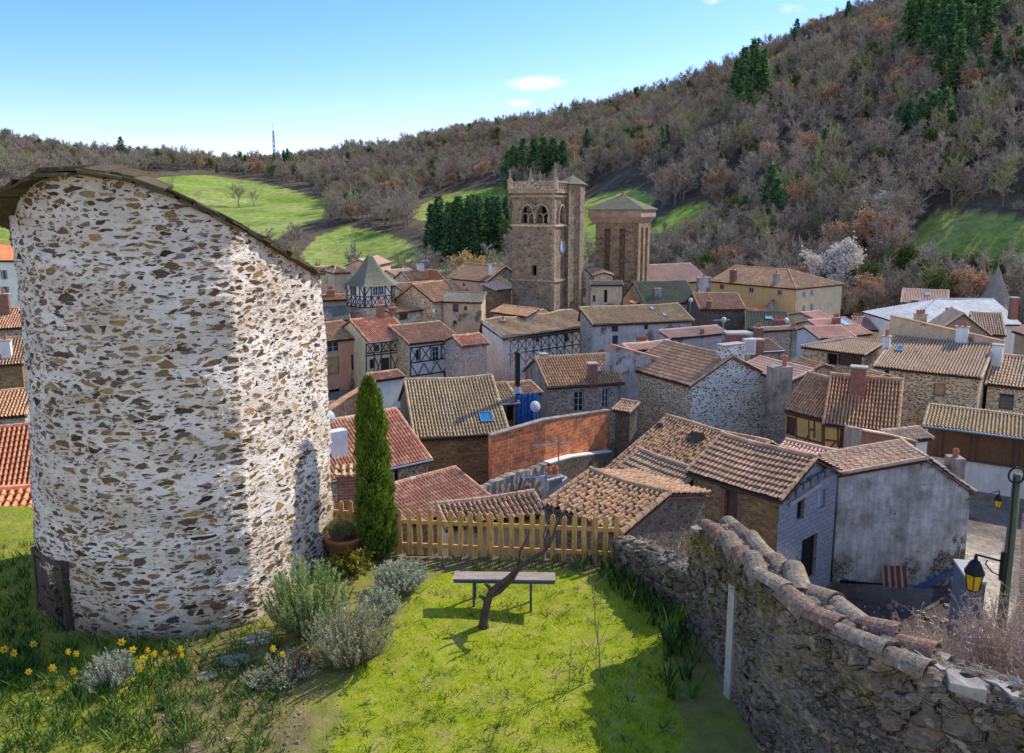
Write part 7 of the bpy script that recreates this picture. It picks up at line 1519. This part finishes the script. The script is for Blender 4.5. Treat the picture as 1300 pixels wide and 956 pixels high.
# rubble with real relief for the garden walls
k = NT('garden_rubble'); v0 = k.coord('Object', (1, 1, 1.5)); v = k.vadd(v0, k.noise(v0, 2.4, 3, .6, 'Color'), .3); v = k.vadd(v, k.noise(v0, 11, 3, .6, 'Color'), .06)
def rub(sc):
    ce = k.vor(v, sc, 'F1', 'Color'); de = k.vor(v, sc, 'DISTANCE_TO_EDGE', 'Distance'); sx = k.n('ShaderNodeSeparateColor'); k.l(ce, sx.inputs[0]); return k.math('MULTIPLY', k.math('SUBTRACT', de, k.math('MULTIPLY', sx.outputs[1], .1)), 9, True), sx.outputs[0], sx.outputs[2]
m1, c1, h1 = rub(4.2); m2, c2, h2 = rub(9.); sel = k.ramp(k.noise(v0, 1.1, 3), [(.45, 0.), (.55, 1.)]); msk = k.math('ADD', k.math('MULTIPLY', m1, k.math('SUBTRACT', 1., sel)), k.math('MULTIPLY', m2, sel)); cc = k.math('ADD', k.math('MULTIPLY', c1, k.math('SUBTRACT', 1., sel)), k.math('MULTIPLY', c2, sel))
fine = k.noise(v0, 14, 7, .75); st = k.ramp(cc, [(0, (.06, .055, .05)), (.25, (.24, .19, .13)), (.5, (.13, .12, .11)), (.75, (.34, .28, .2)), (1, (.19, .15, .11))]); mo = k.mix(k.ramp(k.noise(v0, .9, 4), [(.4, 0.), (.6, 1.)]), (.3, .25, .19), (.13, .11, .085))
c = k.mix(msk, mo, st); c = k.mix(.85, c, k.ramp(fine, [(.3, .35), (.7, 1.6)]), 'MULTIPLY'); ms = k.noise(v0, 2.0, 7, .75); c = k.mix(k.ramp(ms, [(.55, 0.), (.66, .85)]), c, k.ramp(fine, [(.35, (.05, .055, .012)), (.6, (.2, .17, .03))])); c = k.mix(k.ramp(k.noise(v0, 5.5, 5, .7), [(.62, 0.), (.7, .7)]), c, (.42, .4, .36))
k.color(c); k.rough(.97, .05); hgt = k.math('ADD', k.math('MULTIPLY', msk, k.math('ADD', k.math('MULTIPLY', h1, .6), .25)), k.math('MULTIPLY', k.math('ADD', fine, k.noise(v0, 4, 5, .7)), .45)); dp = k.n('ShaderNodeDisplacement'); dp.inputs['Midlevel'].default_value = .7; dp.inputs['Scale'].default_value = .07; k.l(hgt, dp.inputs['Height']); k.l(dp.outputs[0], k.out.inputs['Displacement']); k.m.displacement_method = 'BOTH'
# ------------------------------------------------------------------ low mossy wall and tile-capped wall
def lump_wall(name, label, pts, zbot, th, seed, seg=.03, rough=.0):
    return free_wall(name, label, 'wall', pts, zbot, th, 'garden_rubble', rough=rough, seed=seed, seg=seg, lv=int((pts[0].z - zbot) / .03), topn=14)
p1, p2, p3 = at_y(790, 688, 12.55), at_y(832, 700, 11.8), at_y(878, 728, 10.9)
lump_wall('mossy_wall', 'low rounded mossy stone wall between the fence and the tile-capped wall', [p1, p2, p3], -4, .42, 3)
def moss(root, Mi, pts, n, seed, r=.12, mat='moss'):
    rg = np.random.default_rng(seed); mb = MB()
    for i in range(n):
        p = Mi @ Vector(pts[i % len(pts)]); m = 260; q = rg.normal(size=(m, 3)) * np.array([r, r, r * .4]) + np.array([p.x + rg.normal() * .1, p.y + rg.normal() * .1, p.z + .01]); v, f = leaves(q, rg.normal(size=(m, 3)) + np.array([0, 0, .6]), .022, .014, rg); mb.add(v, f, 0, np.repeat(rg.random(m), 4))
    mb.build('moss', MATS[mat], root)
W0 = at_y(893, 682, 10.55); W1 = at_y(915, 672, 10.2); W2 = at_z(1000, 748, 1.85); W3 = at_z(1100, 812, 1.82); W4 = at_z(1185, 848, 1.8); W5 = at_z(1265, 872, 1.8); W6 = W5 + (W5 - W4) * 2.0
bw, Mi, path = lump_wall('tile_capped_wall', 'big rubble garden wall with broken tile capping at the lower right', [W0, W1, W2, W3, W4, W5, W6], -3, .46, 4)
moss(bw, Mi, [W1 + Vector((-.15, -.2, -.1)), W1.lerp(W2, .35) + Vector((-.2, -.1, -.08)), W2 + Vector((-.22, -.1, -.1)), W1.lerp(W2, .7) + Vector((-.22, -.1, -.25))], 10, 2); 
rg = np.random.default_rng(12); tot = [W1, W2, W3, W4]
def along(P, s):
    for a, b in zip(P, P[1:]):
        L = (b - a).length
        if s <= L: return a + (b - a) * (s / L), (b - a).normalized()
        s -= L
    return P[-1], (P[-1] - P[-2]).normalized()
Lt = sum((b - a).length for a, b in zip(tot, tot[1:])); s_ = .12; i = 0
while s_ < Lt - .2:
    for side in (-1, 1):
        p, d = along(tot, s_); n_ = Vector((-d.y, d.x, 0)).normalized(); mb = MB(); L = rg.uniform(.4, .54); r0, r1 = .125, .155; V = []; m = 9
        for j, (r, x) in enumerate(((r1, -L / 2), (r0, L / 2), (r0 - .022, L / 2), (r1 - .022, -L / 2))):
            for q in range(m): a = math.pi * q / (m - 1); V.append((x, r * math.cos(a), r * math.sin(a) * .8))
        mb.add(V, [(j * m + q, j * m + q + 1, (j + 1) % 4 * m + q + 1, (j + 1) % 4 * m + q) for j in range(4) for q in range(m - 1)], 0, np.full(len(V), rg.random()))
        o = mb.build('cap_tile', MATS['cap_tile'], bw, None, smooth=False); pl = Mi @ (p + n_ * side * .135 + Vector((0, 0, .0 + .012 * (i % 3) + (.02 if side > 0 else 0))))
        dl = (Mi.to_3x3() @ d); o.location = pl; o.rotation_euler = (rg.normal() * .16 - side * .12, -math.asin(max(-1, min(1, dl.z))) + rg.normal() * .09, math.atan2(dl.y, dl.x) + math.pi + rg.normal() * .16)
    s_ += rg.uniform(.33, .42); i += 1
for i in range(16):
    p, d = along([W4, W5, W6], i * .28); o_ = rg.normal() * .08; mb = MB(); m = 8; an = np.linspace(0, 6.28, m, endpoint=False); rr_ = rg.uniform(.12, .24, m); V = [(r * math.cos(t), r * math.sin(t) * .8, z + rg.normal() * .012) for z in (-.05, .05) for t, r in zip(an, rr_)]; mb.add(V, [(j, (j + 1) % m, m + (j + 1) % m, m + j) for j in range(m)]); mb.Fc.append((np.array([[m + j for j in range(m)]]), 0)); o = mb.build('cap_stone', MATS['slab_stone'], bw); o.location = Mi @ (p + Vector((o_, o_, .03)))
for x, y, D in ((893, 676, 10.5), (908, 680, 10.3)):
    p = at_y(x, y, D); mb = MB(); m = 8; an = np.linspace(0, 6.28, m, endpoint=False); rr_ = rg.uniform(.14, .24, m); V = [(r * math.cos(t), r * math.sin(t), z + rg.normal() * .02) for z in (-.06, .06) for t, r in zip(an, rr_)]; mb.add(V, [(j, (j + 1) % m, m + (j + 1) % m, m + j) for j in range(m)]); mb.Fc.append((np.array([[m + j for j in range(m)]]), 0)); o = mb.build('cap_stone', MATS['slab_stone'], bw); o.location = Mi @ p
p = at_y(935, 742, 8.95); po = thing('cement_post', 'pale square cement post set against the tile-capped wall', 'post', (p.x, p.y, 0), .35); mb = MB(); mb.box((0, 0, p.z / 2 - .2), (.14, .12, p.z + .4)); mb.build('shaft', MATS['concrete'], po)
# brambles and bare shrubs beyond the wall
def whips(loc, H, Rr, n, label, seed, lean=(0, 0)):
    rg = np.random.default_rng(seed); root = thing('bramble', label, 'shrub', loc); mb = MB(); P = []; D = []
    for i in range(n):
        a = rg.random() * 6.283; q = Rr * rg.uniform(.2, 1); tip = np.array([q * math.cos(a) + lean[0], q * math.sin(a) + lean[1], H * rg.uniform(.55, 1.05)]); b = np.array([rg.normal() * .2, rg.normal() * .2, -.2]); mid = b * .5 + tip * .5 + np.array([0, 0, H * .2]); cv = [tuple((1 - u) ** 2 * b + 2 * u * (1 - u) * mid + u * u * tip) for u in np.linspace(0, 1, 6)]; mb.tube(cv, list(np.linspace(.012, .003, 6)), 4, cap=False)
        for j in range(9):
            u = rg.uniform(.25, 1); p = (1 - u) ** 2 * b + 2 * u * (1 - u) * mid + u * u * tip; d = unit(rg.normal(size=3) + np.array([0, 0, .6])); l = H * rg.uniform(.08, .22); mb.tube([tuple(p), tuple(p + d * l * .5), tuple(p + d * l + np.array([0, 0, .02]))], [.005, .004, .002], 3, cap=False); P += [p + d * l * f for f in rg.uniform(.1, 1, 9)]; D += [rg.normal(size=3) for _ in range(9)]
    mb.build('stem', MATS['whip'], root); P, D = np.array(P), np.array(D); v, f = leaves(P, D, rg.uniform(.02, .05, len(P)), .012, rg); mb = MB(); mb.add(v, f, 0, np.repeat(rg.random(len(P)), 4)); mb.build('foliage', MATS['whip_bud'], root)
for i, (x, y, D, H, Rr, n, lab) in enumerate(((1160, 838, 11.5, .9, .8, 34, 'bare bramble just above the tile capping of the wall'), (1195, 835, 11, 1.2, .9, 46, 'pinkish bare bramble in front of the lane'), (1235, 840, 10, 1.2, .9, 60, 'dense pinkish bare bramble right of the lane end'), (1285, 835, 10, 1.6, .8, 70, 'tall bare bramble below the lamp pole at the right edge'), (1150, 858, 9.6, .7, .7, 36, 'low bare bramble right behind the wall top'), (1268, 810, 13, 1.3, .9, 40, 'bare bramble with upright whips around the foot of the lamp pole'))):
    p = at_y(x, y, D); whips((p.x, p.y, p.z - H * .55), H, Rr, n, lab, 200 + i)
p = at_y(870, 715, 15.5); whips((p.x, p.y, p.z - .8), 1.3, 1.1, 26, 'thin arching bramble stems over the mossy wall', 210)
p = at_y(640, 465, 66); whips((p.x, p.y, -12), 7.2, 3.2, 160, 'large pale leafless shrub in the gap before the half-timbered range', 211); p = at_y(598, 460, 68); whips((p.x, p.y, -12), 6, 2.6, 120, 'reddish leafless shrub right of the half-timbered house with the stone balcony', 212)
# ------------------------------------------------------------------ lamp pole, lanterns and yard things
def lantern(loc, s, label, rz=0, hang=True):
    t = thing('lantern', label, 'street lamp', loc, rz); f = MB(); g = MB(); y = MB(); n = 6
    ring = lambda r, z: [(r * s * math.cos(2 * math.pi * i / n), r * s * math.sin(2 * math.pi * i / n), z * s) for i in range(n)]
    A, B, C_ = ring(.13, -.62), ring(.2, -.22), ring(.215, -.2)
    for i in range(n):
        f.beam(A[i], B[i], .022 * s, .022 * s); f.beam(A[i], A[(i + 1) % n], .025 * s, .03 * s); f.beam(B[i], B[(i + 1) % n], .03 * s, .03 * s)
        y.poly([A[i], A[(i + 1) % n], B[(i + 1) % n], B[i]], t=.5)
    f.lathe([(.24 * s, -.2 * s), (.2 * s, -.14 * s), (.15 * s, -.02 * s), (.1 * s, .06 * s), (.05 * s, .1 * s), (.04 * s, .16 * s), (0, .18 * s)], n=6); f.lathe([(0, -.7 * s), (.05 * s, -.68 * s), (.1 * s, -.62 * s), (.13 * s, -.61 * s)], n=6)
    f.build('frame', MATS['black_iron'], t); y.build('pane', MATS['yellow_glass'], t); return t
D = 15; top = at_y(1292, 602, D); bx = at_y(1284, 760, D); gzp = float(ground(top.x, D)); pl = thing('lamp_pole', 'thick greenish wooden pole with curled cable on top carrying the lantern', 'pole', (top.x, D, gzp)); mb = MB(); hh = top.z - gzp; mb.tube([(0, 0, -1), (0, 0, hh * .5), (0, 0, hh)], [.1, .088, .078], 14); mb.build('shaft', MATS['pole_wood'], pl, smooth=True)
mb = MB(); mb.tube([(.16 * math.sin(t) - .1, -.14 + .02 * t / 6, hh + .02 + .16 * math.cos(t)) for t in np.linspace(0, 8.5, 22)], .02, 5); mb.tube([(-.12, -.1, hh), (-.1, -.13, hh * .5 + .3), (-.12, -.14, hh - 2.5)], .02, 5); mb.build('cable', MATS['black_iron'], pl)
zb_ = at_y(1285, 713, D).z - gzp; xa = at_y(1239, 708, D).x - top.x; zl = at_y(1237, 704, D).z - gzp; mb = MB(); mb.tube([(-.1, 0, zb_), (xa, 0, zl)], .022, 6); mb.tube([(-.1, 0, zb_ - .32), (-.3, 0, zb_ - .22), (-.45, 0, zb_ - .05), (-.42, 0, zb_ + .03)], .014, 5); mb.tube([(xa, 0, zl), (xa, 0, zl - .14)], .03, 6); mb.box((-.12, 0, zb_ - .1), (.05, .06, .6)); mb.build('bracket', MATS['black_iron'], pl)
lantern((top.x + xa, D, gzp + zl - .2), .88, 'black six-sided lantern with yellow panes hanging from the wooden pole')
p = at_y(1268, 630, 39); l2 = lantern((p.x, p.y, p.z), .95, 'smaller distant lantern with yellow panes below the corner of the pale tiled roof'); 
g_ = HOUSES['greyRender']; base = g_.basez
def on_gable(px, py, off=0.0): q = g_.on('r', px, py); q.x += off; return g_.M @ q
q0 = on_gable(1236, 633); mb = MB(); mb.tube([q0 - Vector((p.x, p.y, p.z)), Vector((0, 0, .3)), Vector((0, 0, .12))], .03, 5); mb.build('bracket', MATS['black_iron'], l2)
# corrugated sheet leaning on the grey gable
b_ = on_gable(1133, 757, .5); t_ = on_gable(1133, 717, .12); ml, mr_ = on_gable(1117, 757, .5), on_gable(1148, 757, .5); U = (mr_ - ml); Vv = t_ - b_; mb = MB(); m = 49; V = []
nn = U.cross(Vv).normalized()
for j in range(2):
    for i in range(m): V.append(tuple(U * (i / (m - 1) - .5) + Vv * j + nn * .035 * math.sin(i * 6.283 / 6)))
T_ = [(.2 if (i // 6) % 2 else .9) for j in range(2) for i in range(m)]
mb.add(V, [(i, i + 1, m + i + 1, m + i) for i in range(m - 1)], 0, T_); o = mb.build('corrugated_sheet', MATS['sheet_stripe'], None, b_); tag(o, 'rust and white striped corrugated sheet leaning on the grey gable wall', 'metal sheet')
a, b = on_gable(1152, 748, .3), on_gable(1230, 713, .25); mb = MB(); mb.beam((0, 0, 0), b - a, .12, .3); o = mb.build('blue_board', MATS['board_blue'], None, a); tag(o, 'long dark blue board leaning diagonally on the grey gable wall', 'board')
a, b = at_y(1019, 742, 34.5), at_y(1062, 770, 32.5); a.z = max(a.z, float(ground(a.x, a.y)) + .5); b.z = float(ground(b.x, b.y)) + .06; b = at_z(1062, 770, b.z); mb = MB(); mb.beam((0, 0, 0), b - a, .4, .05); o = mb.build('white_plank', MATS['plank'], None, a); tag(o, 'long pale plank sloping from the block doorway to the yard', 'plank')
mb = MB(); a, b = on_gable(1066, 741, .06), on_gable(1232, 756, .06); d = b - a; mb.beam((0, 0, 0), d, .1, .45); o = mb.build('damp_course', MATS['board_black'], None, a); tag(o, 'black waterproof strip along the foot of the grey gable wall', 'strip')
rn = HOUSES['ruin']
for i, (x0, y0, x1, y1) in enumerate(((1020, 734, 1030, 690), (1023, 736, 1028, 698), (1026, 735, 1033, 695))):
    a = rn.M @ (rn.on('r', x0, y0) - Vector((.5, 0, 0))); b = rn.M @ (rn.on('r', x1, y1) - Vector((.3, 0, 0))); mb = MB(); mb.beam((0, 0, 0), b - a, .09, .05); o = mb.build('timber', MATS['shutter_tan'], None, a); tag(o, 'yellowish timber leaning in the raw block doorway', 'timber', 'timbers leaning in the block doorway')
p = at_y(1238, 737, 24); gp_ = thing('cement_pillar', 'bluish cement wall end with pale top below the hanging lantern', 'wall', (p.x, p.y, float(ground(p.x, p.y)) - .3), -.25); hh = p.z - gp_.location.z; mb = MB(); mb.box((0, .6, hh / 2), (.5, 1.6, hh)); mb.build('masonry', MATS['block_cement'], gp_); mb = MB(); mb.box((0, .6, hh + .04), (.55, 1.66, .08)); mb.build('coping', MATS['concrete'], gp_)
rg = np.random.default_rng(44); mb = MB()
for i in range(260):
    x, y = rg.uniform(1000, 1235), rg.uniform(742, 815); q = None
    d = ray(x, y); t = (-11.9 - CAMZ) / d.z; q = Vector((d.x * t, d.y * t, 0)); q.z = float(ground(q.x, q.y)); s = rg.uniform(.06, .28); mb.box((q.x, q.y, q.z + s * .2), (s, s * rg.uniform(.5, 1), s * .6), rz=rg.random() * 3, t=rg.random(), taper=.7)
tag(mb.build('yard_rubble', MATS['rubble_bits']), 'loose stones and rubble strewn over the yard', kind='stuff')
